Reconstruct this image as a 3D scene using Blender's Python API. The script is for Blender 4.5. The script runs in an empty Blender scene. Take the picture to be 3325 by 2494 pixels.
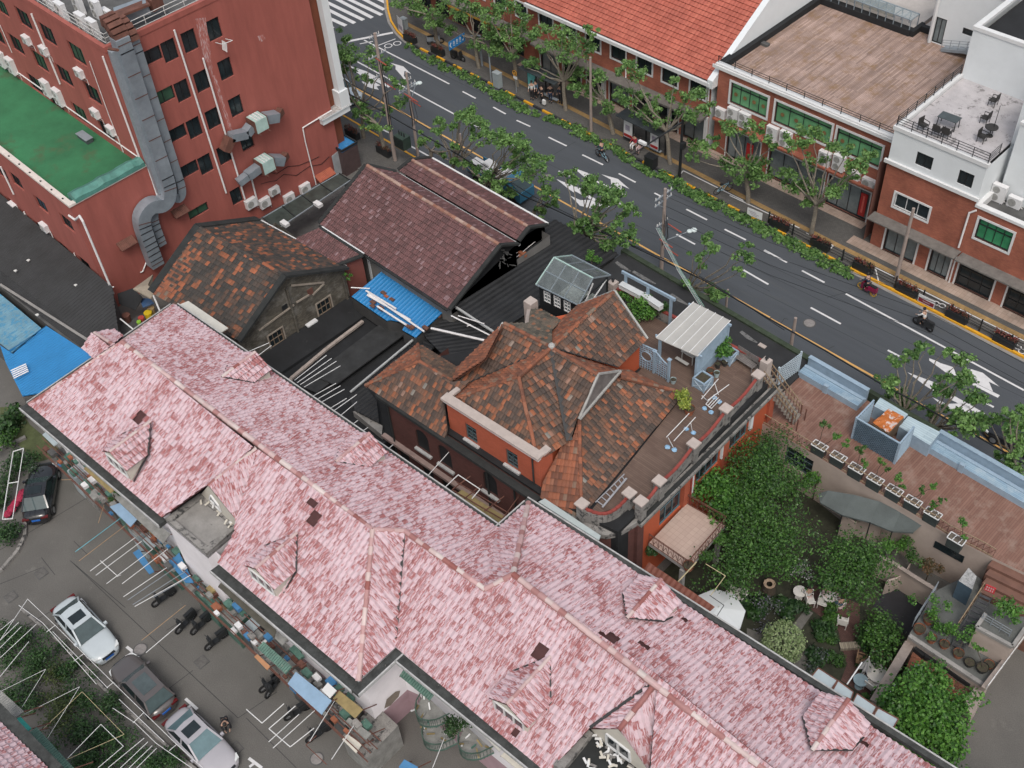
import bpy,math,random
from mathutils import Vector,Matrix
from math import sin,cos,pi,radians
Ve=Vector;uni=random.uniform
def zv(z):return Ve((0,0,z))
random.seed(7)
SC=bpy.context.scene
COL=SC.collection
FPX,PIT,ROL,YAW,HC=3697.1,radians(46.677),radians(-4.963),radians(-48.3),55.0
_f=Ve((0,cos(PIT),-sin(PIT)));_r=Ve((1,0,0));_u=_r.cross(_f)
CR=cos(ROL)*_r+sin(ROL)*_u;CU=-sin(ROL)*_r+cos(ROL)*_u
_R=Matrix.Rotation(-YAW,3,'Z')
CR,CU,CF=_R@CR,_R@CU,_R@_f
CAMP=zv(HC)
cd=bpy.data.cameras.new('camera');cam=bpy.data.objects.new('camera',cd);COL.objects.link(cam)
cd.sensor_width=36;cd.lens=FPX/3325*36;cd.clip_start=.5;cd.clip_end=900
m3=Matrix((CR,CU,-CF)).transposed()
cam.matrix_world=Matrix.Translation(CAMP)@m3.to_4x4()
SC.camera=cam
w=bpy.data.worlds.new('World');SC.world=w;w.use_nodes=True
nt=w.node_tree;bg=nt.nodes['Background']
sky=nt.nodes.new('ShaderNodeTexSky');sky.sky_type='NISHITA';sky.sun_disc=False
SEL,SAZ=radians(58),radians(132)
sky.sun_elevation=SEL;sky.sun_rotation=SAZ;sky.air_density=1.6;sky.dust_density=6;sky.ozone_density=1.5
hs=nt.nodes.new('ShaderNodeHueSaturation');hs.inputs['Saturation'].default_value=.5
nt.links.new(sky.outputs[0],hs.inputs['Color']);nt.links.new(hs.outputs[0],bg.inputs[0]);bg.inputs[1].default_value=.15
sl=bpy.data.lights.new('sun','SUN');sun=bpy.data.objects.new('sun',sl);COL.objects.link(sun)
sl.energy=1.0;sl.angle=radians(18);sl.color=(1,.96,.91)
sd=Ve((sin(SAZ)*cos(SEL),cos(SAZ)*cos(SEL),sin(SEL)))
sun.rotation_euler=sd.to_track_quat('Z','Y').to_euler();sun.location=(0,0,80)
SC.view_settings.view_transform='Standard';SC.view_settings.look='None';SC.view_settings.gamma=1
SC.view_settings.exposure=-0.02
OX=(0,800,1600,2425);OY=(0,600,1200,1819);KK=900/2212
def ray(c,r,x,y):
 px,py=OX[c]+x*KK,OY[r]+y*KK
 return(px-1662.5)/FPX*CR-(py-1247)/FPX*CU+CF
def T(c,r,x,y,z=0.):
 d=ray(c,r,x,y);return CAMP+d*((z-HC)/d.z)
def TU(c,r,x,y,U):
 d=ray(c,r,x,y);return CAMP+d*(U/d.x)
def TV(c,r,x,y,V):
 d=ray(c,r,x,y);return CAMP+d*(V/d.y)
def TW(c,r,x,y,A,B):
 d=ray(c,r,x,y);e=Ve((B[0]-A[0],B[1]-A[1],0)).normalized();n=Ve((e.y,-e.x,0))
 a=Ve((A[0],A[1],0));t=(a-CAMP).dot(n)/d.dot(n);p=CAMP+d*t
 return(p-a).dot(e),p.z
def PP(s):
 out=[]
 for q in s.split(';'):
  a=q.split()
  if a:out.append(T(int(a[0][0]),int(a[0][1]),float(a[1]),float(a[2]),float(a[3])if len(a)>3 else 0))
 return out
MATS={}
def nodes(name):
 m=bpy.data.materials.new(name);m.use_nodes=True;t=m.node_tree
 return m,t,t.nodes['Principled BSDF']
def N(t,typ,**k):
 n=t.nodes.new(typ)
 for a,b in k.items():
  if a in n.inputs.keys():n.inputs[a].default_value=b
  else:setattr(n,a,b)
 return n
def mat(name,col,rough=.8,var=.18,scale=1.5,metal=0,bump=0,fine=.0,alpha=None,col2=None,thr=.55,emit=None,stretch=None):
 if name in MATS:return MATS[name]
 m,t,p=nodes(name);L=t.links.new
 p.inputs['Roughness'].default_value=rough;p.inputs['Metallic'].default_value=metal
 tc=N(t,'ShaderNodeTexCoord');mp=N(t,'ShaderNodeMapping');L(tc.outputs['Object'],mp.inputs[0])
 if stretch:mp.inputs['Scale'].default_value=stretch
 n1=N(t,'ShaderNodeTexNoise',Scale=scale,Detail=6.,Roughness=.65);L(mp.outputs[0],n1.inputs[0])
 r=N(t,'ShaderNodeValToRGB');L(n1.outputs[0],r.inputs[0])
 c=Ve(col);lo=[max(0,x*(1-var))for x in c];hi=[min(1,x*(1+var))for x in c]
 r.color_ramp.elements[0].position=.3;r.color_ramp.elements[1].position=.7
 r.color_ramp.elements[0].color=(*lo,1);r.color_ramp.elements[1].color=(*hi,1)
 out=r.outputs[0]
 if col2:
  n2=N(t,'ShaderNodeTexNoise',Scale=scale*2.3,Detail=8.,Roughness=.7);L(mp.outputs[0],n2.inputs[0])
  r2=N(t,'ShaderNodeValToRGB');L(n2.outputs[0],r2.inputs[0]);r2.color_ramp.elements[0].position=thr;r2.color_ramp.elements[1].position=thr+.08
  mx=N(t,'ShaderNodeMixRGB');L(r2.outputs[0],mx.inputs[0]);L(out,mx.inputs[1]);mx.inputs[2].default_value=(*col2,1);out=mx.outputs[0]
 if fine:
  n3=N(t,'ShaderNodeTexNoise',Scale=22.,Detail=3.);L(tc.outputs['Object'],n3.inputs[0])
  mx=N(t,'ShaderNodeMixRGB',blend_type='OVERLAY');mx.inputs[0].default_value=fine;L(out,mx.inputs[1]);L(n3.outputs[0],mx.inputs[2]);out=mx.outputs[0]
 L(out,p.inputs['Base Color'])
 if bump:
  b=N(t,'ShaderNodeBump',Strength=bump,Distance=.05);nb=N(t,'ShaderNodeTexNoise',Scale=14.,Detail=4.);L(tc.outputs['Object'],nb.inputs[0])
  L(nb.outputs[0],b.inputs['Height']);L(b.outputs[0],p.inputs['Normal'])
 if alpha is not None:p.inputs['Alpha'].default_value=alpha
 if emit:p.inputs['Emission Color'].default_value=(*col,1);p.inputs['Emission Strength'].default_value=emit
 MATS[name]=m;return m
def tilemat(name,ramp,rough=.75,white=None,wamt=.5,streak=(26,5,1),wrnd=.3,spec=.5):
 """tiles: one random value per tile (attribute 'rnd'), worn paint or lichen from noise stretched down the slope"""
 m,t,p=nodes(name);L=t.links.new;p.inputs['Roughness'].default_value=rough
 p.inputs['Specular IOR Level'].default_value=spec
 at=N(t,'ShaderNodeAttribute',attribute_name='rnd')
 r=N(t,'ShaderNodeValToRGB');L(at.outputs['Fac'],r.inputs[0]);cr=r.color_ramp
 while len(cr.elements)<len(ramp):cr.elements.new(.5)
 for e,(q,c)in zip(cr.elements,ramp):e.position=q;e.color=(*c,1)
 uv=N(t,'ShaderNodeUVMap');out=r.outputs[0]
 n0=N(t,'ShaderNodeTexNoise',Scale=.35,Detail=5.,Roughness=.6);L(uv.outputs[0],n0.inputs[0])
 mr=N(t,'ShaderNodeMapRange');L(n0.outputs[0],mr.inputs[0]);mr.inputs[1].default_value=.3;mr.inputs[2].default_value=.7;mr.inputs[3].default_value=.78;mr.inputs[4].default_value=1.2
 if white:
  mp=N(t,'ShaderNodeMapping');mp.inputs['Scale'].default_value=streak;L(uv.outputs[0],mp.inputs[0])
  n=N(t,'ShaderNodeTexNoise',Scale=1.,Detail=5.,Roughness=.6);L(mp.outputs[0],n.inputs[0])
  a2=N(t,'ShaderNodeMath',operation='MULTIPLY_ADD');L(at.outputs['Fac'],a2.inputs[0]);a2.inputs[1].default_value=wrnd;L(n.outputs[0],a2.inputs[2])
  a3=N(t,'ShaderNodeMath',operation='MULTIPLY_ADD');L(n0.outputs[0],a3.inputs[0]);a3.inputs[1].default_value=.35;L(a2.outputs[0],a3.inputs[2])
  rr=N(t,'ShaderNodeValToRGB');L(a3.outputs[0],rr.inputs[0]);rr.color_ramp.elements[0].position=wamt;rr.color_ramp.elements[1].position=wamt+.11
  mx=N(t,'ShaderNodeMixRGB');L(rr.outputs[0],mx.inputs[0]);L(out,mx.inputs[1]);mx.inputs[2].default_value=(*white,1);out=mx.outputs[0]
 mm=N(t,'ShaderNodeMixRGB',blend_type='MULTIPLY');mm.inputs[0].default_value=.8 if not white else.35;L(out,mm.inputs[1]);L(mr.outputs[0],mm.inputs[2]);out=mm.outputs[0]
 L(out,p.inputs['Base Color']);MATS[name]=m;return m
def brickmat(name,c1,c2,mortar,bw=.26,bh=.08,rough=.85,off=.5,msize=.008,dirt=None,var=.3):
 """rows of bricks, boards or slabs laid out in metres over the UV map"""
 m,t,p=nodes(name);L=t.links.new;p.inputs['Roughness'].default_value=rough
 uv=N(t,'ShaderNodeUVMap');b=N(t,'ShaderNodeTexBrick');L(uv.outputs[0],b.inputs[0])
 b.inputs['Scale'].default_value=1;b.inputs['Brick Width'].default_value=bw;b.inputs['Row Height'].default_value=bh
 b.inputs['Mortar Size'].default_value=msize;b.inputs['Mortar Smooth'].default_value=.3;b.offset=off
 b.inputs['Color1'].default_value=(*c1,1);b.inputs['Color2'].default_value=(*c2,1);b.inputs['Mortar'].default_value=(*mortar,1)
 n0=N(t,'ShaderNodeTexNoise',Scale=.5,Detail=7.,Roughness=.65);L(uv.outputs[0],n0.inputs[0])
 mr=N(t,'ShaderNodeMapRange');L(n0.outputs[0],mr.inputs[0]);mr.inputs[1].default_value=.3;mr.inputs[2].default_value=.7;mr.inputs[3].default_value=1-var;mr.inputs[4].default_value=1+var
 mm=N(t,'ShaderNodeMixRGB',blend_type='MULTIPLY');mm.inputs[0].default_value=1;L(b.outputs[0],mm.inputs[1]);L(mr.outputs[0],mm.inputs[2]);out=mm.outputs[0]
 if dirt:
  n2=N(t,'ShaderNodeTexNoise',Scale=.8,Detail=9.,Roughness=.75);L(uv.outputs[0],n2.inputs[0])
  r2=N(t,'ShaderNodeValToRGB');L(n2.outputs[0],r2.inputs[0]);r2.color_ramp.elements[0].position=.5;r2.color_ramp.elements[1].position=.66
  mx=N(t,'ShaderNodeMixRGB');L(r2.outputs[0],mx.inputs[0]);L(out,mx.inputs[1]);mx.inputs[2].default_value=(*dirt,1);out=mx.outputs[0]
 L(out,p.inputs['Base Color']);MATS[name]=m;return m
def leafmat(name,dark,light,rough=.55):
 m,t,p=nodes(name);L=t.links.new;p.inputs['Roughness'].default_value=rough
 at=N(t,'ShaderNodeAttribute',attribute_name='rnd');r=N(t,'ShaderNodeValToRGB');L(at.outputs['Fac'],r.inputs[0])
 r.color_ramp.elements[0].color=(*dark,1);r.color_ramp.elements[1].color=(*light,1)
 geo=N(t,'ShaderNodeNewGeometry');mx=N(t,'ShaderNodeMixRGB');L(geo.outputs['Backfacing'],mx.inputs[0]);L(r.outputs[0],mx.inputs[1])
 mx2=N(t,'ShaderNodeMixRGB');mx2.inputs[0].default_value=.35;L(r.outputs[0],mx2.inputs[1]);mx2.inputs[2].default_value=(.42,.52,.36,1)
 L(mx2.outputs[0],mx.inputs[2]);L(mx.outputs[0],p.inputs['Base Color'])
 tr=N(t,'ShaderNodeBsdfTranslucent');L(r.outputs[0],tr.inputs[0]);ms=N(t,'ShaderNodeMixShader');ms.inputs[0].default_value=.25
 L(p.outputs[0],ms.inputs[1]);L(tr.outputs[0],ms.inputs[2]);L(ms.outputs[0],t.nodes['Material Output'].inputs[0]);MATS[name]=m;return m
WL={}
class MB:
 def __init__(s):s.v=[];s.f=[];s.m=[];s.uv=[];s.c=[];s.mats=[]
 def face(s,pts,mt,uv=None,c=0.5):
  i=len(s.v);s.v+=[Ve(p)for p in pts];s.f.append(tuple(range(i,i+len(pts))))
  if mt not in s.mats:s.mats.append(mt)
  s.m.append(s.mats.index(mt));s.uv.append(uv);s.c.append(c)
 def box(s,a,b,mt,c=.5):
  x0,y0,z0=[min(p,q)for p,q in zip(a,b)];x1,y1,z1=[max(p,q)for p,q in zip(a,b)]
  s.hex([(x0,y0),(x1,y0),(x1,y1),(x0,y1)],z0,z1,mt,c)
 def hex(s,p,z0,z1,mt,c=.5,top=True,bot=True,mtop=None):
  """vertical prism over a ccw outline; z0/z1 numbers or lists"""
  n=len(p);Z0=z0 if isinstance(z0,(list,tuple))else[z0]*n;Z1=z1 if isinstance(z1,(list,tuple))else[z1]*n
  ar=sum(p[i][0]*p[(i+1)%n][1]-p[(i+1)%n][0]*p[i][1]for i in range(n))
  if ar<0:p=p[::-1];Z0=Z0[::-1];Z1=Z1[::-1]
  for i in range(n):
   j=(i+1)%n;L=math.hypot(p[j][0]-p[i][0],p[j][1]-p[i][1])
   s.face([(p[i][0],p[i][1],Z0[i]),(p[j][0],p[j][1],Z0[j]),(p[j][0],p[j][1],Z1[j]),(p[i][0],p[i][1],Z1[i])],mt,[(0,Z0[i]),(L,Z0[j]),(L,Z1[j]),(0,Z1[i])],c)
  if top:s.face([(q[0],q[1],z)for q,z in zip(p,Z1)],mtop or mt,[(q[0],q[1])for q in p],c)
  if bot:s.face([(q[0],q[1],z)for q,z in zip(p,Z0)][::-1],mt,[(q[0],q[1])for q in p][::-1],c)
 def slab(s,pts,th,mt,mside=None):
  """thick sheet under a planar-ish 3D polygon"""
  n=len(pts);up=zv(th);ar=sum(pts[i][0]*pts[(i+1)%n][1]-pts[(i+1)%n][0]*pts[i][1]for i in range(n))
  if ar<0:pts=pts[::-1]
  s.face(pts,mt,[(q[0],q[1])for q in pts]);s.face([q-up for q in pts][::-1],mside or mt)
  for i in range(n):
   j=(i+1)%n;s.face([pts[i]-up,pts[j]-up,pts[j],pts[i]],mside or mt)
 def beam(s,a,b,w,h,mt,c=.5):
  """box beam from a to b (section w wide, h high, centred)"""
  a,b=Ve(a),Ve(b);d=(b-a).normalized();side=d.cross(zv(1))
  if side.length<.05:side=Ve((1,0,0))
  side.normalize();up=side.cross(d);q=[(-w/2,-h/2),(w/2,-h/2),(w/2,h/2),(-w/2,h/2)]
  A=[a+side*x+up*y for x,y in q];B=[b+side*x+up*y for x,y in q]
  for i in range(4):j=(i+1)%4;s.face([A[j],A[i],B[i],B[j]],mt,[(0,0),(.1,0),(.1,(b-a).length),(0,(b-a).length)],c)
  s.face(A,mt,c=c);s.face(B[::-1],mt,c=c)
 def tube(s,a,b,r0,r1,mt,n=6,cap=True,c=.5):
  a,b=Ve(a),Ve(b);d=(b-a)
  if d.length<1e-5:return
  d.normalize();x=d.orthogonal().normalized();y=d.cross(x)
  A=[a+(x*cos(2*pi*i/n)+y*sin(2*pi*i/n))*r0 for i in range(n)];B=[b+(x*cos(2*pi*i/n)+y*sin(2*pi*i/n))*r1 for i in range(n)]
  for i in range(n):j=(i+1)%n;s.face([A[i],A[j],B[j],B[i]],mt,c=c)
  if cap:s.face(A[::-1],mt,c=c);s.face(B,mt,c=c)
 def path(s,pts,r,mt,n=6):
  for i in range(len(pts)-1):s.tube(pts[i],pts[i+1],r,r,mt,n)
 def ball(s,c,r,mt,n=8,m=5,sz=1.,j=0):
  c=Ve(c);R=[[c+Ve((r*sin(pi*a/m)*cos(2*pi*b/n),r*sin(pi*a/m)*sin(2*pi*b/n),r*sz*cos(pi*a/m)))*(1+uni(-j,j))for b in range(n)]for a in range(m+1)]
  for a in range(m):
   for b in range(n):s.face([R[a][b],R[a+1][b],R[a+1][(b+1)%n],R[a][(b+1)%n]],mt)
 def ring(s,c,r,rr,mt,ax='x',n=16):
  P=[]
  for i in range(n):
   a=2*pi*i/n;q={'x':(0,cos(a)*r,sin(a)*r),'y':(cos(a)*r,0,sin(a)*r),'z':(cos(a)*r,sin(a)*r,0)}[ax];P.append(Ve(c)+Ve(q))
  for i in range(n):s.tube(P[i],P[(i+1)%n],rr,rr,mt,4,False)
 def build(s,name,parent=None,loc=None,local=False,smooth=False,M=None,merge=False):
  if not s.f:return None
  if parent is not None:off=zv(0)if local else WL[parent.name]
  elif loc is not None:off=Ve(loc)
  else:
   xs=[p.x for p in s.v];ys=[p.y for p in s.v];off=Ve(((min(xs)+max(xs))/2,(min(ys)+max(ys))/2,min(p.z for p in s.v)))
  me=bpy.data.meshes.new(name);me.from_pydata([p-off for p in s.v],[],s.f)
  for mt in s.mats:me.materials.append(mt)
  me.polygons.foreach_set('material_index',s.m)
  if any(u is not None for u in s.uv):
   ul=me.uv_layers.new(name='UVMap');fl=[]
   for f,u in zip(s.f,s.uv):
    for k in range(len(f)):fl+=list(u[k])if u is not None and k<len(u)else[0,0]
   ul.data.foreach_set('uv',fl)
  if any(c!=.5 for c in s.c):
   at=me.attributes.new('rnd','FLOAT','FACE');at.data.foreach_set('value',s.c)
  if smooth:me.polygons.foreach_set('use_smooth',[True]*len(s.f))
  if merge:
   import bmesh
   bm=bmesh.new();bm.from_mesh(me);bmesh.ops.remove_doubles(bm,verts=bm.verts,dist=.0005);bm.to_mesh(me);bm.free()
  o=bpy.data.objects.new(name,me);COL.objects.link(o)
  if parent is not None:o.parent=parent;WL[o.name]=WL[parent.name]
  else:o.location=off;WL[o.name]=off.copy()
  return o
def tag(o,label,cat,group=None,kind=None):
 if kind:o['kind']=kind
 o['label']=label;o['category']=cat
 if group:o['group']=group
 return o
def struct(o):o['kind']='structure';return o
def thing(name,label,cat,loc=(0,0,0),rotz=0,group=None):
 o=bpy.data.objects.new(name,None);COL.objects.link(o);o.empty_display_size=.3
 o.location=loc;o.rotation_euler=(0,0,rotz);WL[o.name]=Ve(loc)
 return tag(o,label,cat,group)
def dup(root,loc,rotz=0,label=None,group=None,scale=1):
 r=root.copy();COL.objects.link(r);r.location=loc;r.rotation_euler=(0,0,rotz);r.scale=(scale,)*3
 if label:r['label']=label
 if group:r['group']=group
 for ch in list(root.children):
  c=ch.copy();COL.objects.link(c);c.parent=r
  for g in ch.children:d=g.copy();COL.objects.link(d);d.parent=c
 return r
def clip(poly,x0,x1,y0,y1):
 for ax,lim,sg in((0,x0,1),(0,x1,-1),(1,y0,1),(1,y1,-1)):
  out=[];n=len(poly)
  for i in range(n):
   a,b=poly[i],poly[(i+1)%n];da,db=(a[ax]-lim)*sg,(b[ax]-lim)*sg
   if da>=0:out.append(a)
   if da*db<0:t=da/(da-db);out.append((a[0]+(b[0]-a[0])*t,a[1]+(b[1]-a[1])*t))
  poly=out
  if len(poly)<3:return[]
 return poly
def inside(p,poly):
 r=False;n=len(poly);j=n-1
 for i in range(n):
  if(poly[i][1]>p[1])!=(poly[j][1]>p[1])and p[0]<(poly[j][0]-poly[i][0])*(p[1]-poly[i][1])/(poly[j][1]-poly[i][1])+poly[i][0]:r=not r
  j=i
 return r
def frame(pts):
 n=zv(0)
 for i in range(len(pts)):a,b=pts[i],pts[(i+1)%len(pts)];n+=a.cross(b)
 n.normalize()
 if n.z<0:n=-n
 s=zv(1).cross(n)
 if s.length<.02:s=Ve((1,0,0))
 s.normalize();t=n.cross(s)
 return n,s,t
def lay(mb,pts,mt,tw=.24,ch=.33,prof=(0,.035),lift=.03,base=True,jit=.4,skip=(),c=None,lipc=None,rows=True,holes=(),lm=None):
 """covers a roof slope with real tiles (or ribs): each course tilts up at its lower edge"""
 n,s,t=frame(pts);o=pts[0];P2=[((p-o).dot(s),(p-o).dot(t))for p in pts]
 H2=[((p-o).dot(s),(p-o).dot(t),r)for p,r in holes]
 if base:
  a2=sum(P2[i][0]*P2[(i+1)%len(P2)][1]-P2[(i+1)%len(P2)][0]*P2[i][1]for i in range(len(P2)))
  bp=[o+s*a+t*b-n*.05 for a,b in P2];mb.face(bp if a2>0 else bp[::-1],lm or mt,P2,.15)
 x0,x1=min(p[0]for p in P2),max(p[0]for p in P2);y0,y1=min(p[1]for p in P2),max(p[1]for p in P2)
 m=len(prof);sw=tw/m;j=0;y=y0
 while y<y1:
  yb=min(y+ch,y1+.001);x=x0-(tw/2 if False else 0);k=0
  while x<x1:
   rv=c if c is not None else min(1,max(0,random.random()))
   if any(abs(x+tw/2-hx)<r and abs((y+yb)/2-hy)<r for hx,hy,r in H2):x+=tw;continue
   dj=uni(-1,1)*.008*jit
   for q in range(m):
    xa,xb=x+q*sw,x+(q+1)*sw;cs=[(xa,y),(xb,y),(xb,yb),(xa,yb)]
    ins=[inside(p,P2)for p in cs]
    if all(ins):pl=cs
    elif not any(ins)and not any(xa<=p[0]<=xb and y<=p[1]<=yb for p in P2):
     pl=clip(P2,xa,xb,y,yb)if(tw>.6 or ch>.6)else[]
    else:pl=clip(P2,xa,xb,y,yb)
    if len(pl)<3:continue
    ha,hb=prof[q],prof[(q+1)%m]
    def P(p):return o+s*p[0]+t*p[1]+n*(ha+(hb-ha)*(p[0]-xa)/sw+(lift*(1-(p[1]-y)/ch)if rows else 0)+dj)
    mb.face([P(p)for p in pl],mt,pl,rv)
    if rows and pl is cs:
     a,b=P(cs[0]),P(cs[1]);mb.face([a-n*(lift+.01),b-n*(lift+.01),b,a],lm or mt,[cs[0],cs[1],cs[1],cs[0]],rv*.3)  # lip coloured darker than its tile: painted shade of the course gap
   x+=tw;k+=1
  y=yb;j+=1
def caps(mb,a,b,mt,r=.11,seg=.38,c=None,h=.05):
 """row of half-round ridge tiles"""
 a,b=Ve(a),Ve(b);L=(b-a).length;n=max(1,int(L/seg));d=(b-a)/n;dn=d.normalized()
 side=dn.cross(zv(1)).normalized();up=side.cross(dn)
 for i in range(n):
  p=a+d*i;q=a+d*(i+1)+dn*.03;r0=r*uni(.95,1.1);r1=r0*.86;cv=random.random()if c is None else c;jj=side*uni(-.012,.012)
  A=[p+jj+side*cos(t)*r0+up*(sin(t)*r0*.75+h)for t in(0,pi*.25,pi*.5,pi*.75,pi)];B=[q+jj+side*cos(t)*r1+up*(sin(t)*r1*.75+h)for t in(0,pi*.25,pi*.5,pi*.75,pi)]
  for k in range(4):mb.face([A[k],A[k+1],B[k+1],B[k]],mt,[(i*.4,k*.05),(i*.4,k*.05+.05),(i*.4+.4,k*.05+.05),(i*.4+.4,k*.05)],cv)
  mb.face(A[::-1],mt,None,cv*.3)
  mb.face([A[0],A[0]-up*(h+.08),B[0]-up*(h+.08),B[0]],mt,None,.2);mb.face([A[4]-up*(h+.08),A[4],B[4],B[4]-up*(h+.08)],mt,None,.2)
def wallh(mb,A,B,z0,z1,mt,holes=(),depth=.16,mrev=None,ztop=None):
 """wall whose outside is to the right when walking A->B, with recessed openings (s0,s1,z0,z1)"""
 A=Ve((A[0],A[1],0));B=Ve((B[0],B[1],0));L=(B-A).length;e=(B-A)/L;nrm=Ve((e.y,-e.x,0))
 xs=sorted({0,L,*[h[0]for h in holes],*[h[1]for h in holes]});zs=sorted({z0,z1,*[h[2]for h in holes],*[h[3]for h in holes]})
 xs=[x for x in xs if-1e-6<=x<=L+1e-6];zs=[z for z in zs if z0-1e-6<=z<=z1+1e-6]
 Q=lambda x,z,d=0:A+e*x-nrm*d+zv(z)
 for i in range(len(xs)-1):
  for j in range(len(zs)-1):
   xm,zm=(xs[i]+xs[i+1])/2,(zs[j]+zs[j+1])/2
   if any(h[0]<xm<h[1]and h[2]<zm<h[3]for h in holes):continue
   a,b,c,d=xs[i],xs[i+1],zs[j],zs[j+1]
   mb.face([Q(a,c),Q(b,c),Q(b,d),Q(a,d)],mt,[(a,c),(b,c),(b,d),(a,d)])
 for a,b,c,d in holes:
  r=mrev or mt
  mb.face([Q(a,c),Q(a,c,depth),Q(b,c,depth),Q(b,c)][::-1],r);mb.face([Q(a,d),Q(b,d),Q(b,d,depth),Q(a,d,depth)][::-1],r)
  mb.face([Q(a,c),Q(a,d),Q(a,d,depth),Q(a,c,depth)][::-1],r);mb.face([Q(b,c),Q(b,c,depth),Q(b,d,depth),Q(b,d)][::-1],r)
def hole(A,B,p,q):
 s0,a=TW(*p,A,B);s1,b=TW(*q,A,B);return(min(s0,s1),max(s0,s1),min(a,b),max(a,b))
def window(parent,A,B,h,mf,mg,fw=.07,nx=2,nz=1,depth=.1,proud=None,name='window',bars=.035,label=None):
 """frame set into an opening, its pane a sub-part; proud = width of a surround standing out of the wall"""
 A=Ve((A[0],A[1],0));B=Ve((B[0],B[1],0));e=(B-A).normalized();nrm=Ve((e.y,-e.x,0));a,b,c,d=h
 Q=lambda x,z,o=0:A+e*x+nrm*o+zv(z)
 def bar(mb,x0,x1,z0,z1,o0,o1,mt):
  P=[Q(x0,z0,o1),Q(x1,z0,o1),Q(x1,z1,o1),Q(x0,z1,o1)];R=[Q(x0,z0,o0),Q(x1,z0,o0),Q(x1,z1,o0),Q(x0,z1,o0)]
  mb.face(P,mt)
  for i in range(4):j=(i+1)%4;mb.face([R[i],R[j],P[j],P[i]],mt)
 mb=MB();o0,o1=-depth-.03,-depth+.04
 for x0,x1,z0,z1 in((a,a+fw,c,d),(b-fw,b,c,d),(a+fw,b-fw,c,c+fw),(a+fw,b-fw,d-fw,d)):bar(mb,x0,x1,z0,z1,o0,o1,mf)
 for i in range(1,nx):x=a+(b-a)*i/nx;bar(mb,x-bars/2,x+bars/2,c+fw,d-fw,o0,o1-.01,mf)
 for i in range(1,nz):z=c+(d-c)*i/nz;bar(mb,a+fw,b-fw,z-bars/2,z+bars/2,o0,o1-.013,mf)
 if proud:
  w,mp_=proud
  for x0,x1,z0,z1 in((a-w,a,c-w,d+w),(b,b+w,c-w,d+w),(a,b,c-w,c),(a,b,d,d+w)):bar(mb,x0,x1,z0,z1,-.05,.05,mp_)
 f=mb.build(name,parent)
 g=MB();g.face([Q(a+fw*.5,c+fw*.5,o0+.01),Q(b-fw*.5,c+fw*.5,o0+.01),Q(b-fw*.5,d-fw*.5,o0+.01),Q(a+fw*.5,d-fw*.5,o0+.01)],mg)
 g.build('pane',f)
 if label:f['label']=label
 return f
asph=mat('asphalt',(.064,.072,.083),.92,.12,.8,fine=.35,bump=.1,stretch=(.12,1,1),col2=(.070,.077,.085),thr=.55)
asph2=mat('old_asphalt',(.115,.110,.103),.92,.13,.3,fine=.5,bump=.15,col2=(.14,.134,.125),thr=.6)
white_paint=mat('road_paint_white',(.60,.60,.61),.7,.08,3,col2=(.36,.37,.38),thr=.62)
yel_paint=mat('road_paint_yellow',(.62,.36,.12),.7,.1,3)
kerb_yel=mat('kerb_yellow',(.68,.34,.02),.6,.12,3);kerb_blk=mat('kerb_black',(.03,.03,.035),.6,.1,3)
pave=brickmat('paving',(.085,.082,.078),(.11,.105,.10),(.05,.05,.05),.2,.1,.9,var=.12)
tactile=brickmat('tactile_paving',(.28,.18,.07),(.33,.21,.09),(.16,.11,.06),.3,.3,.85,off=0)
pale_tile=brickmat('pale_tile',(.36,.27,.22),(.40,.31,.26),(.2,.15,.12),.3,.6,.7,off=0)
conc=mat('concrete',(.25,.24,.23),.9,.2,1.2,fine=.3,col2=(.13,.125,.12),thr=.6)
dconc=mat('dark_concrete',(.085,.085,.085),.9,.3,1.2,fine=.3,col2=(.16,.16,.15),thr=.62)
roofblk=mat('black_bitumen',(.012,.013,.015),.85,.4,.7,fine=.3,col2=(.035,.036,.038),thr=.63)
white_w=mat('white_wall',(.66,.69,.71),.8,.04,.8,col2=(.55,.56,.56),thr=.67)
wt_=mat('white_trim',(.64,.645,.65),.6,.05,2)
pvc=mat('white_pipe',(.72,.70,.70),.45,.08,2)
redw=mat('red_render',(.315,.092,.074),.85,.15,.8,fine=.18,col2=(.33,.125,.105),thr=.64,stretch=(1.6,1.6,.28))
glassd=mat('dark_glass',(.018,.026,.030),.12,.4,.8,metal=0)
glassg=mat('green_curtained_glass',(.12,.30,.15),.3,.3,.9)
glassb=mat('grey_glass',(.16,.19,.20),.2,.3,.9)
bk_=mat('black_metal',(.018,.02,.022),.45,.2,2)
greym=mat('grey_metal',(.23,.26,.29),.5,.15,1.5)
duct_m=mat('galvanised_duct',(.27,.31,.35),.5,.2,.9,metal=.35,col2=(.26,.18,.12),thr=.66)
rust=mat('rust',(.13,.055,.04),.8,.35,2)
brick1=brickmat('shop_brick',(.29,.088,.054),(.35,.115,.068),(.2,.09,.07),.24,.08)
deck_w=brickmat('deck_boards',(.24,.165,.135),(.40,.29,.25),(.10,.07,.055),3.2,.13,.7,dirt=(.22,.13,.065),var=.25)
green_grass=mat('green_roof_coat',(.032,.155,.068),.9,.4,.16,col2=(.055,.12,.055),thr=.55,fine=.25)
acw=mat('ac_white',(.66,.66,.67),.5,.07,3);acg=mat('ac_grille',(.34,.34,.33),.6,.2,8)
GX0,GX1,GY0,GY1=-170,40,-40,150
mb=MB();mb.face([(GX0,GY0,0),(GX1,GY0,0),(GX1,GY1,0),(GX0,GY1,0)],asph2);struct(mb.build('ground'))
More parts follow.
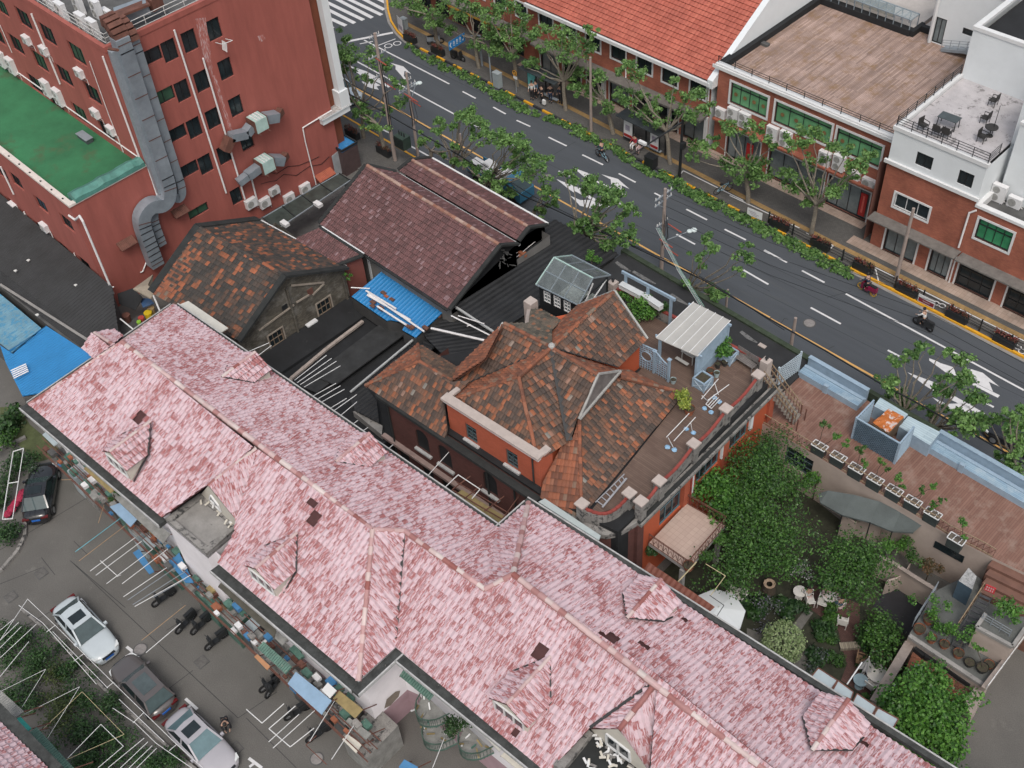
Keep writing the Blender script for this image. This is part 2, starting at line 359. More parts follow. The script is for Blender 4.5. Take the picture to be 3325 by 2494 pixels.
mb=MB();mb.face([(GX0,47.2,.004),(GX1,46.2,.004),(GX1,58.9,.004),(-72,59.2,.004),(-80,60.4,.004),(-86,66,.004),(-88,110,.004),(-118,110,.004),(-118,64,.004),(GX0,60,.004)],asph);struct(mb.build('road'))
KERB=[T(1,0,x,y)for x,y in((1110,-60),(1125,90),(1150,180),(1200,260),(1250,310),(1320,365))]
KERB=[Ve((p.x,p.y,0))for p in KERB]+[Ve((-66,59.0,0)),Ve((-48,58.75,0)),Ve((-28.7,58.5,0)),Ve((GX1,57.6,0))]
mb=MB();top=[(p.x,p.y,.14)for p in KERB]
mb.face([*top,(GX1,80,.14),(-80,110,.14)][::1],pave,[(p[0],p[1])for p in[*top,(GX1,80,.14),(-80,110,.14)]]);sw=struct(mb.build('pavement'))
if sw.data.polygons[0].normal.z<0:sw.data.flip_normals()
k=tag(MB().build('x')or bpy.data.objects.new('kerb',None),'x','kerb')if False else None
kroot=thing('kerb','far street kerb painted yellow and black along the pavement','kerb',tuple(KERB[5]));mb=MB();mb2=MB();mb3=MB();acc=0
for i in range(len(KERB)-1):
 a,b=KERB[i],KERB[i+1];L=(b-a).length;n=max(1,round(L/1.1));d=(b-a)/n;s=Ve((-d.y,d.x,0)).normalized()
 if s.y<0:s=-s
 if i<5:s=Ve((d.y,-d.x,0)).normalized()*(1 if Ve((d.y,-d.x,0)).x>0 else-1)
 for j in range(n):
  p,q=a+d*j,a+d*(j+1);al=(acc%2==0);acc+=1
  yel=True if(i<5 or p.x>-28.9)else al
  (mb if yel else mb2).hex([(p.x,p.y),(q.x,q.y),(q.x+s.x*.17,q.y+s.y*.17),(p.x+s.x*.17,p.y+s.y*.17)],0,.165,kerb_yel if yel else kerb_blk)
  if i<5 or p.x>-28.9:mb3.hex([(p.x-s.x*.25,p.y-s.y*.25),(q.x-s.x*.25,q.y-s.y*.25),(q.x-s.x*.01,q.y-s.y*.01),(p.x-s.x*.01,p.y-s.y*.01)],.0,.02,conc)
mb.build('yellow_stones',kroot);mb2.build('black_stones',kroot);mb3.build('gutter',kroot)
def strip(name,y0,y1,x0,x1,z,mt,y0b=None,y1b=None):
 mb=MB();y0b=y0 if y0b is None else y0b;y1b=y1 if y1b is None else y1b
 q=[(x0,y0),(x1,y0b),(x1,y1b),(x0,y1)];mb.face([(a,b,z)for a,b in q],mt,[(a,b)for a,b in q]);return struct(mb.build(name))
va=T(1,0,1900,490,.14);vb=T(3,1,700,470,.14);vc=T(3,1,2150,1200,.14)
strip('tactile_path',va.y-.22,va.y+.22,-80,vb.x,.148,tactile,vb.y-.22,vb.y+.22);strip('tactile_path',vb.y-.22,vb.y+.22,vb.x,GX1,.148,tactile,vc.y-.4,vc.y+.04)
strip('shopfront_paving',62.7,63.6,-66,-30.3,.15,pale_tile);strip('shopfront_paving',60.75,61.75,-30.3,GX1,.15,pale_tile,60.4)
mb=MB()
def line(c,r,x1,y1,x2,y2,w=.15,z=.012,mt=None,m=None):
 a,b=T(c,r,x1,y1,z),T(c,r,x2,y2,z);d=(b-a).normalized();s=Ve((-d.y,d.x,0))*w/2
 (m or mb).face([a-s,b-s,b+s,a+s],mt or white_paint)
for q in((1,0,940,320,1620,670),(1,0,1725,730,1830,785),(1,0,1970,855,2070,910),(2,0,190,960,300,1010),(2,0,445,1095,590,1165),(2,0,715,1235,880,1315),(2,0,1005,1385,1140,1455),(2,0,1290,1540,1345,1568),(2,1,1545,195,1710,280),(2,1,1850,355,2020,440),(2,1,2165,525,2212,550),(3,1,140,520,320,620),(3,1,440,685,620,780),(3,1,790,870,2212,1640),(3,2,2212,165,2212,165.1),(1,0,880,490,2140,1170),(2,0,0,1075,150,1150),(2,0,525,1365,615,1405),(2,1,1000,140,1060,175),(2,1,1130,215,1170,235),(2,1,1465,395,1615,475),(2,1,2000,680,2200,795),(3,1,510,980,750,1110),(3,1,1125,1320,1250,1385),(1,0,840,890,970,970),(1,0,1090,1035,1160,1070),(1,0,1310,1165,1500,1270),(3,2,1780,200,1970,300)):line(*q)
line(1,0,1105,830,785,655,.15,.012,yel_paint);line(1,0,1170,855,1105,830,.15,.012,yel_paint)
line(1,0,785,335,1170,260,.32);line(1,0,905,350,1010,330,.12);line(1,0,1010,378,1190,310,.12)
line(3,1,188,1068,1090,1575,.17,.012,yel_paint);line(2,1,340,15,1075,425,.15,.012,yel_paint);line(2,1,1075,425,2212,1060,.16,.012,yel_paint);line(1,0,1170,855,2000,1325,.15,.012,yel_paint);line(2,0,35,1325,340,1490,.15,.012,yel_paint)
for q in((1090,95,1400,285),(1410,290,1640,412),(1820,515,2085,660)):line(3,2,*q,.16,.012,yel_paint)
for q in((930,-10,1100,78),(810,-10,1080,120),(715,-10,1005,142),(630,12,935,160),(560,30,865,185),(520,82,795,205),(480,120,690,225),(1030,-20,1110,20)):line(1,0,*q,.42)
line(2,0,1520,1362,2000,1600,.09,.16);line(2,1,1890,85,2212,235,.09,.16);line(3,1,0,150,420,345,.09,.16);line(3,1,470,385,690,485,.09,.16);line(3,1,1025,660,2212,1245,.09,.16)
line(3,1,690,485,640,540,.09,.16);line(3,1,1025,660,1055,785,.09,.16);line(2,0,1520,1362,1475,1420,.09,.16)
def poly(ox,oy,pts,sc=400/2212):
 q=[T(0,0,(ox+x*sc)/KK,(oy+y*sc)/KK,.012)for x,y in pts]
 a=sum(q[i].x*q[(i+1)%len(q)].y-q[(i+1)%len(q)].x*q[i].y for i in range(len(q)))
 mb.face(q if a>0 else q[::-1],white_paint)
A=(1750,480)
poly(*A,[(615,355),(1045,515),(990,545),(940,545),(1570,835),(1540,875),(1480,850),(900,545),(830,530),(760,480)])
poly(*A,[(1120,475),(1420,560),(1625,740),(1480,672),(1505,810),(1300,700),(1290,570)])
poly(*A,[(310,560),(760,735),(720,760),(1270,1045),(1225,1080),(650,780),(630,805),(540,745)])
poly(*A,[(560,860),(745,940),(940,935),(1140,1045),(915,1058),(980,1100),(735,1040),(700,1000)])
A=(1080,100)
poly(*A,[(305,630),(600,725),(840,850),(1040,1000),(1000,1020),(620,835),(575,805),(530,820),(430,745)])
poly(*A,[(520,910),(740,915),(860,980),(790,1000),(830,1060),(700,1030),(600,995)])
poly(*A,[(1040,575),(1270,640),(1410,775),(1290,720),(1280,810),(1325,870),(1290,880),(1230,800),(1130,690),(1130,630)])
A=(2880,1120)
poly(*A,[(760,240),(870,280),(960,325),(1190,400),(1240,530),(1480,640),(2030,905),(1990,950),(1480,690),(1160,520),(1130,550),(920,395),(760,280)])
poly(*A,[(1460,420),(1720,500),(2020,750),(1830,660),(1905,840),(1620,700),(1520,490)])
poly(*A,[(365,490),(985,720),(950,765),(1760,1230),(1720,1275),(830,820),(700,740)])
poly(*A,[(815,940),(1070,1060),(1310,1050),(1370,1010),(1500,1060),(1480,1215),(1330,1250),(1150,1160),(1050,1140)])
for cx_,cy_,tt in((1000,270,(1080,100)),(1160,225,(1080,100))):
 c=T(0,0,(tt[0]+cx_*.1808)/KK,(tt[1]+cy_*.1808)/KK,.012)
 for i in range(12):
  a0,a1=2*pi*i/12,2*pi*(i+1)/12
  mb.face([(c.x+cos(a0)*.3,c.y+sin(a0)*.3,.012),(c.x+cos(a0)*.4,c.y+sin(a0)*.4,.012),(c.x+cos(a1)*.4,c.y+sin(a1)*.4,.012),(c.x+cos(a1)*.3,c.y+sin(a1)*.3,.012)],white_paint)
for px_,py_ in((1510,945),(1560,965),(2165,1295),(2195,1330)):
 c=T(3,1,px_,py_,.16)
 for i in range(12):
  a0,a1=2*pi*i/12,2*pi*(i+1)/12
  mb.face([(c.x+cos(a0)*.17,c.y+sin(a0)*.17,.16),(c.x+cos(a0)*.24,c.y+sin(a0)*.24,.16),(c.x+cos(a1)*.24,c.y+sin(a1)*.24,.16),(c.x+cos(a1)*.17,c.y+sin(a1)*.17,.16)],white_paint)
struct(mb.build('road_markings',loc=(0,0,0)))
seam=mat('tar_seam',(.022,.024,.027),.8,.1,3);patch=mat('asphalt_patch',(.045,.050,.056),.9,.15,1,fine=.3)
mb=MB()
for q in((1,0,1300,470,2212,900),(1,0,960,1230,1500,1520),(2,0,240,1210,700,1430),(2,0,490,1232,660,1130),(3,1,0,560,2212,1610),(3,1,0,640,2212,1700),(3,1,0,800,1500,1550),(3,1,640,900,830,850),(3,1,270,1110,300,1065),(3,1,300,1065,330,1075),(3,1,650,1310,700,1285),(2,1,1400,60,2212,420),(2,1,1100,300,2212,850)):line(*q,.035,.008,seam)
struct(mb.build('road_seams'))
def manhole(c,r,x,y,rad,z=.01,sq=False,lab='',mt=None):
 p=T(c,r,x,y,z);m=MB()
 if sq:
  a=rad;m.hex([(p.x-a,p.y-a),(p.x+a,p.y-a),(p.x+a,p.y+a),(p.x-a,p.y+a)],z-.01,z+.012,mt or dconc);m.hex([(p.x-a*.85,p.y-a*.85),(p.x+a*.85,p.y-a*.85),(p.x+a*.85,p.y+a*.85),(p.x-a*.85,p.y+a*.85)],z,z+.02,mat('cover_iron',(.10,.095,.09),.7,.3,6))
 else:
  o=[(p.x+cos(2*pi*i/18)*rad,p.y+sin(2*pi*i/18)*rad)for i in range(18)];m.hex(o,z-.01,z+.012,dconc)
  o=[(p.x+cos(2*pi*i/18)*rad*.82,p.y+sin(2*pi*i/18)*rad*.82)for i in range(18)];m.hex(o,z,z+.02,mt or mat('cover_pale',(.22,.205,.20),.8,.2,6))
 return tag(m.build('manhole_cover'),lab,'manhole')
manhole(3,1,500,1105,.45,lab='round pale manhole cover in the near lane beside the dashed line');manhole(2,0,435,1415,.42,lab='round pale manhole cover ahead of the blue truck')
manhole(0,3,1120,712,.42,lab='round manhole cover beside the front corner of the white car');manhole(1,3,562,1585,.38,lab='round manhole cover near the foot of the pink building corner')
for x,y,l in((330,105,'square drain cover on the yard at the end of the black car'),(88,292,'square drain cover at the left picture edge beyond the hedge'),(1610,812,'square drain cover in the yard beside the grey car'),(1880,1505,'square drain cover beside the silver car windscreen')):manhole(0,3,x,y,.33,sq=True,lab=l)
mb=MB()
for q in((0,3,1010,690,1110,770,.16),(0,3,1060,735,995,775,.14),(0,3,1480,1105,1575,1190,.16),(0,3,1530,1150,1478,1198,.14),(0,3,640,308,682,352,.16),(0,3,655,325,610,335,.14),(0,3,1985,1580,2090,1659,.16),(0,3,2030,1620,1990,1650,.14)):line(*q[:6],w=q[6])
struct(mb.build('parking_marks'))
mb=MB()
for q in((0,2,0,1440,900,900),(0,2,560,1525,1000,1900),(0,3,0,190,330,60),(0,3,590,30,1000,420),(0,3,420,400,0,640),(0,3,1000,420,1900,1260),(0,3,1330,560,1700,330),(0,3,1540,880,1300,1060),(0,3,1900,1260,2212,1050),(1,3,0,1260,400,1659),(0,2,590,1370,700,1480),(0,2,330,1500,440,1640)):line(*q,.03,.008,seam)
struct(mb.build('yard_joints'))
def make_ac(kind):
 w,h,d={'s':(.85,.58,.33),'l':(.95,1.25,.36),'m':(.9,.75,.35)}[kind]
 t=thing('air_conditioner','x','air conditioner')
 m=MB();m.box((-w/2,-d,0),(w/2,0,h),acw);m.box((-w/2-.01,-d-.012,h-.04),(w/2+.01,.01,h+.012),acw);m.build('casing',t,local=True)
 for i in range(2 if kind=='l' else 1):
  cz=h*(.5 if kind!='l' else(.27+.46*i));R=min(h*.42,.27)if kind!='l' else.24;g=MB()
  for rr in(R,R*.75,R*.5,R*.25):g.ring((-w*.14,-d-.02,cz),rr,.012,acg,'y',14)
  o=[(-w*.14+cos(2*pi*k/14)*R,-d-.006,cz+sin(2*pi*k/14)*R)for k in range(14)];g.face(o,acg)
  g.build('fan_grille',t,local=True)
 b=MB()
 for x in(-w*.35,w*.35):b.beam((x,0,-.03),(x,-d-.03,-.03),.04,.04,greym);b.beam((x,0,-.3),(x,-d,-.03),.03,.03,greym)
 b.build('bracket',t,local=True);p=MB();p.path([(w/2,-d*.4,.15),(w/2+.1,-d*.4,.1),(w/2+.12,-.02,-.1),(w/2+.12,-.02,-.5)],.02,pvc);p.build('hose',t,local=True)
 return t
ACP={}
def ac(kind,p,rot,label,group='air conditioners on the buildings'):
 if kind not in ACP:
  t=make_ac(kind);ACP[kind]=t;t.location=p;t.rotation_euler=(0,0,rot);t['label']=label;t['group']=group;return t
 return dup(ACP[kind],p,rot,label,group)
def pipe(name,root,pts,r=.055,mt=None):
 m=MB();m.path(pts,r,mt or pvc,7)
 for q in pts[1:-1]:m.ball(q,r*1.15,mt or pvc,6,4)
 return m.build(name,root)
U0,V0,V1,ZT,ZL=-65.8,26.5,20.5,18.5,9.5
UL=-100.0;VB=42.3
red=thing('red_office_block','tall red rendered block with a lower wing under a green coated roof','building',(U0,30,0))
wd=[(0,0,(1300,315),(1395,495)),(0,0,(1465,240),(1555,415)),(0,0,(1660,150),(1750,320)),(0,0,(1130,385),(1278,515)),(0,0,(1402,640),(1500,810)),(0,0,(1563,560),(1655,735)),(0,0,(1752,470),(1842,630)),(0,0,(1240,705),(1378,830)),(0,0,(1502,945),(1590,1105)),(0,0,(1655,868),(1740,1022)),(0,0,(1838,770),(1925,925)),(0,0,(1340,1010),(1475,1130)),(0,0,(1595,1235),(1680,1390)),(0,0,(1750,1160),(1830,1300)),(0,0,(1925,1050),(2010,1190)),(0,0,(1440,1300),(1570,1410)),(0,0,(1845,1490),(1925,1640)),(0,1,(1505,150),(1670,270))]
A,B=(U0,V1),(U0,VB);H=[]
def vhole(c,r,tl,br,A,B):
 s0,za=TW(c,r,tl[0],tl[1],A,B);s1,zb=TW(c,r,br[0],br[1],A,B);return[min(s0,s1),max(s0,s1),min(za,zb),max(za,zb)]
def winpx(c,r,pts4,A,B):
 """four corners tl,tr,br,bl -> averaged opening"""
 q=[TW(c,r,x,y,A,B)for x,y in pts4];return((q[0][0]+q[3][0])/2,(q[1][0]+q[2][0])/2,(q[2][1]+q[3][1])/2,(q[0][1]+q[1][1])/2)
def cwin(c,r,x,y,w,h,A,B):
 s,z=TW(c,r,x,y,A,B);return(s-w/2,s+w/2,z-h/2,z+h/2)
for col in(((1355,405),(1458,725),(1553,1022),(1642,1312)),((1515,328),(1613,648),(1702,946),(1792,1232)),((1710,235),(1802,552),(1885,848),(1970,1122))):
 for x,y in col:H.append(cwin(0,0,x,y,1.08,1.5,A,B))
for x,y in((1205,450),(1310,768),(1408,1070),(1505,1355)):H.append(cwin(0,0,x,y,1.6,1.0,A,B))
H.append(cwin(0,0,1888,1565,.95,1.35,A,B));H.append(cwin(0,1,1585,210,1.7,.75,A,B));H.append(cwin(1,1,-80,620,.9,1.2,A,B))if False else None
H=[h for h in H if h]
m=MB();wallh(m,(U0,V0),(U0,VB),0,ZT,redw,[(h[0]-(V0-V1),h[1]-(V0-V1),h[2],h[3])for h in H],.2)
wallh(m,(U0,V1),(U0,V0),0,ZL,redw,(),.2)
A2,B2=(UL,V0),(U0,V0);H2=[]
for x,y in((190,150),(380,275),(615,430),(130,355),(320,490),(515,605),(740,750),(280,670),(445,800),(640,910),(850,1045),(60,540)):H2.append(cwin(0,0,x,y,1.95,1.42,A2,B2))
for x,y in((15,60),(-10,290)):H2.append(cwin(0,0,x,y,1.6,1.25,A2,B2))
H2=[h for h in H2 if h[0]>.2]
wallh(m,A2,B2,0,ZT,redw,H2,.2)
A3,B3=(UL,V1),(U0,V1);H3=[]
for x,y in((130,1445),(330,1570),(20,1380)):H3.append(cwin(0,0,x,y,1.7,1.2,A3,B3))
for x,y in((330,160),(535,305),(110,170),(330,360),(515,520),(680,640)):H3.append(cwin(0,1,x,y,1.65,1.15,A3,B3))
H3=sorted(H3);HH=[]
for h in H3:
 if all(not(h[0]<g[1]and g[0]<h[1]and h[2]<g[3]and g[2]<h[3])for g in HH):HH.append(h)
H3=HH;wallh(m,A3,B3,0,ZL,redw,H3,.2)
m.hex([(UL,V0),(U0-.3,V0+.3),(U0-.3,VB-.1),(UL,VB)],ZT-.6,ZT-.45,dconc)
m.face([(U0,VB,0),(U0-34,VB,0),(U0-34,VB,ZT),(U0,VB,ZT)][::-1],redw)
m.hex([(UL,V0-.05),(U0+.05,V0-.05),(U0+.05,V0+.25),(UL,V0+.25)],ZT-.35,ZT+.02,redw);m.hex([(U0-.25,V0+.25),(U0+.05,V0+.25),(U0+.05,VB),(U0-.25,VB)],ZT-.35,ZT+.02,redw)
m.hex([(UL,V1+.25),(U0-.25,V1+.25),(U0-.25,V0-.002),(UL,V0-.002)],ZL-.55,ZL-.42,green_grass)
m.build('wall',red)
for h in H:window(red,(U0,V1),(U0,VB),h,bk_,glassd if random.random()<.7 else mat('curtain_dark_green',(.03,.08,.05),.5,.3,1),.05,2,1,.16)
for h in H2:window(red,A2,B2,h,bk_,glassd if random.random()<.6 else mat('curtain_dark_green',(.03,.08,.05),.5,.3,1),.06,3,1,.16)
for h in H3:window(red,A3,B3,h,bk_,glassd if random.random()<.6 else mat('curtain_blue',(.03,.06,.09),.5,.3,1),.06,3,1,.16)
cream=mat('cream_coping',(.62,.56,.52),.8,.12,2);m=MB()
m.hex([(UL,V1-.08),(U0+.08,V1-.08),(U0+.08,V1+.32),(UL,V1+.32)],ZL-.12,ZL+.05,cream);m.hex([(U0-.3,V1+.32),(U0+.08,V1+.32),(U0+.08,V0),(U0-.3,V0)],ZL-.12,ZL+.05,cream)
for i in range(16):m.box((U0-1-i*1.5,V1+.02,ZL+.05),(U0-.9-i*1.5,V1+.12,ZL+.12),bk_)
m.build('coping',red)
m=MB();m.path([(UL,V0-.06,ZL+.35),(U0-.5,V0-.06,ZL+.35)],.05,pvc);m.build('cable_trunk',red)
m=MB();pw=TU(1,0,672,880,U0);zb=pw.z;fl,fr=T(1,0,597,955,zb),T(1,0,845,830,zb);u1=(fl.x+fr.x)/2;v1,v2=fl.y,fr.y
m.hex([(U0-3,v1+.12),(u1-.12,v1+.12),(u1-.12,v2-.12),(U0-3,v2-.12)],zb-.62,zb-.12,white_w);m.hex([(U0-3,v1),(u1,v1),(u1,v2),(U0-3,v2)],zb-.12,zb,white_w,mtop=mat('dirty_slab',(.3,.28,.27),.9,.3,3,col2=(.5,.5,.49),thr=.5))
cc=T(1,0,758,838,zb);qx,qy=u1-.5,v2-.5
m.hex([(qx-.45,qy-.45),(qx+.45,qy-.45),(qx+.45,qy+.45),(qx-.45,qy+.45)],zb,zb+1.35,white_w);m.hex([(qx-.3,qy-.3),(qx+.3,qy-.3),(qx+.3,qy+.3),(qx-.3,qy+.3)],zb+1.35,ZT-.9,white_w)
m.hex([(qx-.42,qy-.42),(qx+.42,qy-.42),(qx+.42,qy+.42),(qx-.42,qy+.42)],ZT-.9,ZT-.7,white_w);m.build('column_balcony',red)
m=MB();m.hex([(U0-4,VB+.01),(U0-.35,VB+.01),(U0-.35,VB+.9),(U0-4,VB+.9)],0,ZT-1.2,mat('red_render_dark',(.17,.05,.025),.85,.2,1));m.hex([(U0-4,VB+.01),(U0+.3,VB+.01),(U0+.3,VB+1.8),(U0-4,VB+1.8)],ZT-1.2,ZT+.5,redw);m.build('corner_return',red)
m=MB()
for zz in(.45,.8,1.1):
 m.path([(UL,V0+.45,ZT+zz-.5),(U0-.45,V0+.45,ZT+zz-.5),(U0-.45,VB,ZT+zz-.5)],.025,mat('rail_steel',(.55,.55,.54),.4,.1,2))
for i in range(22):m.tube((U0-.45-i*1.5,V0+.45,ZT-.5),(U0-.45-i*1.5,V0+.45,ZT+.6),.025,.025,mat('rail_steel',(.55,.55,.54)),5)
for i in range(11):m.tube((U0-.45,V0+.45+i*1.5,ZT-.5),(U0-.45,V0+.45+i*1.5,ZT+.6),.025,.025,mat('rail_steel',(.55,.55,.54)),5)
m.build('roof_railing',red)
def onU(c,r,x,y,off=.09):p=TU(c,r,x,y,U0+off);return p
def onV(c,r,x,y,V=V0,off=.09):return TV(c,r,x,y,V-off)
for pts in(((1390,240),(1805,1540)),((1620,465),(1955,1590)),((1185,1345),(1255,1560))):pipe('downpipe',red,[onU(0,0,*p)for p in pts],.07)
pipe('downpipe',red,[onU(1,0,*p)for p in((680,880),(450,1020),(470,1130),(560,1485))],.05)
pipe('downpipe',red,[onU(1,0,*p)for p in((45,1440),(95,1640))],.07)
pipe('downpipe',red,[onU(0,1,*p)for p in((1120,700),(1140,690),(1185,570))],.05)
for pts in(((820,450),(1110,1250)),((250,110),(480,670)),((0,200),(95,420)),((715,490),(865,910)),((865,910),(985,1215))):pipe('downpipe',red,[onV(0,0,*p)for p in pts],.07 if pts[0][0]in(820,250)else.03)
pipe('downpipe',red,[onV(0,1,*p,V1)for p in((550,245),(600,280),(635,250),(660,290),(905,870))],.08)
for pts in(((5,1330),(110,1550)),):pipe('downpipe',red,[onV(0,0,*p,V1)for p in pts],.07)
pipe('downpipe',red,[onV(0,1,*p,V1)for p in((190,215),(290,410))],.06);pipe('downpipe',red,[onV(0,1,*p,V1)for p in((400,370),(490,575))],.03);pipe('downpipe',red,[onV(0,1,*p,V1)for p in((590,545),(650,690),(845,830),(905,815))],.04)
st=mat('lime_stain',(.50,.33,.33),.9,.3,3)
m=MB()
for pts in([(1560,150),(1640,140),(1700,560),(1690,620),(1610,400)],[(1690,600),(1720,600),(1860,1050),(1830,1050)],[(2050,290),(2100,275),(2120,310),(2080,340)]):
 q=[onU(0,0,*p,.012)for p in pts];m.face(q[::-1]if(q[1]-q[0]).cross(q[2]-q[1]).x<0 else q,mat('stain',(.37,.12,.10),.9,.25,1.5,col2=(.50,.36,.36),thr=.5,stretch=(4,4,.6)))
m.build('lime_stain',red)
m=MB()
for k_,(pp)in enumerate(([(2080,1470),(2150,1450),(2212,1440)],)):m.path([onU(0,0,*p,.04)for p in pp],.02,bk_,4)
m.path([onU(1,0,*p,.04)for p in((100,1400),(180,1370),(240,1390),(330,1330),(420,1320),(520,1280),(580,1250))],.02,bk_,4);m.path([onU(1,0,*p,.04)for p in((240,1440),(300,1390),(400,1400),(500,1330),(600,1310),(660,1250))],.02,bk_,4)
m.build('cable',red)
F='air conditioners on the left red facade'
for i,(kd,x,y,l)in enumerate([('s',240,340,'small air conditioner under the upper left window of the red block'),('s',378,425,'small air conditioner straddling the white downpipe of the red block'),('s',660,605,'small air conditioner alone below the third top window'),('l',50,520,'tall double air conditioner, far left of the pair above the green roof'),('l',130,575,'tall double air conditioner next to the far left pair partner, nearer the pipe'),('l',410,755,'tall double air conditioner, left unit of the middle pair'),('l',505,825,'tall double air conditioner, right unit of the middle pair'),('s',785,925,'small air conditioner above the lowest window row near the corner'),('s',910,1060,'small air conditioner overlapping the lowest window near the duct')]):
 p=onV(0,0,x,y,V0,0);ac(kd,p,0,l,F)
F='air conditioners on the lower red wing'
for kd,c,r,x,y,l in[('m',0,1,140,205,'air conditioner at the upper left of the low red wing wall'),('l',0,1,30,170,'tall air conditioner cut by the left picture edge'),('l',0,1,205,405,'tall air conditioner right above the black corrugated roof'),('s',0,1,45,275,'small air conditioner under the tall one at the left edge'),('s',0,1,380,355,'small air conditioner with a dangling white hose'),('s',0,1,590,690,'small air conditioner touching the black corrugated roof'),('s',0,1,145,350,'grey air conditioner between two others, low on the wing')]:
 ac(kd,onV(c,r,x,y,V1,0),0,l,F)
F='air conditioners at the foot of the red facade'
for x,y,kd,l in[(55,1660,'m','air conditioner furthest left in the cluster at the wall foot'),(165,1655,'m','rusty white air conditioner second in the wall foot cluster'),(240,1555,'s','small air conditioner raised above its neighbours at the wall foot'),(360,1620,'m','air conditioner beneath the dark glass canopy corner'),(485,1540,'m','air conditioner furthest right at the foot of the red wall')]:
 p=TU(1,0,x,y,U0+.35);p.x=U0;ac(kd,p,pi/2,l,F)
p=TU(1,0,-62,1655+5,U0+.35);p.x=U0
F='air conditioners on the roof of the red block'
for x,y,kd,l in[(535,150,'l','tall roof air conditioner third from the corner ducts'),(425,60,'l','tall roof air conditioner near the railing, cut at the top'),(700,240,'l','roof air conditioner second from the rusty duct'),(790,290,'l','roof air conditioner nearest the rusty duct'),(810,130,'l','roof air conditioner behind the two nearest the duct'),(665,90,'l','grey sided roof air conditioner in the second row'),(880,130,'s','small roof unit tucked against the rusty duct')]:
 ac(kd,T(0,0,x,y,ZT-.45),0,l,F)
def duct(mb,pts,w,d,mt,mtop=None):
 for i in range(len(pts)-1):mb.beam(pts[i],pts[i+1],w,d,mt)
def chk(P,k=2):
 for _ in range(k):
  Q=[P[0]]
  for a,b in zip(P[:-1],P[1:]):
   L=math.hypot(b[0]-a[0],b[1]-a[1]);f=min(.25,.45/L);Q+=[(a[0]+(b[0]-a[0])*f,a[1]+(b[1]-a[1])*f),(b[0]-(b[0]-a[0])*f,b[1]-(b[1]-a[1])*f)]
  P=Q+[P[-1]]
 return P
def facade_duct(m,pts,U,off,w,d,mt,seam_m):
 """rectangular duct lying on a facade of normal +u, bends mitred: outline swept in the (v,z) plane"""
 P=[Ve((0,p[0],p[1]))for p in chk(pts)];L=[];R=[]
 for i in range(len(P)):
  d0=(P[i]-P[i-1]).normalized()if i else(P[1]-P[0]).normalized();d1=(P[i+1]-P[i]).normalized()if i<len(P)-1 else d0
  t=(d0+d1).normalized();nrm=Ve((0,-t.z,t.y));sc=w/2/max(.3,abs(nrm.dot(Ve((0,-d0.z,d0.y)))))
  L.append(P[i]+nrm*sc);R.append(P[i]-nrm*sc)
 for i in range(len(P)-1):
  a,b,c,e=L[i],L[i+1],R[i+1],R[i];x0,x1=U+off,U+off+d
  F_=lambda q,x:(x,q.y,q.z)
  m.face([F_(a,x1),F_(e,x1),F_(c,x1),F_(b,x1)],mt);m.face([F_(a,x0),F_(a,x1),F_(b,x1),F_(b,x0)],mt);m.face([F_(e,x1),F_(e,x0),F_(c,x0),F_(c,x1)],mt)
  ln=(P[i+1]-P[i]).length;k=max(1,int(ln/1.5))
  if ln<.3:continue
  for j in range(k+1):
   f=j/k;q0=a+(b-a)*f;q1=e+(c-e)*f;dd=(P[i+1]-P[i]).normalized()*.03
   m.face([F_(q0-dd,x1+.03),F_(q1-dd,x1+.03),F_(q1+dd,x1+.03),F_(q0+dd,x1+.03)],seam_m)
 for e in(0,-1):m.face([(U+off,L[e].y,L[e].z),(U+off+d,L[e].y,L[e].z),(U+off+d,R[e].y,R[e].z),(U+off,R[e].y,R[e].z)],mt)
vz=lambda c,r,x,y,U=U0+.7:(lambda p:(p.y,p.z))(TU(c,r,x,y,U))
d1=thing('ventilation_duct','wide galvanised duct, left of two running down the corner of the red block','duct',(U0+.4,27.5,0),group='big ducts on the red block')
m=MB();facade_duct(m,[vz(0,0,960,300),vz(0,0,1345,1490),vz(0,0,1340,1590),vz(0,0,1290,1640),vz(0,1,1215,160),vz(0,1,1150,220),vz(0,1,1130,300),vz(0,1,1190,480),vz(0,1,1250,640)],U0,.15,.98,.85,duct_m,rust);m.build('duct_run',d1)
d2=thing('ventilation_duct','narrower galvanised duct, right of two running down the corner of the red block','duct',(U0+.4,28.7,0),group='big ducts on the red block')
m=MB();facade_duct(m,[vz(0,0,1085,320),vz(0,0,1470,1530),vz(0,0,1450,1600),vz(0,1,1390,105),vz(0,1,1280,175),vz(0,1,1240,220),vz(0,1,1240,300),vz(0,1,1310,490)],U0,.1,.6,.5,duct_m,rust);m.build('duct_run',d2)
m=MB();m.path([TV(0,0,870,390,V0-.25),TV(0,0,940,400,V0-.25)],.1,rust)
for a,b in(((960,300),(900,190)),((1060,320),(1000,195))):
 p=TU(0,0,*a,U0+.5)
 for k_ in range(5):
  an0,an1=pi/2*k_/5,pi/2*(k_+1)/5;r0=1.0;w_=.5 if a[0]==960 else.36
  c=Ve((U0-.5,p.y,p.z));a0=c+Ve((cos(an0)*r0,0,sin(an0)*r0));a1=c+Ve((cos(an1)*r0,0,sin(an1)*r0));m.beam(a0,a1,w_*2,.7,rust)
m.build('elbow',d1)
m=MB();z=ZT+.5;pts=[T(0,0,930,130,z),T(0,0,1180,40,z+.3),T(0,0,1260,-10,z+.3)]
for i in range(2):m.beam(pts[i],pts[i+1],.9,.8,rust if i else duct_m)
m.beam(T(0,0,850,150,z+.5),T(0,0,1180,20,z+.6),.8,.15,rust);m.build('roof_run',d1)
m=MB();a,b=TV(0,0,885,390,V0-.1),TV(0,0,1270,1540,V0-.1)
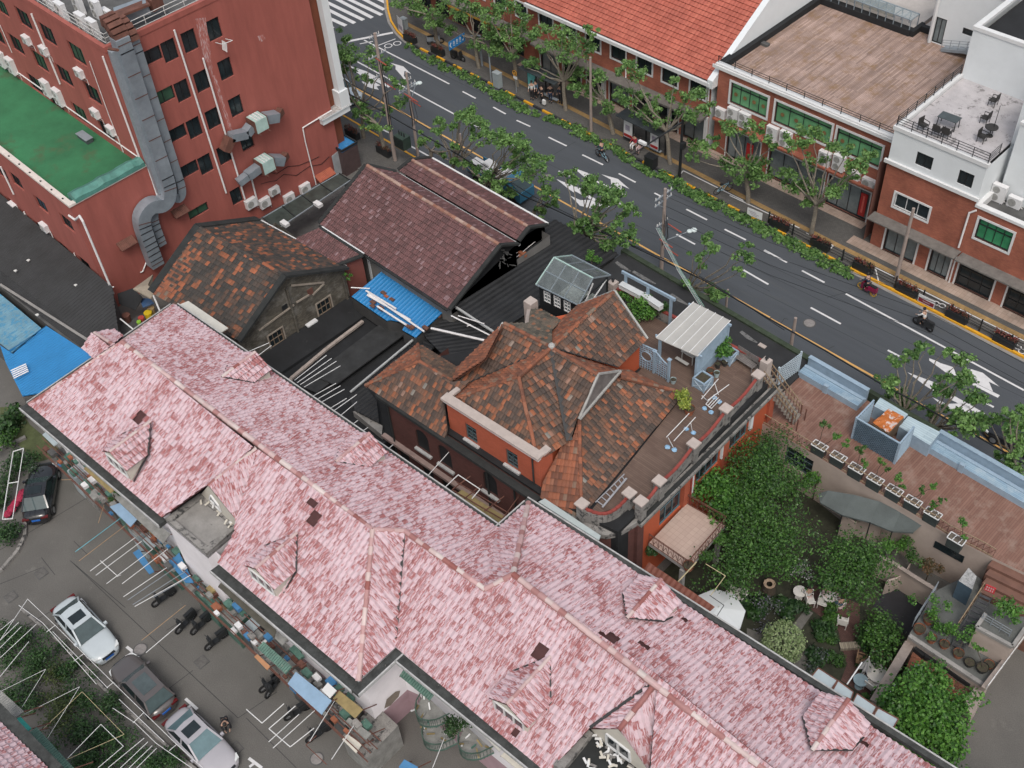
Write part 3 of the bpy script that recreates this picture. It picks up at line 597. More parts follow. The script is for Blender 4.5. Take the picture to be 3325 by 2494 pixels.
t3=thing('corner_trunking','flat grey metal trunking covering the corner edge of the red block','duct',(U0,V0-.4,8))
p0,p1=TU(0,0,900,400,U0+.3),TU(0,0,1280,1530,U0+.3);m.beam((U0+.25,p0.y,p0.z),(U0+.25,p1.y,p1.z),.6,.5,greym);m.build('trunk_body',t3)
teal=mat('pale_green_panel',(.38,.52,.49),.5,.12,2)
for k_,(bx_,by_,el,er,lab)in enumerate([((98),985,(-10,1060),(280,900),'upper exhaust fan box with a curved duct on the red wall'),(155,1315,(0,1400),(320,1250),'lower exhaust fan box with a tapering duct on the red wall')]):
 t=thing('exhaust_fan',lab,'exhaust fan',tuple(TU(1,0,bx_,by_,U0+.5)),group='exhaust fans on the red wall');m=MB();p=TU(1,0,bx_,by_,U0+.9)
 m.box((U0+.2,p.y-.55,p.z-.5),(U0+1.3,p.y+.55,p.z+.5),teal);m.build('fan_box',t)
 f=MB()
 for y_ in(-.57,.53):f.box((U0+.18,p.y+y_,p.z-.52),(U0+1.33,p.y+y_+.05,p.z+.54),rust)
 for y_ in(-.3,-.05,.2):f.box((U0+.3,p.y+y_,p.z+.5),(U0+1.3,p.y+y_+.08,p.z+.58),wt_)
 f.build('fan_frame',t)
 q=TU(1,0,*er,U0+.6);e=MB();e.beam((U0+.7,p.y+.55,p.z+.05),(U0+.7,q.y-.5,q.z),.8,.7,duct_m);e.beam((U0+.7,q.y-.5,q.z),(U0+.45,q.y+.1,q.z+.1),.5,.5,rust);e.build('outlet_duct',t)
 q=TU(1,0,*el,U0+.6);e=MB();e.beam((U0+.7,p.y-.55,p.z-.05),(U0+.7,q.y,q.z),.7,.6,duct_m)
 if k_==0:r0=TU(0,0,1790,1200,U0+.6);r1=TU(0,0,1830,1090,U0+.6);e.beam((U0+.7,q.y,q.z),(U0+.7,r1.y,r1.z),.7,.6,duct_m);e.beam((U0+.7,r1.y,r1.z),(U0+.7,r0.y,r0.z),.7,.6,rust)
 else:r0=TU(0,0,1900,1460,U0+.6);e.beam((U0+.7,q.y,q.z),(U0+.6,r0.y,r0.z),.6,.5,duct_m)
 e.build('inlet_duct',t);s=MB()
 for y_ in(-.4,.4):s.beam((U0,p.y+y_,p.z-.55),(U0+1.6,p.y+y_,p.z-.55),.05,.05,rust);s.beam((U0,p.y+y_,p.z-1.0),(U0+1.2,p.y+y_,p.z-.55),.05,.05,rust)
 s.build('bracket',t)
t=thing('drying_rack','window drying rack with a white cloth high on the red wall','drying rack',tuple(TU(0,0,1760,340,U0+.4)));m=MB();p,q=TU(0,0,1720,340,U0+.05),TU(0,0,1800,310,U0+.05)
m.path([p,p+Ve((.9,0,.2)),q+Ve((.9,0,.2)),q],.025,wt_,5);m.build('rack_frame',t);m=MB();m.slab([p+Ve((.3,.2,-.5)),p+Ve((.9,.2,-.5)),p+Ve((.9,.35,.15)),p+Ve((.3,.35,.15))],.02,wt_);m.build('cloth',t)
tarp=mat('green_tarpaulin',(.07,.20,.17),.6,.35,1.5,bump=.6)
a,b=T(0,0,560,1600,ZL+.2),T(0,0,1110,1280,ZL+.2);m=MB();n=14;rows=[]
for i in range(n+1):
 f=i/n;y=V1+.45+(V0-V1-.5)*f;x=U0-.5;rz=uni(-.06,.06)
 rows.append([Ve((x-.55+uni(-.05,.05),y,ZL-.4)),Ve((x-.35,y+uni(-.05,.05),ZL+.35+rz)),Ve((x+.15,y,ZL+.55+rz)),Ve((x+.6,y+uni(-.05,.05),ZL+.3+rz)),Ve((x+.62,y,ZL-.02))])
for i in range(n):
 for k_ in range(4):m.face([rows[i][k_],rows[i+1][k_],rows[i+1][k_+1],rows[i][k_+1]][::-1],tarp)
m.face(rows[0],tarp);m.face(rows[-1][::-1],tarp);tag(m.build('tarpaulin',smooth=False),'green tarpaulin bundled along the edge of the green coated roof','tarpaulin')
for(c,r,x,y,w_,l,cm)in((0,1,1015,470,1.3,'small rusty awning on the blank red wall of the wing',rust),(0,1,1440,215,1.2,'rusty awning with peeling paint beside the ducts',rust),(1,0,630,1400,1.6,'orange red corrugated awning at the right end of the red wall',mat('orange_awning',(.33,.08,.04),.6,.2,2))):
 p=TU(c,r,x,y,U0+.3);t=thing('awning',l,'awning',tuple(p),group='awnings on the red wall');m=MB()
 lay(m,[Ve((U0,p.y-w_/2,p.z+.25)),Ve((U0+.65,p.y-w_/2,p.z-.1)),Ve((U0+.65,p.y+w_/2,p.z-.1)),Ve((U0,p.y+w_/2,p.z+.25))],cm,.12,2,(0,.03),rows=False,jit=0);m.build('awning_sheet',t)
 m=MB()
 for s_ in(-1,1):m.beam((U0,p.y+s_*w_*.45,p.z-.35),(U0+.6,p.y+s_*w_*.45,p.z-.13),.03,.03,rust)
 m.build('bracket',t)
p=T(0,0,680,1105,ZL-.3);m=MB();m.hex([(p.x-.7,p.y-.25),(p.x+.7,p.y-.25),(p.x+.7,p.y+.25),(p.x-.7,p.y+.25)],ZL-.4,ZL-.1,mat('grey_board',(.06,.075,.08),.7,.2,3),top=True);m.beam((p.x-.75,p.y,ZL-.07),(p.x+.75,p.y,ZL-.05),.6,.04,greym);tag(m.build('roof_hatch'),'small dark hatch board lying on the green coated roof','hatch')
V1F,V3F=63.6,61.75
roof_o=tilemat('orange_red_tile',[(0,(.34,.085,.055)),(.5,(.385,.10,.068)),(1,(.43,.12,.08))],.6)
awn=mat('stone_canopy',(.15,.14,.13),.85,.25,2,fine=.2)
b1=thing('tiled_shop_building','two storey brick shop building with a big plain orange red tiled roof','building',(-55,V1F,0));A,B=(-64.4,V1F),(-45.25,V1F)
H=[]
for x,y in((425,155),(612,245),(802,342),(1003,425),(1212,520),(1415,615),(1640,715)):H.append(cwin(2,0,x,y,1.55,1.3,A,B))
G=[];dz=.15
for x in(.6,3.3,6.1,8.7,11.3,14.0,16.6):G.append((x,x+2.1,dz,2.75))
m=MB();wallh(m,A,B,0,6.3,brick1,H+G,.2);m.face([(-45.25,V1F,0),(-45.25,V1F+30,0),(-45.25,V1F+30,8),(-45.25,V1F,6.3)],white_w);m.build('wall',b1)
for h in H:window(b1,A,B,h,bk_,glassd,.06,2,1,.12,proud=(.14,wt_))
for i,h in enumerate(G):window(b1,A,B,h,bk_,glassd if i%3 else glassb,.08,2,1,.15,proud=(.1,wt_),name='shopfront')
e0=6.45;ev=V1F-.45;tr=TU(2,0,2175,0,-45.25)
k_=(tr.z-e0)/(tr.y-ev);xx=-45.25
R=[Ve((-64.8,ev,e0)),Ve((xx,ev,e0)),Ve((xx,ev+17,e0+17*k_)),Ve((-64.8,ev+17,e0+17*k_))]
m=MB();lay(m,R,roof_o,.34,.42,(0,.03),.07,jit=.2,lm=mat('roof_gap_shade_red',(.14,.03,.02),.8,.2,3));m.build('roof',b1)  # lm: dark red lips, gap shade between courses put into the colour
m=MB();m.box((-64.9,ev-.25,e0-.35),(xx+.2,ev-.05,e0-.05),wt_);m.box((-64.9,ev-.05,e0-.3),(xx,V1F+.1,e0-.06),dconc);m.build('gutter',b1)
m=MB();m.hex([(xx,ev-.2),(xx+.5,ev-.2),(xx+.5,ev+17),(xx,ev+17)],[0+6,6,6,6],[e0+.25,e0+.25,e0+17*k_+.3,e0+17*k_+.3],white_w);m.build('gable_parapet',b1)
m=MB();m.box((-64,V1F-1.1,2.95),(-45.4,V1F-.003,3.12),awn);m.build('canopy',b1)
m=MB()
for x in(-56.5,-49.3,-45.6):m.box((x,V1F-.2,.15),(x+.3,V1F-.004,2.94),wt_)
m.build('pilaster',b1)
for x,y0,y1 in(((2,0,1735,600),0,0),((2,0,1065,370),0,0)):
 p=TV(*x,V1F-.12);pipe('downpipe',b1,[(p.x,V1F-.12,6.2),(p.x,V1F-.12,3.2)],.06)
sg=mat('shop_sign_red',(.35,.02,.02),.5,.1,2);m=MB();p,q=TV(2,0,1165,690,V1F-.3),TV(2,0,1500,860,V1F-.3);m.box((p.x-.2,V1F-.35,2.55),(q.x,V1F-.28,2.93),sg);m.build('shop_sign',b1)
b0=thing('corner_shop_building','brick corner shop row behind the street trees at the crossing','building',(-74,64,0));A0,B0=(-82,64.6),(-64.42,63.9)
G=[(x,x+1.9,.15,2.7)for x in(.8,3.4,6,8.6,11.2,13.8)];H=[(x,x+1.4,4.1,5.5)for x in(1,3.8,6.6,9.4,12.2,15)]
m=MB();wallh(m,A0,B0,0,7.2,brick1,G+H,.2);m.hex([(-82,64.9),(-64.42,64.3),(-64.42,80),(-82,80)],7,7.2,dconc);m.face([(-82,80,0),(-82,64.6,0),(-82,64.6,7.2),(-82,80,7.2)],brick1);m.build('wall',b0)
for h in H:window(b0,A0,B0,h,bk_,glassd,.06,2,1,.12,proud=(.14,wt_))
for h in G:window(b0,A0,B0,h,bk_,glassd,.08,2,1,.15,name='shopfront')
m=MB();m.box((-82,62.9,2.9),(-64.5,63.88,3.08),awn);m.box((-75,62.88,2.7),(-66,62.95,2.92),mat('amber_sign',(.45,.25,.04),.5,.2,2));m.build('canopy',b0)
b2=thing('deck_roof_building','brick building with a wide weathered boarded roof terrace and green windows','building',(-37,V1F,0));A,B=(-44.72,V1F),(-29.5,V1F)
H=[]
for tl,br in(((2,0,1905,670),(3,0,150,960)),((3,0,232,830),(3,0,655,1165)),((3,0,722,1060),(3,0,1045,1365))):
 h=hole(A,B,tl,br);H.append(h)
H=[(h[0],h[1],5.1,6.9)for h in H]
G=[hole(A,B,(2,0,1870,1080),(2,0,2120,1330)),hole(A,B,(3,0,180,1215),(3,0,600,1560)),hole(A,B,(3,1,640,30),(3,1,945,300))];G=[(h[0],h[1],.15,2.8)for h in G]
print('B2',H,G)
m=MB();wallh(m,A,B,0,7.75,brick1,H+G,.25);m.face([(-29.5,V1F,0),(-29.5,V3F,0),(-29.5,V3F,7),(-29.5,V1F,7)][::-1],brick1);m.build('wall',b2)
med=mat('brown_medallion',(.20,.12,.05),.6,.3,4)
for h in H:
 f=window(b2,A,B,h,bk_,glassg,.06,4,1,.15,proud=(.16,wt_));a,b,c,d=h
 g=MB();g.box((A[0]+a+.05,V1F+.1,d-.45),(A[0]+b-.05,V1F+.15,d-.39),bk_);g.build('transom',f);g=MB()
 for i in range(4):
  x=A[0]+a+(b-a)*(i+.5)/4;o=[(x+cos(2*pi*k/10)*.17,V1F+.105,(c+d)/2-.1+sin(2*pi*k/10)*.17)for k in range(10)];g.face(o,med)
 g.build('medallion',f)
for h in G:window(b2,A,B,h,bk_,glassb,.09,4,1,.2,proud=(.08,wt_),name='shopfront')
m=MB();x=A[0]+G[2][1]-.75;m.box((x,V1F-.02,.5),(x+.55,V1F+.04,2.5),sg);m.box((x+.2,V1F-.03,.8),(x+.35,V1F-.018,2.3),mat('banner_text',(.6,.12,.10),.5,.2,9));m.build('red_banner',b2)
m=MB();p=TV(2,0,2025,1175,V1F-.1);m.box((p.x,V1F-.1,.6),(p.x+.6,V1F-.04,2.3),sg);m.build('red_banner',b2)
zd=7.5
fl=[Ve((-44.4,V1F+.35,zd)),Ve((-29.6,V1F+.35,zd)),T(3,0,1735,560,zd),T(3,0,1730,440,zd),T(3,0,1420,315,zd),T(3,0,1340,250,zd),T(3,0,1280,300,zd),T(3,0,575,20,zd)]
fl[2].x=max(fl[2].x,-29.3);m=MB();m.face([Ve((-44.4,V1F+.35,zd-.01)),Ve((-28.9,V1F+.35,zd-.01)),Ve((-28.9,90,zd-.01)),Ve((-44.4,90,zd-.01))],deck_w,[(q[1],q[0])for q in((-44.4,V1F),(-28.9,V1F),(-28.9,90),(-44.4,90))]);m.build('roof_deck',b2)
m=MB();m.hex([(-45.0,V1F-.12),(-29.35,V1F-.12),(-29.35,V1F+.33),(-45.0,V1F+.33)],7.72,7.98,wt_);m.hex([(-45.2,V1F-.2),(-29.3,V1F-.2),(-29.3,V1F-.12),(-45.2,V1F-.12)],7.6,7.86,wt_);m.build('parapet',b2)
bk=[T(3,0,575,20,zd),T(3,0,1280,300,zd),T(3,0,1350,250,zd),T(3,0,1440,290,zd)];m=MB()
m.hex([(-44.95,V1F+.34),(-44.35,V1F+.34),(-44.35,bk[0].y),(-44.95,bk[0].y)],zd,zd+.5,roofblk);yb_=(bk[0].y+bk[1].y)/2;m.hex([(-44.95,yb_),(bk[1].x,yb_),(bk[1].x,yb_+.6),(-44.95,yb_+.6)],zd,zd+.49,roofblk);m.hex([(bk[1].x-.01,yb_+.1),(bk[1].x+.3,yb_+.1),(bk[1].x+.3,yb_+1.8),(bk[1].x-.01,yb_+1.8)],zd,zd+.48,roofblk)
m.hex([(bk[1].x+.3,yb_+1.2),(-31,yb_+1.2),(-31,yb_+1.6),(bk[1].x+.3,yb_+1.6)],zd,zd+.47,roofblk);m.build('black_upstand',b2)
m=MB();m.hex([(-46,yb_+.61),(bk[1].x,yb_+.61),(bk[1].x,yb_+9),(-46,yb_+9)],zd,zd+.3,mat('pale_roof',(.42,.39,.37),.9,.15,.6,fine=.2));m.hex([(bk[1].x+.31,yb_+1.7),(-31,yb_+1.7),(-31,yb_+9),(bk[1].x+.31,yb_+9)],zd,zd+.3,mat('pale_roof',(.42,.39,.37)));m.build('rear_roof',b2)
def railing(name,root,pts,h=.9,n=4,step=1.05,r=.018,mt=None,rails=None):
 m=MB();mt=mt or bk_
 for i in range(len(pts)-1):
  a,b=Ve(pts[i]),Ve(pts[i+1]);L=(b-a).length;k=max(1,round(L/step))
  for j in range(n):z=Ve((0,0,h*(j+1)/n));m.beam(a+z,b+z,r*1.6,r*1.6,mt)
  for j in range(k+1):q=a+(b-a)*j/k;m.beam(q,q+zv(h+.02),r*2.4,r*2.4,mt)
 return m.build(name,root)
r2=thing('terrace_railing','thin black railing round the boarded roof terrace','railing',(-37,V1F,7.98));
railing('rail_run',r2,[(-44.9,V1F+.1,7.98),(-29.45,V1F+.1,7.98)],.55,3,1.5);
t=thing('glass_skylight','long glass skylight box with steel frames behind the boarded terrace','skylight',(bk[0].x+4,yb_,zd));sk=mat('skylight_glass',(.28,.34,.36),.08,.2,1,alpha=.55);sfm=mat('skylight_frame',(.20,.24,.27),.4,.1,2)
m=MB();x0,x1,y0,y1,zz=bk[0].x+.4,bk[1].x-.1,yb_+.1,yb_+1.3,zd+1.3;n=11
for i in range(n+1):
 x=x0+(x1-x0)*i/n;m.beam((x,y0,zd+.3),(x,y0,zz),.06,.06,sfm);m.beam((x,y1,zd+.3),(x,y1,zz),.06,.06,sfm);m.beam((x,y0,zz),(x,y1,zz),.05,.05,sfm)
m.beam((x0,y0,zz),(x1,y0,zz),.07,.07,sfm);m.beam((x0,y1,zz),(x1,y1,zz),.07,.07,sfm);m.build('frame',t);m=MB();m.face([(x0,y0,zz+.03),(x1,y0,zz+.03),(x1,y1,zz+.03),(x0,y1,zz+.03)],sk);m.build('glass_roof',t)
m=MB();m.box((x0,y1-.02,zd+.3),(x0+(x1-x0)*.72,y1+.02,zz-.1),mat('cream_panel',(.42,.41,.37),.7,.1,2));m.build('side_panel',t)
p=T(3,0,130,355,zd);t=thing('planter_box','small dark plant tray on the boarded terrace by the black upstand','planter',tuple(p));m=MB();m.hex([(p.x-.5,p.y-.2),(p.x+.5,p.y-.2),(p.x+.5,p.y+.2),(p.x-.5,p.y+.2)],zd,zd+.2,dconc);m.build('tray',t)
b3=thing('white_topped_building','brick and white corner building with a small paved roof terrace','building',(-25,V3F,0));A,B=(-28.95,V3F),(-22.3,V3F);ZB,ZW,ZF=7.45,10.2,9.95
H=[cwin(3,0,1415,1285,1.2,1.0,A,B),cwin(3,0,1745,1430,1.05,1.05,A,B)];Hb=[(1.1,3.72,4.1,5.25)];G=[(1.05,3.5,.15,2.7),(4.6,6.1,.15,2.65)]
m=MB();wallh(m,A,B,0,ZB,brick1,Hb+G,.2);wallh(m,A,B,ZB,ZW-.25,white_w,H,.2);m.face([(-28.95,V3F,0),(-28.95,V1F+.5,0),(-28.95,V1F+.5,ZB),(-28.95,V3F,ZB)][::-1],brick1);m.face([(-28.95,V3F,ZB),(-28.95,76,ZB),(-28.95,76,ZW-.25),(-28.95,V3F,ZW-.25)][::-1],white_w)
m.face([(-22.3,V3F,6),(-22.3,V3F+4,6),(-22.3,V3F+4,ZW-.25),(-22.3,V3F,ZW-.25)],white_w)
m.build('wall',b3)
m=MB();m.hex([(-29.15,V3F-.18),(-22.15,V3F-.18),(-22.15,V3F-.003),(-29.15,V3F-.003)],ZB-.12,ZB+.14,wt_);m.build('band_course',b3)
for h in H:window(b3,A,B,h,bk_,glassd,.07,2,1,.1)
for h in Hb:window(b3,A,B,h,wt_,glassd,.07,3,1,.1,proud=(.14,wt_))
for h in G:window(b3,A,B,h,bk_,glassb,.1,3,1,.15,proud=(.13,wt_),name='shopfront')
bw=T(3,0,1725,605,ZF);br_=T(3,0,2000,745,ZF);yw=(bw.y+br_.y)/2;xr=-22.5
tf=mat('terrace_screed',(.42,.40,.41),.85,.16,.8,fine=.3,col2=(.20,.19,.19),thr=.56)
m=MB();m.hex([(-28.7,V3F+.25),(xr,V3F+.25),(xr,yw),(-28.7,yw)],ZF-.1,ZF,tf);m.build('terrace_floor',b3)
m=MB();m.hex([(-29.05,V3F-.08),(-22.2,V3F-.08),(-22.2,V3F+.24),(-29.05,V3F+.24)],ZW-.26,ZW+.02,wt_);m.hex([(-29.05,V3F+.24),(-28.72,V3F+.24),(-28.72,yw),(-29.05,yw)],ZW-.26,ZW+.02,wt_);m.build('parapet',b3)
r3=thing('terrace_railing','black railing round the small paved terrace of the white topped building','railing',(-25,V3F,ZW));railing('rail_run',r3,[(-28.9,yw-.1,ZW),(-28.9,V3F+.08,ZW),(-22.35,V3F+.08,ZW),(-22.35,V3F+1.5,ZW)],.75,4,1.1)
ch=TU(3,0,1805,215,bw.x);zt_=ch.z-.1
m=MB();m.hex([(bw.x,yw+.002),(-16,yw+.002),(-16,yw+14),(bw.x,yw+14)],7,zt_,white_w,top=False);m.hex([(bw.x+.35,yw+.35),(-16.4,yw+.35),(-16.4,yw+13.6),(bw.x+.35,yw+13.6)],zt_-.7,zt_-.55,roofblk)
for q in([(bw.x-.06,yw-.06),(-15.9,yw-.06),(-15.9,yw+.32),(bw.x-.06,yw+.32)],[(bw.x-.06,yw+.32),(bw.x+.33,yw+.32),(bw.x+.33,yw+14),(bw.x-.06,yw+14)]):m.hex(q,zt_-.15,zt_+.1,wt_)
m.build('white_block',b3)
dw=T(3,0,1440,322,zd);yd=dw.y;A4,B4=(dw.x,yd),(bw.x,yd)
h1=hole(A4,B4,(3,0,1510,135),(3,0,1560,330));h1=(h1[0],h1[1]+.5,zd+.05,max(h1[3],zd+2.3));s0,_z=TW(3,0,1700,300,A4,B4)
h1=[TW(3,0,1478,300,A4,B4)[0],TW(3,0,1560,330,A4,B4)[0],zd+.05,TW(3,0,1512,130,A4,B4)[1]]
h2=[TW(3,0,1700,330,A4,B4)[0],bw.x-dw.x-.02,zd+1.5,TW(3,0,1720,215,A4,B4)[1]]
m=MB();wallh(m,A4,B4,zd-.3,zd+5.2,white_w,[tuple(h1),tuple(h2)],.15);m.face([(dw.x,yd,zd-.3),(dw.x,yd+14,zd-.3),(dw.x,yd+14,zd+5.2),(dw.x,yd,zd+5.2)][::-1],white_w);m.hex([(dw.x,yd+.3),(bw.x+8,yd+.3),(bw.x+8,yd+14),(dw.x,yd+14)],zd+4.6,zd+4.8,roofblk);m.hex([(dw.x-.05,yd-.05),(bw.x+.1,yd-.05),(bw.x+.1,yd+.3),(dw.x-.05,yd+.3)],zd+5.0,zd+5.25,wt_);m.build('rear_wall',b3)
window(b3,A4,B4,tuple(h1),bk_,glassb,.07,2,1,.08,name='glass_door');window(b3,A4,B4,tuple(h2),bk_,glassd,.06,1,1,.08,name='door')
pipe('downpipe',b3,[(dw.x+.25,yd-.15,zd+4.5),(dw.x+.25,yd-.15,zd)],.14,wt_)
t=thing('steel_stair','short grey steel stair with railings on the boarded terrace','stair',(bw.x-1.5,yd-.8,zd));m=MB();p0,p1=T(3,0,1545,410,zd),TU(3,0,1760,345,bw.x-.3)
x0,y0=p0.x,p0.y;x1=bw.x-.05;n=8;z1=zd+1.35;W_=1.0
for i in range(n):x=x0+(x1-x0)*i/n;m.box((x,y0,zd+(z1-zd)*(i+1)/n-.04),(x+(x1-x0)/n,y0+W_,zd+(z1-zd)*(i+1)/n),greym)
for yy in(y0,y0+W_):m.beam((x0,yy,zd+.1),(x1,yy,z1),.05,.22,greym)
m.build('flight',t)
for yy in(y0,y0+W_):railing('handrail',t,[(x0,yy,zd+.1),(x1,yy,z1)],.85,4,.7,.015,greym)
xc=T(3,0,1932,1010,ZF);e1=TU(3,0,2035,600,xc.x)
A5,B5=(xc.x,xc.y-.0),(-10,xc.y)
m=MB();zt5=e1.z-.1 if e1.z<18 else 14.5
m.hex([(xr+.02,V3F+3.4),(-12,V3F+3.4),(-12,yw-.01),(xr+.02,yw-.01)],6.5,13.4,white_w,top=False);m.hex([(xr+.3,V3F+3.7),(-12,V3F+3.7),(-12,yw-.2),(xr+.3,yw-.2)],12.6,12.75,roofblk)
for q in([(xr-.02,V3F+3.35),(-12,V3F+3.35),(-12,V3F+3.68),(xr-.02,V3F+3.68)],[(xr-.02,V3F+3.68),(xr+.28,V3F+3.68),(xr+.28,yw-.02),(xr-.02,yw-.02)]):m.hex(q,13.25,13.5,wt_)
m.build('side_block',b3)
A6,B6=(-21.9,V3F+2.4),(-12,V3F+2.4);h=hole(A6,B6,(3,0,2090,1385),(3,0,2205,1550));h=(h[0],h[1]+.4,h[2]+.1,h[3]-.0)
h=(1.9,3.4,8.0,9.3)
m=MB();wallh(m,A6,B6,6.4,12.1,white_w,[h],.15);m.face([(-21.9,V3F+2.4,6.4),(-21.9,V3F+3.4,6.4),(-21.9,V3F+3.4,12.1),(-21.9,V3F+2.4,12.1)][::-1],white_w);m.hex([(-21.95,V3F+2.35),(-12,V3F+2.35),(-12,V3F+2.7),(-21.95,V3F+2.7)],12.1,12.3,wt_);m.hex([(-21.95,V3F+2.7),(-12,V3F+2.7),(-12,V3F+3.3),(-21.95,V3F+3.3)],11.9,12.0,roofblk);m.build('right_wing',b3);window(b3,A6,B6,h,bk_,glassb,.07,2,1,.1)
b4=thing('right_brick_building','brick building at the right edge with green panes and a low roof holding two units','building',(-17,V3F,0));A,B=(-22.3,V3F),(-10,V3F)
H=[(.5,2.9,4.55,6.15),(4.3,6.4,4.5,6.1)];G=[(.1,2.7,.15,2.55),(3.7,6.2,.15,2.55)]
m=MB();wallh(m,A,B,0,6.9,brick1,H+G,.2);m.hex([(-22.25,V3F+.3),(-10,V3F+.3),(-10,V3F+2.39),(-22.25,V3F+2.39)],6.3,6.45,dconc);m.build('wall',b4)
m=MB();m.hex([(-22.3,V3F-.12),(-10,V3F-.12),(-10,V3F+.28),(-22.3,V3F+.28)],6.9,7.1,wt_);m.hex([(-22.3,V3F+.28),(-22.02,V3F+.28),(-22.02,V3F+2.4),(-22.3,V3F+2.4)],6.5,7.1,wt_);m.build('parapet',b4)
for h in H:f=window(b4,A,B,h,bk_,mat('green_pane',(.04,.22,.10),.3,.35,.8),.07,4,1,.12,proud=(.15,wt_));g=MB();g.box((A[0]+h[0],V3F+.07,h[3]-.5),(A[0]+h[1],V3F+.12,h[3]-.44),bk_);g.build('transom',f)
for h in G:window(b4,A,B,h,bk_,glassd,.12,3,3,.15,proud=(.12,wt_),name='shopfront')
pipe('downpipe',b4,[TV(3,1,1830,205,V3F-.12),TV(3,1,1775,225,V3F-.12),TV(3,1,1690,500,V3F-.12)],.07);pipe('downpipe',b4,[TV(3,1,1680,545,V3F-.12),TV(3,1,1610,785,V3F-.12)],.06)
m=MB();m.box((-29.1,V3F-1.0,2.9),(-22.35,V3F-.004,3.0),awn);m.build('canopy',b3);m=MB();m.box((-22.25,V3F-1.0,2.85),(-10,V3F-.004,2.97),awn);m.build('canopy',b4)
for kd,x,y,l in(('l',1990,1600,'tall two fan unit on the low roof at the right edge'),('m',2125,1650,'single fan unit on the low roof at the right edge')):
 p=T(3,0,x,y,6.5);ac(kd,(p.x,p.y+.2,6.5),0,l,'roof units at the right edge')
F='air conditioners between the storeys of the deck roof building'
for kd,c,r,x,y,l in[('m',2,0,1815,920,'first unit from the downpipe under the leftmost green window'),('l',2,0,1910,960,'second unit from the downpipe under the leftmost green window'),('l',2,0,2000,1000,'third unit from the downpipe, half behind a tree'),('l',3,0,195,1110,'unit under the middle green window, left one behind the tree'),('l',3,0,300,1150,'unit under the middle green window, right one with two big fans'),('l',3,0,610,1310,'unit between the middle and right green windows'),('l',3,0,725,1340,'dark unit below the left edge of the right green window'),('m',3,0,850,1420,'unit under the right green window, first of three'),('m',3,0,960,1480,'unit under the right green window, second of three'),('m',3,0,1045,1520,'unit under the right green window, last of three beside the corner')]:
 p=TV(c,r,x,y,V1F-.25);p.y=V1F;p.z-=.2;ac(kd,p,0,l,F)
m=MB();m.box((-44.6,V1F-.55,3.35),(-29.6,V1F-.003,3.5),brick1);m.build('service_ledge',b2)
wick=mat('black_wicker',(.03,.028,.027),.6,.3,6)
def chair(root,mt,s=1,arms=True):
 m=MB();m.box((-.26*s,-.25*s,.40*s),(.26*s,.25*s,.45*s),mt);m.build('seat',root,local=True);m=MB();m.hex([(-.26*s,.22*s),(.26*s,.22*s),(.26*s,.27*s),(-.26*s,.27*s)],.45*s,.92*s,mt);m.build('backrest',root,local=True)
 for x in(-.23,.23):
  for y in(-.22,.22):m=MB();m.beam((x*s,y*s,0),(x*s,y*s,.41*s),.035*s,.035*s,mt);m.build('leg',root,local=True)
 if arms:
  for x in(-.27,.27):m=MB();m.beam((x*s,-.24*s,.64*s),(x*s,.24*s,.66*s),.05*s,.03*s,mt);m.beam((x*s,-.24*s,.42*s),(x*s,-.24*s,.64*s),.03*s,.03*s,mt);m.build('armrest',root,local=True)
def table(root,w,d,h,mt,rnd=False,mleg=None):
 m=MB()
 if rnd:m.hex([(cos(2*pi*i/18)*w/2,sin(2*pi*i/18)*w/2)for i in range(18)],h-.04,h,mt)
 else:m.box((-w/2,-d/2,h-.04),(w/2,d/2,h),mt)
 m.build('table_top',root,local=True)
 if rnd:m=MB();m.tube((0,0,0),(0,0,h-.04),.035,.035,mleg or mt,8);m.tube((0,0,0),(0,0,.03),w*.28,w*.28,mleg or mt,12);m.build('pedestal',root,local=True)
 else:
  for x in(-w/2+.08,w/2-.08):
   for y in(-d/2+.08,d/2-.08):m=MB();m.beam((x*1.05,y*1.05,0),(x,y,h-.04),.05,.05,mleg or mt);m.build('leg',root,local=True)
p=T(3,0,1600,1010,ZF);p.z=ZF;t=thing('terrace_table','dark rectangular table on the paved roof terrace','table',tuple(p),.05);table(t,1.35,.8,.74,mat('slate_top',(.06,.075,.08),.4,.2,2),mleg=bk_)
p=T(3,0,1935,1085,ZF);p.z=ZF;t=thing('terrace_table','small round dark table beside the white block on the terrace','table',tuple(p),0);table(t,.85,.8,.7,wick,True)
m=MB();q=Ve(p)+Ve((.1,.1,0));m.tube(q,q+zv(2.3),.03,.02,bk_);tag(m.build('folded_parasol_pole'),'thin dark pole standing by the round terrace table','pole')
ck=thing('terrace_chair','wicker armchair at the left end of the dark terrace table','chair',tuple(T(3,0,1400,1040,ZF)),pi/2-.2,'chairs on the paved roof terrace');chair(ck,wick)
for x,y,a,l in((1510,1080,pi,'wicker armchair in front of the dark table, left of two'),(1585,1100,pi,'wicker armchair in front of the dark table, right of two'),(1895,980,-pi/2,'wicker armchair against the white block above the round table'),(1870,1130,pi/2,'wicker armchair in front of the small round table'),(1960,840,-pi/2,'wicker armchair furthest back by the white block')):
 dup(ck,tuple(T(3,0,x,y,ZF)),a,l)
purple=tilemat('purple_brown_tile',[(0,(.085,.042,.042)),(.55,(.12,.056,.056)),(.93,(.15,.07,.07)),(.96,(.19,.115,.12)),(1,(.22,.14,.15))],.7)
oldt=tilemat('old_orange_tile',[(0,(.036,.034,.032)),(.5,(.062,.050,.043)),(.74,(.10,.058,.042)),(.88,(.2,.078,.042)),(1,(.32,.105,.052))],.85)
oldt2=tilemat('villa_tile',[(0,(.055,.042,.036)),(.4,(.092,.061,.048)),(.7,(.135,.076,.052)),(.86,(.21,.085,.048)),(.97,(.30,.105,.05)),(1,(.20,.19,.17))],.85)
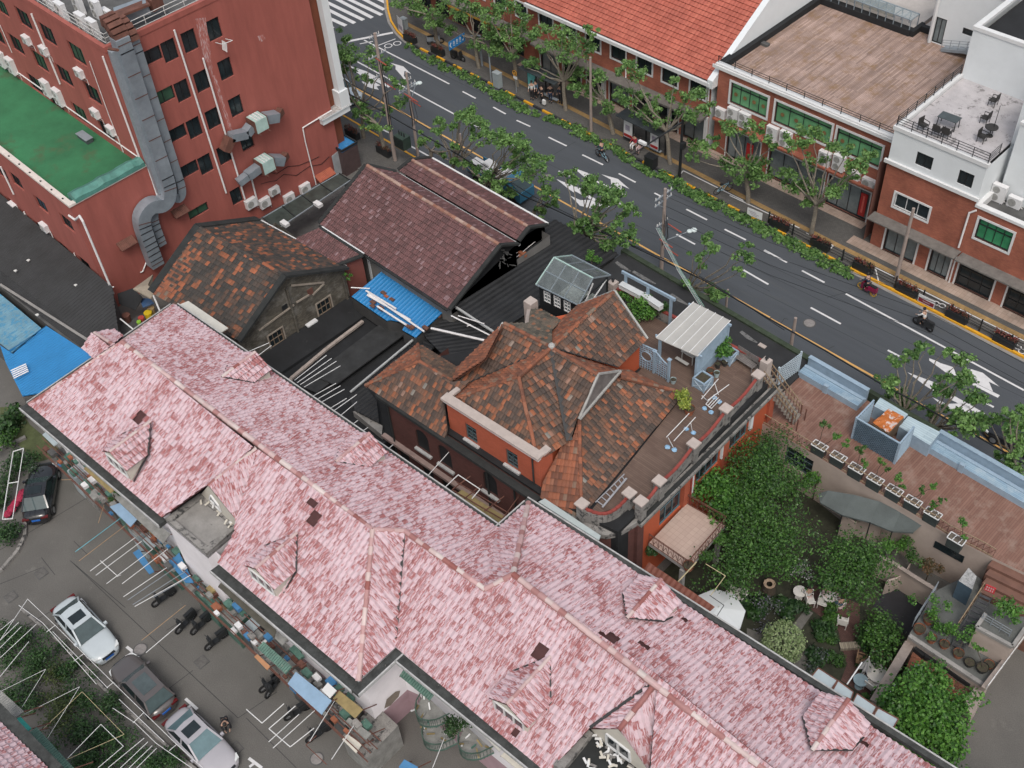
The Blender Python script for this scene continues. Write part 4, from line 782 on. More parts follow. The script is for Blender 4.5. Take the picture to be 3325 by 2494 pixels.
oldt3=tilemat('villa_orange_tile',[(0,(.13,.056,.037)),(.4,(.20,.078,.046)),(.85,(.29,.10,.052)),(1,(.16,.13,.10))],.85)
corr=mat('black_corrugated',(.017,.018,.020),.7,.4,.8,fine=.3,col2=(.05,.052,.054),thr=.7,stretch=(1,1,1))
bluec=mat('blue_tin',(.02,.19,.44),.5,.12,.6,fine=.1,col2=(.05,.22,.42),thr=.66)
bluep=mat('faded_blue_tin',(.13,.26,.34),.6,.2,1,fine=.2,col2=(.06,.22,.36),thr=.5)
stonew=brickmat('rubble_brick',(.075,.066,.052),(.13,.115,.09),(.05,.047,.042),.25,.08,.95,dirt=(.20,.19,.17),var=.4)
ridge_p=tilemat('ridge_mortar',[(0,(.22,.09,.06)),(.5,(.36,.26,.22)),(1,(.26,.11,.07))],.8)
cop=mat('dark_coping',(.022,.024,.024),.9,.35,1.5,fine=.3,col2=(.06,.06,.055),thr=.68)
def walls(root,pts,z1s,mt,z0=0,name='wall'):
 m=MB();n=len(pts)
 for i in range(n):
  j=(i+1)%n;a,b=pts[i],pts[j];L=math.hypot(b[0]-a[0],b[1]-a[1])
  m.face([(a[0],a[1],z0),(b[0],b[1],z0),(b[0],b[1],z1s[j]),(a[0],a[1],z1s[i])],mt,[(0,z0),(L,z0),(L,z1s[j]),(0,z1s[i])])
 return m.build(name,root)
t=thing('purple_tiled_house','low house with two parallel purple brown tiled roofs beside the road','building',(-50,38,0))
a1,a2=T(1,0,970,1320,7.6),T(1,1,2010,480,7.6);f1,f2=T(1,1,608,305,5.2),T(1,1,1592,1003,5.2)
ry=(a1.y+a2.y)/2;fy=(f1.y+f2.y)/2;xl=-57.5;xr=-43.0
a1,a2,f1,f2=Ve((xl,ry,7.6)),Ve((a2.x,ry,7.6)),Ve((xl+1.5,fy,5.2)),Ve((f2.x,fy,5.2));a1.x=T(1,0,970,1320,7.6).x;f1.x=T(1,1,608,305,5.2).x
m=MB();lay(m,[f1,f2,a2,a1],purple,.18,.36,(0,.028),.07);b1_,b2_=T(1,0,1215,1375,6.7),T(1,1,2150,470,6.7);by=(b1_.y+b2_.y)/2
lay(m,[a1,a2,Ve((b2_.x,by,6.7)),Ve((a1.x+.4,by,6.7))],purple,.18,.34,(0,.028),.02);m.build('tiled_roof',t)
m=MB();caps(m,a1,a2,ridge_p,.13,.36);m.build('ridge',t)
c1,c2,d1_,d2_=T(1,0,1335,1275,6.5),T(2,1,270,340,6.5),T(1,0,1205,1375,6.0),T(2,1,210,432,6.0);cy,dy=(c1.y+c2.y)/2,(d1_.y+d2_.y)/2
e1,e2=T(1,0,1480,1262,5.7),T(2,1,425,318,5.7);ey=(e1.y+e2.y)/2
c1,c2,d1_,d2_,e1,e2=[Ve((p.x,y,z))for p,y,z in((c1,cy,6.5),(c2,cy,6.5),(d1_,dy,6.0),(d2_,dy,6.0),(e1,ey,5.7),(e2,ey,5.7))]
m=MB();lay(m,[d1_,d2_,c2,c1],purple,.18,.36,(0,.028),.07);lay(m,[c1,c2,e2,e1],purple,.18,.34,(0,.028),.02);m.build('second_roof',t);m=MB();caps(m,c1,c2,ridge_p,.12,.36);m.build('ridge',t)
m=MB();m.beam(e1+Ve((0,.12,-.03)),e2+Ve((0,.12,-.03)),.14,.1,wt_);m.build('gutter',t);m=MB();m.beam(Ve((b1_.x-.2,by+.25,6.35)),Ve((b2_.x,by+.25,6.35)),.16,.12,mat('grey_gutter',(.40,.41,.41),.5,.1,2));m.build('gutter',t)
m=MB()
for p,q in((f1,a1),(f2,a2),(a1,Ve((b1_.x,by,6.7))),(a2,Ve((b2_.x,by,6.7))),(d1_,c1),(c1,e1),(d2_,c2),(c2,e2)):
 s=Ve((-.14 if p.x<-50 else.14,0,.03));m.beam(p+s,q+s,.3,.14,cop)
m.build('verge',t);m=MB();m.beam(f1+Ve((0,-.1,-.08)),f2+Ve((0,-.1,-.08)),.12,.1,cop);m.build('front_gutter',t)
walls(t,[(f1.x+.3,fy+.3),(f2.x-.1,fy+.3),(f2.x-.1,ey-.3),(f1.x+.3,ey-.3)],[5.0,5.0,5.2,5.2],mat('grey_plaster',(.16,.155,.15),.9,.2,1));
walls(t,[(a2.x-.12,fy+.3),(a2.x-.12,ry),(a2.x-.12,by)],[5.1,7.4,6.5],roofblk,4.5,'gable');walls(t,[(c2.x-.12,dy),(c2.x-.12,cy),(c2.x-.12,ey)],[5.9,6.4,5.6],roofblk,4.5,'gable')
m=MB();
for i in range(14):q=TU(1,1,2010+uni(0,90),520+uni(0,130),a2.x+.05);m.beam(q,q+Ve((.3,uni(-.4,.4),uni(-.3,.3))),.04,.04,dconc)
m.build('old_brackets',t)
t=thing('purple_lean_to','small purple tiled lean-to roof between the brick gable house and the big purple roof','building',(-53,33,0))
P=[T(1,1,375,435,5.0),T(1,1,715,640,5.0),T(1,1,925,560,5.6),T(1,1,590,345,5.6)];m=MB();lay(m,P,purple,.18,.3,(0,.025),.03);m.build('tiled_roof',t)
m=MB();m.beam(P[1]+Ve((.1,0,.04)),P[2]+Ve((.1,0,.04)),.3,.12,cop);m.beam(P[2],P[3],.2,.12,cop);m.build('verge',t);m=MB();m.beam(P[3]+Ve((0,.15,.02)),P[2]+Ve((0,.15,.02)),.1,.06,wt_);m.build('flashing',t)
q=[T(1,1,865,615,4.6),T(1,1,935,590,4.9),T(1,1,1070,690,4.6)];m=MB();m.hex([(P[1].x+.1,P[1].y+.1),(P[2].x-.1,P[2].y),(P[3].x,P[3].y),(P[0].x,P[0].y+.1)],0,[4.9,5.4,5.4,4.9],mat('maroon_wall',(.16,.05,.04),.8,.2,1));m.build('wall',t)
w1=TU(1,1,865,620,P[2].x-.1);m=MB();yy=fy+.25;m.box((P[1].x+.8,yy,2.5),(f1.x+4.6,yy+.04,5.05),white_w);m.build('white_wall',t)
t=thing('black_corrugated_shed','long shed under a black corrugated roof running towards the road','building',(-42,40,0))
P=[T(1,1,1600,930,5.0),T(1,1,2010,1160,5.0),T(2,1,360,905,4.9),T(2,1,980,548,4.2),T(2,1,490,283,4.2)]
P=[Ve((-43.55,33.9,5.0)),Ve((-39.0,33.9,5.0)),Ve((-38.9,45.4,4.1)),Ve((-44.85,45.3,4.1))]
m=MB();lay(m,P,corr,.42,30,(0,0,.07,.07),rows=False,jit=0);m.build('corrugated_roof',t);m=MB();m.beam(P[0]+Ve((0,-.05,-.06)),P[1]+Ve((0,-.05,-.06)),.14,.12,mat('grey_gutter',(.40,.41,.41)));m.build('gutter',t)
walls(t,[(-43.4,34.1),(-39.1,34.1),(-39.1,45.2),(-44.6,45.2)],[4.85,4.85,4.0,4.0],mat('soot_wall',(.05,.05,.05),.9,.3,1))
def loose(name,a,b,r,mt,lab,cat='pole'):m=MB();m.tube(a,b,r,r,mt,6);return tag(m.build(name),lab,cat)
loose('thin_pole',T(2,1,120,600,4.9),T(2,1,378,395,4.6),.03,pvc,'thin white pole on the black corrugated roof, upper of two');loose('thin_pole',T(2,1,150,610,4.9),T(2,1,380,418,4.6),.025,pvc,'thin white pole on the black corrugated roof, lower of two')
p=T(2,1,240,555,4.9);m=MB();m.box((p.x-.35,p.y-.12,4.8),(p.x+.3,p.y+.12,4.98),mat('terracotta',(.28,.10,.05),.8,.2,3));m.box((p.x-.1,p.y-.35,4.82),(p.x+.05,p.y+.3,4.93),mat('terracotta',(.28,.10,.05)));tag(m.build('broken_tile'),'orange broken ridge tile lying on the black corrugated roof','tile')
t=thing('blue_tin_roof','bright blue tin roof below the purple roof, strewn with pipes and tiles','roof',(-47,32.5,0));zb_=3.5
P=[T(1,1,1085,690,4.0),T(1,1,1572,1010,4.0),T(1,1,1352,1222,3.4),T(1,1,1245,1160,3.4),T(1,1,1280,1110,3.5),T(1,1,1150,1075,3.5),T(1,1,1120,1082,3.45),T(1,1,840,892,3.4)]
m=MB();lay(m,P,bluec,.3,30,(0,0,0,.045),rows=False,jit=0);m.build('tin_sheet',t);m=MB();m.hex([(p.x,p.y)for p in P],2.2,[p.z-.12 for p in P],mat('soot_wall',(.05,.05,.05)),top=False);m.build('wall',t)
zs=3.85
for i,(q,l)in enumerate([(((955,845),(1195,990)),'white pipe nearest the upper side of the blue tin roof'),(((965,880),(1310,1080)),'long white pipe in the middle of the bundle on the blue tin roof'),(((975,868),(1420,1172)),'longest white pipe reaching past the blue roof corner'),(((1045,970),(1275,1118)),'white pipe with an elbow crossing the lower side of the blue roof')]):
 loose('white_pipe',T(1,1,*q[0],zs+.05*i),T(1,1,*q[1],zs+.05*i),.07,pvc,l,'pipe')
loose('white_pipe',T(1,1,1475,1145,4.6),T(1,1,1935,1250,5.2),.08,pvc,'thick white pipe lying across the dark roof towards the villa','pipe');loose('white_pipe',T(1,1,1635,1045,5.0),T(1,1,1970,1215,5.2),.05,pvc,'thin white pipe beside the grey gutter of the black roof','pipe');loose('white_pipe',T(1,1,1690,1045,5.1),T(1,1,1900,1110,5.2),.035,pvc,'rusty thin pipe crossing beside the grey gutter','pipe')
loose('white_pipe',T(1,1,835,820,4.2),T(1,1,985,828,4.1),.04,pvc,'short pale pipe between the gable house and the blue roof','pipe');loose('white_pipe',T(1,1,1760,1130,5.1),T(1,1,1790,1115,5.1),.03,pvc,'short stub of white pipe near the villa','pipe')
tbm=mat('loose_tile_brown',(.13,.06,.04),.8,.3,3)
for i,(x,y,sz,l)in enumerate([(1180,772,.2,'loose tile nearest the purple eave'),(1170,838,.2,'loose tile in the second row on the blue roof'),(1095,865,.22,'dark loose tile above the pipes on the blue roof'),(1117,893,.17,'bright orange loose tile above the pipes'),(1162,917,.2,'loose brown tile right of the orange one'),(1010,940,.22,'loose tile below the pipes near the gable house'),(1008,970,.2,'dark loose tile at the lower left of the blue roof'),(1075,995,.26,'stack of loose tiles below the pipes'),(1310,1145,.4,'big heap of loose tiles at the lower blue corner'),(1430,1150,.25,'loose tiles at the right corner of the blue roof'),(1530,1048,.22,'loose tile at the far right edge of the blue roof')]):
 p=T(1,1,x,y,3.75);m=MB()
 for k_ in range(1 if sz<.24 else 4):
  o=Ve((uni(-sz,sz)*.5,uni(-sz,sz)*.3,k_*.04))if k_ else zv(0);a=p+o;w_=sz if sz<.24 else.2
  m.hex([(a.x-w_,a.y-w_*.6),(a.x+w_,a.y-w_*.5),(a.x+w_*.9,a.y+w_*.6),(a.x-w_*.9,a.y+w_*.5)],a.z,a.z+.07,mat('loose_tile_orange',(.36,.10,.04),.8,.2,3)if 'orange loose' in l else tbm)
 tag(m.build('loose_tile' if sz<.24 else 'tile_heap'),l,'roof tile','loose tiles on the blue roof')
t=thing('brick_gable_house','old rubble brick gable house with a patchy orange and black tiled roof','building',(-55,27,0))
Lf,Ln=T(0,1,1225,875,5),T(1,1,-76,1240,5);Rf,Rn=T(1,1,110,290,5),T(1,1,790,655,5);Kf,Kn=T(0,1,1600,348,7.5),T(1,1,290,718,7.5)
m=MB();lay(m,[Lf,Ln,Kn,Kf],oldt,.27,.34,(0,.03),.07);m.build('left_slope',t);m=MB();lay(m,[Rn,Rf,Kf,Kn],oldt,.27,.32,(0,.03),.035);m.build('right_slope',t)
m=MB();n_,s_,t_=frame([Lf,Ln,Kn,Kf]);up=n_*.045
lay(m,[Lf+up,Lf+(Ln-Lf)*.16+up,Kf+(Kn-Kf)*.16+up,Kf+up],oldt3,.27,.32,(0,.03),.035,base=False);m.build('newer_tiles',t)
m=MB();caps(m,Kf,Kn,oldt,.12,.36);m.build('ridge',t)
m=MB()
for p,q in((Lf,Kf),(Kf,Rf),(Ln,Kn),(Kn,Rn)):s=Ve((-.28 if q in(Kf,Rf)else.2,0,.06));m.beam(p+s,q+s,.62 if q in(Kf,Rf)else.45,.16,cop)
m.build('verge_coping',t);m=MB();m.beam(Rn+Ve((0,.1,0)),Rf+Ve((0,.1,0)),.07,.07,wt_);m.build('gutter',t)
wx=Kn.x-.05;ul=[(wx,Ln.y+.15),(wx,Kn.y),(wx,Rn.y-.15)]
G0,G1=(wx,Ln.y+.15),(wx,Rn.y-.15)
hs_=[hole(G0,G1,(1,1,180,1240),(1,1,300,1345)),hole(G0,G1,(1,1,560,965),(1,1,670,1030))];hs_=[(hs_[0][0],hs_[0][0]+1.15,2.35,3.55),(hs_[1][0],hs_[1][0]+1.15,2.35,3.55)]
hu=[(hole(G0,G1,(1,1,290,960),(1,1,340,1010))[0],0,4.15,4.7),(hole(G0,G1,(1,1,480,830),(1,1,540,890))[0],0,4.5,5.0)]
hz=hs_
m=MB();wallh(m,G0,G1,0,4.85,stonew,hz,.25);yk=Kn.y-G0[1];L_=G1[1]-G0[1]
m.face([(wx,G0[1],4.85),(wx,G1[1],4.85),(wx,Kn.y,7.35)],stonew,[(0,4.85),(L_,4.85),(yk,7.35)])
walls(t,[(wx-.3,G1[1]),(Kf.x+.3,G1[1]),(Kf.x+.3,G0[1]),(wx-.3,G0[1])],[4.85]*4,stonew)
m.build('gable_wall',t)
for h in hz:f=window(t,G0,G1,h,mat('old_wood_frame',(.20,.15,.11),.8,.2,3),glassd,.08,3,2,.1,proud=(.1,mat('pale_surround',(.28,.24,.20),.9,.2,2)));
for x,y in((310,985),(512,855)):
 p=TU(1,1,x,y,wx+.05);t2_=MB();t2_.box((wx-.1,p.y-.22,p.z-.25),(wx+.03,p.y+.22,p.z+.25),rust if x>400 else bk_);t2_.build('vent_opening',t)
m=MB()
for x0,y0,x1,y1 in((100,1165,310,1010),(310,1010,380,960),(360,805,620,780),(400,940,500,880),(530,880,620,790)):a,b=TU(1,1,x0,y0,wx+.06),TU(1,1,x1,y1,wx+.06);m.beam(a,b,.08,.12,mat('pale_surround',(.28,.24,.20)))
m.build('string_course',t)
m=MB();
for x0,y0,x1,y1 in((315,830,425,1225),(765,740,800,940)):a,b=TU(1,1,x0,y0,wx+.06),TU(1,1,x1,y1,wx+.06);m.beam((wx+.05,a.y,a.z),(wx+.05,a.y,1.9),.3,.14,stonew)
m.build('pilaster',t)
p=TU(1,1,520,1140,wx);p.x=wx;ac('s',p,pi/2,'small air conditioner on the old brick gable wall','air conditioners on the buildings')
m=MB();q=[T(0,1,1435,955,4.2),T(0,1,1500,925,4.25),T(0,1,1820,1142,4.25),T(0,1,1760,1180,4.2)];m.slab([p+zv(.9)for p in[T(0,1,1435,955,5.2),T(0,1,1502,927,5.3),T(0,1,1820,1142,5.3),T(0,1,1758,1182,5.2)]],.08,mat('cream_sheet',(.50,.49,.45),.6,.08,2))if False else m.slab([T(0,1,1435,955,6.5),T(0,1,1502,927,6.6),T(0,1,1820,1142,6.6),T(0,1,1758,1182,6.5)],.07,mat('cream_sheet',(.50,.49,.45),.6,.08,2));m.build('x')['label']='x'
o=bpy.data.objects['x'];o.name='roof_panel';tag(o,'long cream roof panel between the pink roof and the brick gable house','roof panel')
t=thing('courtyard_sheds','black flat felt roofs filling the courtyard below the gable wall','roof',(-45,27,0));m=MB()
A_=[T(1,1,190,1415,2.0),T(1,1,850,925,2.0),T(1,1,935,1085,2.0),T(1,1,420,1560,2.0)];wx_=wx+.02
m.hex([(wx_,21.9),(-39.8,22.6),(-39.6,33.8),(wx_,32.8)],0,1.9,roofblk)
q=[(wx_+.02,22.3),(wx_+2.0,22.4),(wx_+2.0,31.2),(wx_+.02,31.4)];m.hex(q,1.9,[2.5,2.15,2.15,2.5],roofblk);m.build('flat_roof',t)
m=MB();q=[T(1,1,930,1090,2.2),T(1,1,640,1310,2.1),T(1,1,360,1545,2.1),T(1,1,330,1600,2.1)]
for i in range(3):m.beam(q[i],q[i+1],.22,.16,mat('bleached_beam',(.33,.28,.25),.85,.25,2,col2=(.10,.08,.07),thr=.6))
m.build('beam',t);m=MB()
q=[T(1,1,1080,1100,2.4),T(1,1,1240,1160,2.4),T(1,1,560,1659,2.2),T(1,1,420,1600,2.2)];m.slab(q,.1,mat('felt_sheet',(.025,.026,.027),.8,.4,1.2,fine=.3));m.slab([p+Ve((.5,1.2,.12))for p in q],.1,mat('felt_sheet',(.025,.026,.027)));m.build('felt_layer',t)
m=MB();a,b=T(1,1,1400,1180,3.0),T(1,1,830,1655,3.0);m.beam(a,b,.12,.1,mat('grey_gutter',(.40,.41,.41)));m.build('gutter',t)
t=thing('ribbed_black_roof','ribbed black roof squeezed between the courtyard gutter and the villa','roof',(-40,29,0));m=MB()
lay(m,[T(1,1,1400,1190,3.0),T(1,1,1600,1010,3.4),T(1,1,1990,1170,4.6),T(1,1,1880,1350,4.6),T(1,1,1680,1470,4.0)],corr,.36,20,(0,0,.06,.06),rows=False,jit=0);lay(m,[T(1,1,1100,1430,2.6),T(1,1,1400,1195,2.6),T(1,1,1500,1300,3.0),T(1,1,1100,1620,3.0)],corr,.3,20,(0,0,.06,.06),rows=False,jit=0);lay(m,[T(1,2,815,215,2.6),T(1,2,940,120,2.6),T(1,2,1040,250,2.6),T(1,2,1060,430,2.6),T(1,2,870,330,2.6)],corr,.3,20,(0,0,.06,.06),rows=False,jit=0);m.build('ribbed_sheet',t)
m=MB();m.hex([(T(1,2,850,335,2.4).x,T(1,2,850,335,2.4).y),(T(1,2,1080,520,2.4).x,T(1,2,1080,520,2.4).y),(T(1,2,1085,440,2.5).x,T(1,2,1085,440,2.5).y),(T(1,2,870,320,2.5).x,T(1,2,870,320,2.5).y)],0,2.4,conc);m.build('low_wall',t)
t=thing('glass_canopy','dark dirty glass canopy along the foot of the red block','canopy',(-63,36,0));dg=mat('dirty_glass',(.045,.055,.05),.3,.5,1.2,fine=.3,col2=(.09,.08,.05),thr=.62)
q=[T(1,1,130,265,3.0),T(1,1,240,360,2.9),T(1,0,830,1440,3.0),T(1,0,740,1385,3.1)];m=MB();m.slab(q,.05,dg);m.build('glass_sheet',t);m=MB()
for f in(0,.25,.5,.75,1):m.beam(q[0]+(q[3]-q[0])*f+zv(.03),q[1]+(q[2]-q[1])*f+zv(.03),.06,.06,bk_)
m.beam(q[0],q[3],.07,.07,greym);m.beam(q[1],q[2],.07,.07,greym);m.build('frame',t)
m=MB();m.hex([(U0+.1,31.5),(q[1].x,q[1].y),(q[2].x,q[2].y),(U0+.1,41.6)],0,.4,dconc);m.build('base',t)
for x,y,l in((575,170,'white box fixed on the edge of the dark glass canopy'),(310,325,'rusty rimmed box at the lower corner of the dark glass canopy')):p=T(1,1,x,y,3.0);m=MB();m.box((p.x-.35,p.y-.2,3.05),(p.x+.35,p.y+.2,3.3),acw);tag(m.build('white_box'),l,'box')
m=MB();m.hex([(q[2].x-.1,q[2].y),(q[2].x+1.0,q[2].y+.1),(q[2].x+1.0,q[2].y+2.5),(q[2].x-.1,q[2].y+2.2)],0,1.2,dconc);tag(m.build('side_wall'),'low dark wall between the glass canopy and the purple roof','wall')
m=MB();m.hex([(-64.5,32),(-57.6,32),(-57.6,43),(-64.5,43)],.002,.012,roofblk);struct(m.build('yard_floor'))
t=thing('kiosk','brown kiosk with a blue roof on the near pavement','kiosk',(-66,43.6,0));z=2.4
q=[T(1,0,712,1045,z),T(1,0,882,1140,z),T(1,0,762,1212,z),T(1,0,730,1190,z)];p0,p1,p2=q[0],q[1],q[2];p3=p0+(p2-p1)
m=MB();m.hex([(p.x,p.y)for p in(p0,p1,p2,p3)],0,z-.12,mat('brown_panel',(.075,.05,.05),.6,.2,2));m.build('body',t);m=MB();m.slab([p+zv(0)for p in(p0,p1,p2,p3)],.1,mat('kiosk_blue',(.04,.20,.44),.4,.2,2,col2=(.2,.36,.5),thr=.62));m.build('roof',t)
m=MB()
for a,b in((p0,p1),(p1,p2),(p2,p3),(p3,p0)):m.beam(a+zv(.06),b+zv(.06),.12,.16,bk_)
m.build('roof_rim',t);m=MB();a,b=T(1,0,680,1250,2.2),T(1,0,740,1200,2.2);m.slab([a,b,b+zv(-1.9),a+zv(-1.9)],.04,mat('pale_grey_door',(.36,.38,.40),.6,.15,2))if False else m.hex([(a.x,a.y),(b.x,b.y),(b.x-.05,b.y+.05),(a.x-.05,a.y+.05)],.1,2.2,mat('pale_grey_door',(.36,.38,.40),.6,.15,2));m.build('side_door',t)
m=MB();m.hex([(-72,43.2),(-58,43.2),(-58,47.2),(-72,47.3)],.0,.13,pave,mtop=pave);m.hex([(-58,44.5),(20,44.5),(20,46.0),(-58,47.2)],0,.12,pave);struct(m.build('near_pavement'));m=MB();m.hex([(-72,47.3),(-58,47.2),(-58,47.35),(-72,47.45)],0,.16,kerb_yel);tag(m.build('near_kerb'),'yellow kerb of the near pavement beside the kiosk','kerb')
t=thing('left_black_roof','large black corrugated roof below the low red wing','roof',(-68,18,0));m=MB()
P=[Ve((-85,15.6,2.8)),Ve((-60.6,16.6,2.8)),Ve((-60.0,18.4,3.1)),Ve((-63.8,20.4,3.4)),Ve((-85,20.35,3.6))]
lay(m,P,corr,.3,20,(0,.1),rows=False,jit=0);P2_=[Ve((-85,14.5,2.6)),T(0,1,665,1310,2.6),T(0,1,705,1245,2.75),Ve((-85,15.6,2.75))];lay(m,P2_,corr,.2,20,(0,.05),rows=False,jit=0);m.build('corrugated_roof',t)
m=MB();m.hex([(-85,14.7),(-60.5,15.8),(-60.2,18.2),(-64,20.3),(-85,20.3)],0,2.5,dconc);m.build('wall',t);m=MB();m.beam(T(0,1,0,795,2.85),T(0,1,700,1240,2.85),.18,.06,conc);m.build('ridge_strip',t)
rb=mat('rubble_white',(.6,.6,.58),.8,.1,3)
for x,y,l in((125,690,'largest pale scrap on the black corrugated roof'),(228,607,'small white speck of rubble on the black roof'),(418,583,'white scrap near the red wall on the black roof'),(605,805,'pale scraps in the middle of the black roof'),(298,1042,'small white scrap near the pale ridge strip')):p=T(0,1,x,y,3.2);m=MB();m.hex([(p.x-.12,p.y-.1),(p.x+.13,p.y-.06),(p.x+.05,p.y+.12),(p.x-.1,p.y+.08)],p.z,p.z+.07,rb);tag(m.build('rubble_scrap'),l,'rubble')
t=thing('faded_blue_roof','faded blue corrugated roof at the left edge','roof',(-68,13.5,0));m=MB();P=[T(0,1,-400,950,2.4),T(0,1,95,1340,2.4),T(0,1,330,1145,2.6),T(0,1,0,870,2.6),T(0,1,-400,560,2.6)];lay(m,P,bluep,.28,20,(0,.03),rows=False,jit=0);m.build('corrugated_sheet',t);m=MB();m.hex([(p.x,p.y)for p in P],0,2.2,dconc);m.build('wall',t)
t=thing('bright_blue_roof','bright blue corrugated roof beside the end of the pink building','roof',(-62,13.3,0));m=MB();P=[T(0,1,-10,1285,2.4),T(0,1,45,1420,2.4),T(0,1,175,1680,2.4),T(0,1,345,1650,2.5),T(0,1,735,1375,2.7),T(0,1,700,1340,2.7),T(0,1,365,1120,2.7),T(0,1,100,1345,2.5)];P[0]=T(0,1,0,1280,2.4);lay(m,P,bluec,.22,20,(0,.03),rows=False,jit=0);m.build('corrugated_sheet',t)
m=MB();m.hex([(p.x,p.y)for p in P],0,2.15,dconc);m.build('wall',t)
for i in range(5):loose('white_pipe_piece',T(0,1,85+i*6,1485+i*15,2.75),T(0,1,208+i*5,1430+i*14,2.75),.045,pvc,('first','second','third','fourth','last')[i]+' short white tube from the top in the stack on the blue roof','pipe')
cl=[((0,1,1185,1035,1.8),.3,mat('yellow_plastic',(.6,.42,.02),.4,.1,2),'yellow bucket in the cluttered gap behind the pink roof'),((0,1,1210,1000,1.8),.25,mat('tan_plastic',(.35,.25,.12),.6,.2,2),'tan sack in the cluttered gap behind the pink roof'),((0,1,1130,1075,1.6),.22,mat('red_plastic',(.4,.06,.05),.5,.2,2),'red tub in the cluttered gap behind the pink roof'),((0,1,1113,1107,1.6),.16,mat('lime_plastic',(.25,.5,.05),.5,.1,2),'lime green box in the cluttered gap behind the pink roof'),((0,1,1010,1055,1.6),.3,mat('rust',(.13,.055,.04)),'rusty pot at the left of the cluttered gap')]
for(c,r,x,y,z),s,mt,l in cl:p=T(c,r,x,y,z);m=MB();m.tube((p.x,p.y,1.2),(p.x,p.y,z+.2),s*.8,s,mt,10);tag(m.build('bucket'),l,'bucket')
m=MB();q=[T(0,1,935,870,2.8),T(0,1,1060,825,3.3),T(0,1,1140,900,2.9),T(0,1,1080,1000,2.3),T(0,1,950,950,2.3)];m.slab(q,.05,roofblk);tag(m.build('black_tarpaulin'),'black sheet over the gap at the foot of the red wing corner','tarpaulin')
m=MB();q=[T(0,1,1110,900,2.6),T(0,1,1200,910,2.6),T(0,1,1230,945,2.4),T(0,1,1140,980,2.4)];m.slab(q,.05,mat('navy_sheet',(.02,.06,.14),.6,.3,2));tag(m.build('navy_sheet'),'navy blue sheet in the gap beside the brick gable roof','sheet')
m=MB();m.slab([T(0,1,1060,830,4.2),T(0,1,1220,715,4.2),T(0,1,1180,800,4.5),T(0,1,1240,860,4.4),T(0,1,1200,905,4.0)],.1,mat('beige_slab',(.27,.23,.18),.8,.15,2));tag(m.build('beige_slab'),'beige slab wedged between the red wall and the brick gable roof','slab')
m=MB();m.hex([(-62.5,17.5),(-55.5,18.0),(-55.5,21.5),(-62.5,21.8)],0,1.2,dconc);tag(m.build('clutter_floor'),'dark floor of the cluttered gap behind the pink gable end','floor')
loose('pole',T(0,1,960,1070,2.8),T(0,1,1065,1155,2.8),.05,wt_,'white rail at the edge of the cluttered gap');loose('pole',T(0,1,1225,885,4.3),T(0,1,1275,1005,4.0),.06,wt_,'white rail from the gable roof corner to the pink roof')
def PL(c,r,x,y,a,b,d):
 n=(b-a).cross(d-a);k=ray(c,r,x,y);return CAMP+k*((a-CAMP).dot(n)/k.dot(n))
orange_w=mat('orange_render',(.46,.095,.038),.8,.10,.6,fine=.15)
brownb=brickmat('maroon_brick',(.105,.040,.034),(.135,.052,.044),(.07,.032,.028),.24,.075,.85,var=.15)
orangeb=brickmat('orange_brick',(.38,.085,.04),(.43,.10,.05),(.26,.08,.05),.24,.075,.85,var=.12)
oldconc=mat('weathered_render',(.22,.21,.20),.9,.35,1.1,fine=.35,col2=(.045,.045,.045),thr=.53)
capst=mat('cap_stone',(.42,.36,.33),.8,.12,2.5);redtrim=mat('red_painted_rail',(.24,.045,.035),.7,.2,3,col2=(.35,.25,.2),thr=.66)
bluew=mat('blue_grey_wood',(.27,.36,.45),.65,.12,3,col2=(.40,.46,.52),thr=.64)
deckb=brickmat('brown_deck',(.115,.075,.058),(.15,.10,.078),(.055,.038,.03),2.6,.12,.75,dirt=(.10,.062,.048),var=.15)
V=thing('villa','orange and maroon brick villa with a many gabled patchy tiled roof and a deck terrace','building',(-31,31,0));ZR,ZE=11.5,9.25
A=T(2,1,470,1300,ZR);N1=T(2,1,960,860,ZR);NE=T(2,1,1222,1240,ZE);W1=T(1,1,2060,1110,ZR);E1=T(2,1,835,1518,ZR);H1=T(2,2,205,60,ZR)
NV=PL(2,1,1000,1457,A,N1,NE);m=MB();L4=dict(tw=.2,ch=.36,prof=(0,.03),lift=.1)
lay(m,[NV,NE,N1,A],oldt2,**L4)
nl=T(2,1,690,965,9.4);lay(m,[A,N1,nl,PL(2,1,555,1085,A,N1,nl),PL(2,1,470,1172,A,N1,nl)],oldt3,**L4)
m.build('north_roof',V)
m=MB();wb=T(2,1,375,1000,9.3);lay(m,[W1,A,PL(2,1,470,1165,W1,A,wb),PL(2,1,548,1090,W1,A,wb),wb,PL(2,1,300,1000,W1,A,wb),PL(2,1,285,1112,W1,A,wb)],tilemat('grey_green_tile',[(0,(.06,.055,.045)),(.5,(.11,.095,.075)),(.9,(.16,.12,.09)),(1,(.25,.10,.05))],.9),**L4)
wf=T(1,1,1780,1580,9.2);lay(m,[W1,PL(1,1,1910,1395,W1,A,wf),PL(1,1,1640,1570,W1,A,wf),wf,A],oldt2,**L4)
we=T(1,1,1690,1460,8.7);w3=T(1,1,1645,1572,9.0);lay(m,[W1,PL(1,1,1985,1175,W1,we,w3),we,w3,PL(1,1,1910,1395,W1,we,w3)],oldt3,**L4);m.build('west_roof',V)
m=MB();sl=T(1,2,1650,240,9.0);lay(m,[A,wf,PL(1,1,1680,1640,A,H1,wf),sl,H1],oldt3,**L4)
hb=T(2,2,345,665,9.2);lay(m,[H1,sl,hb],oldt2,**L4);vb=T(2,2,612,572,9.2);lay(m,[A,H1,hb,PL(2,2,395,715,H1,hb,vb),vb],oldt2,**L4);m.build('south_roof',V)
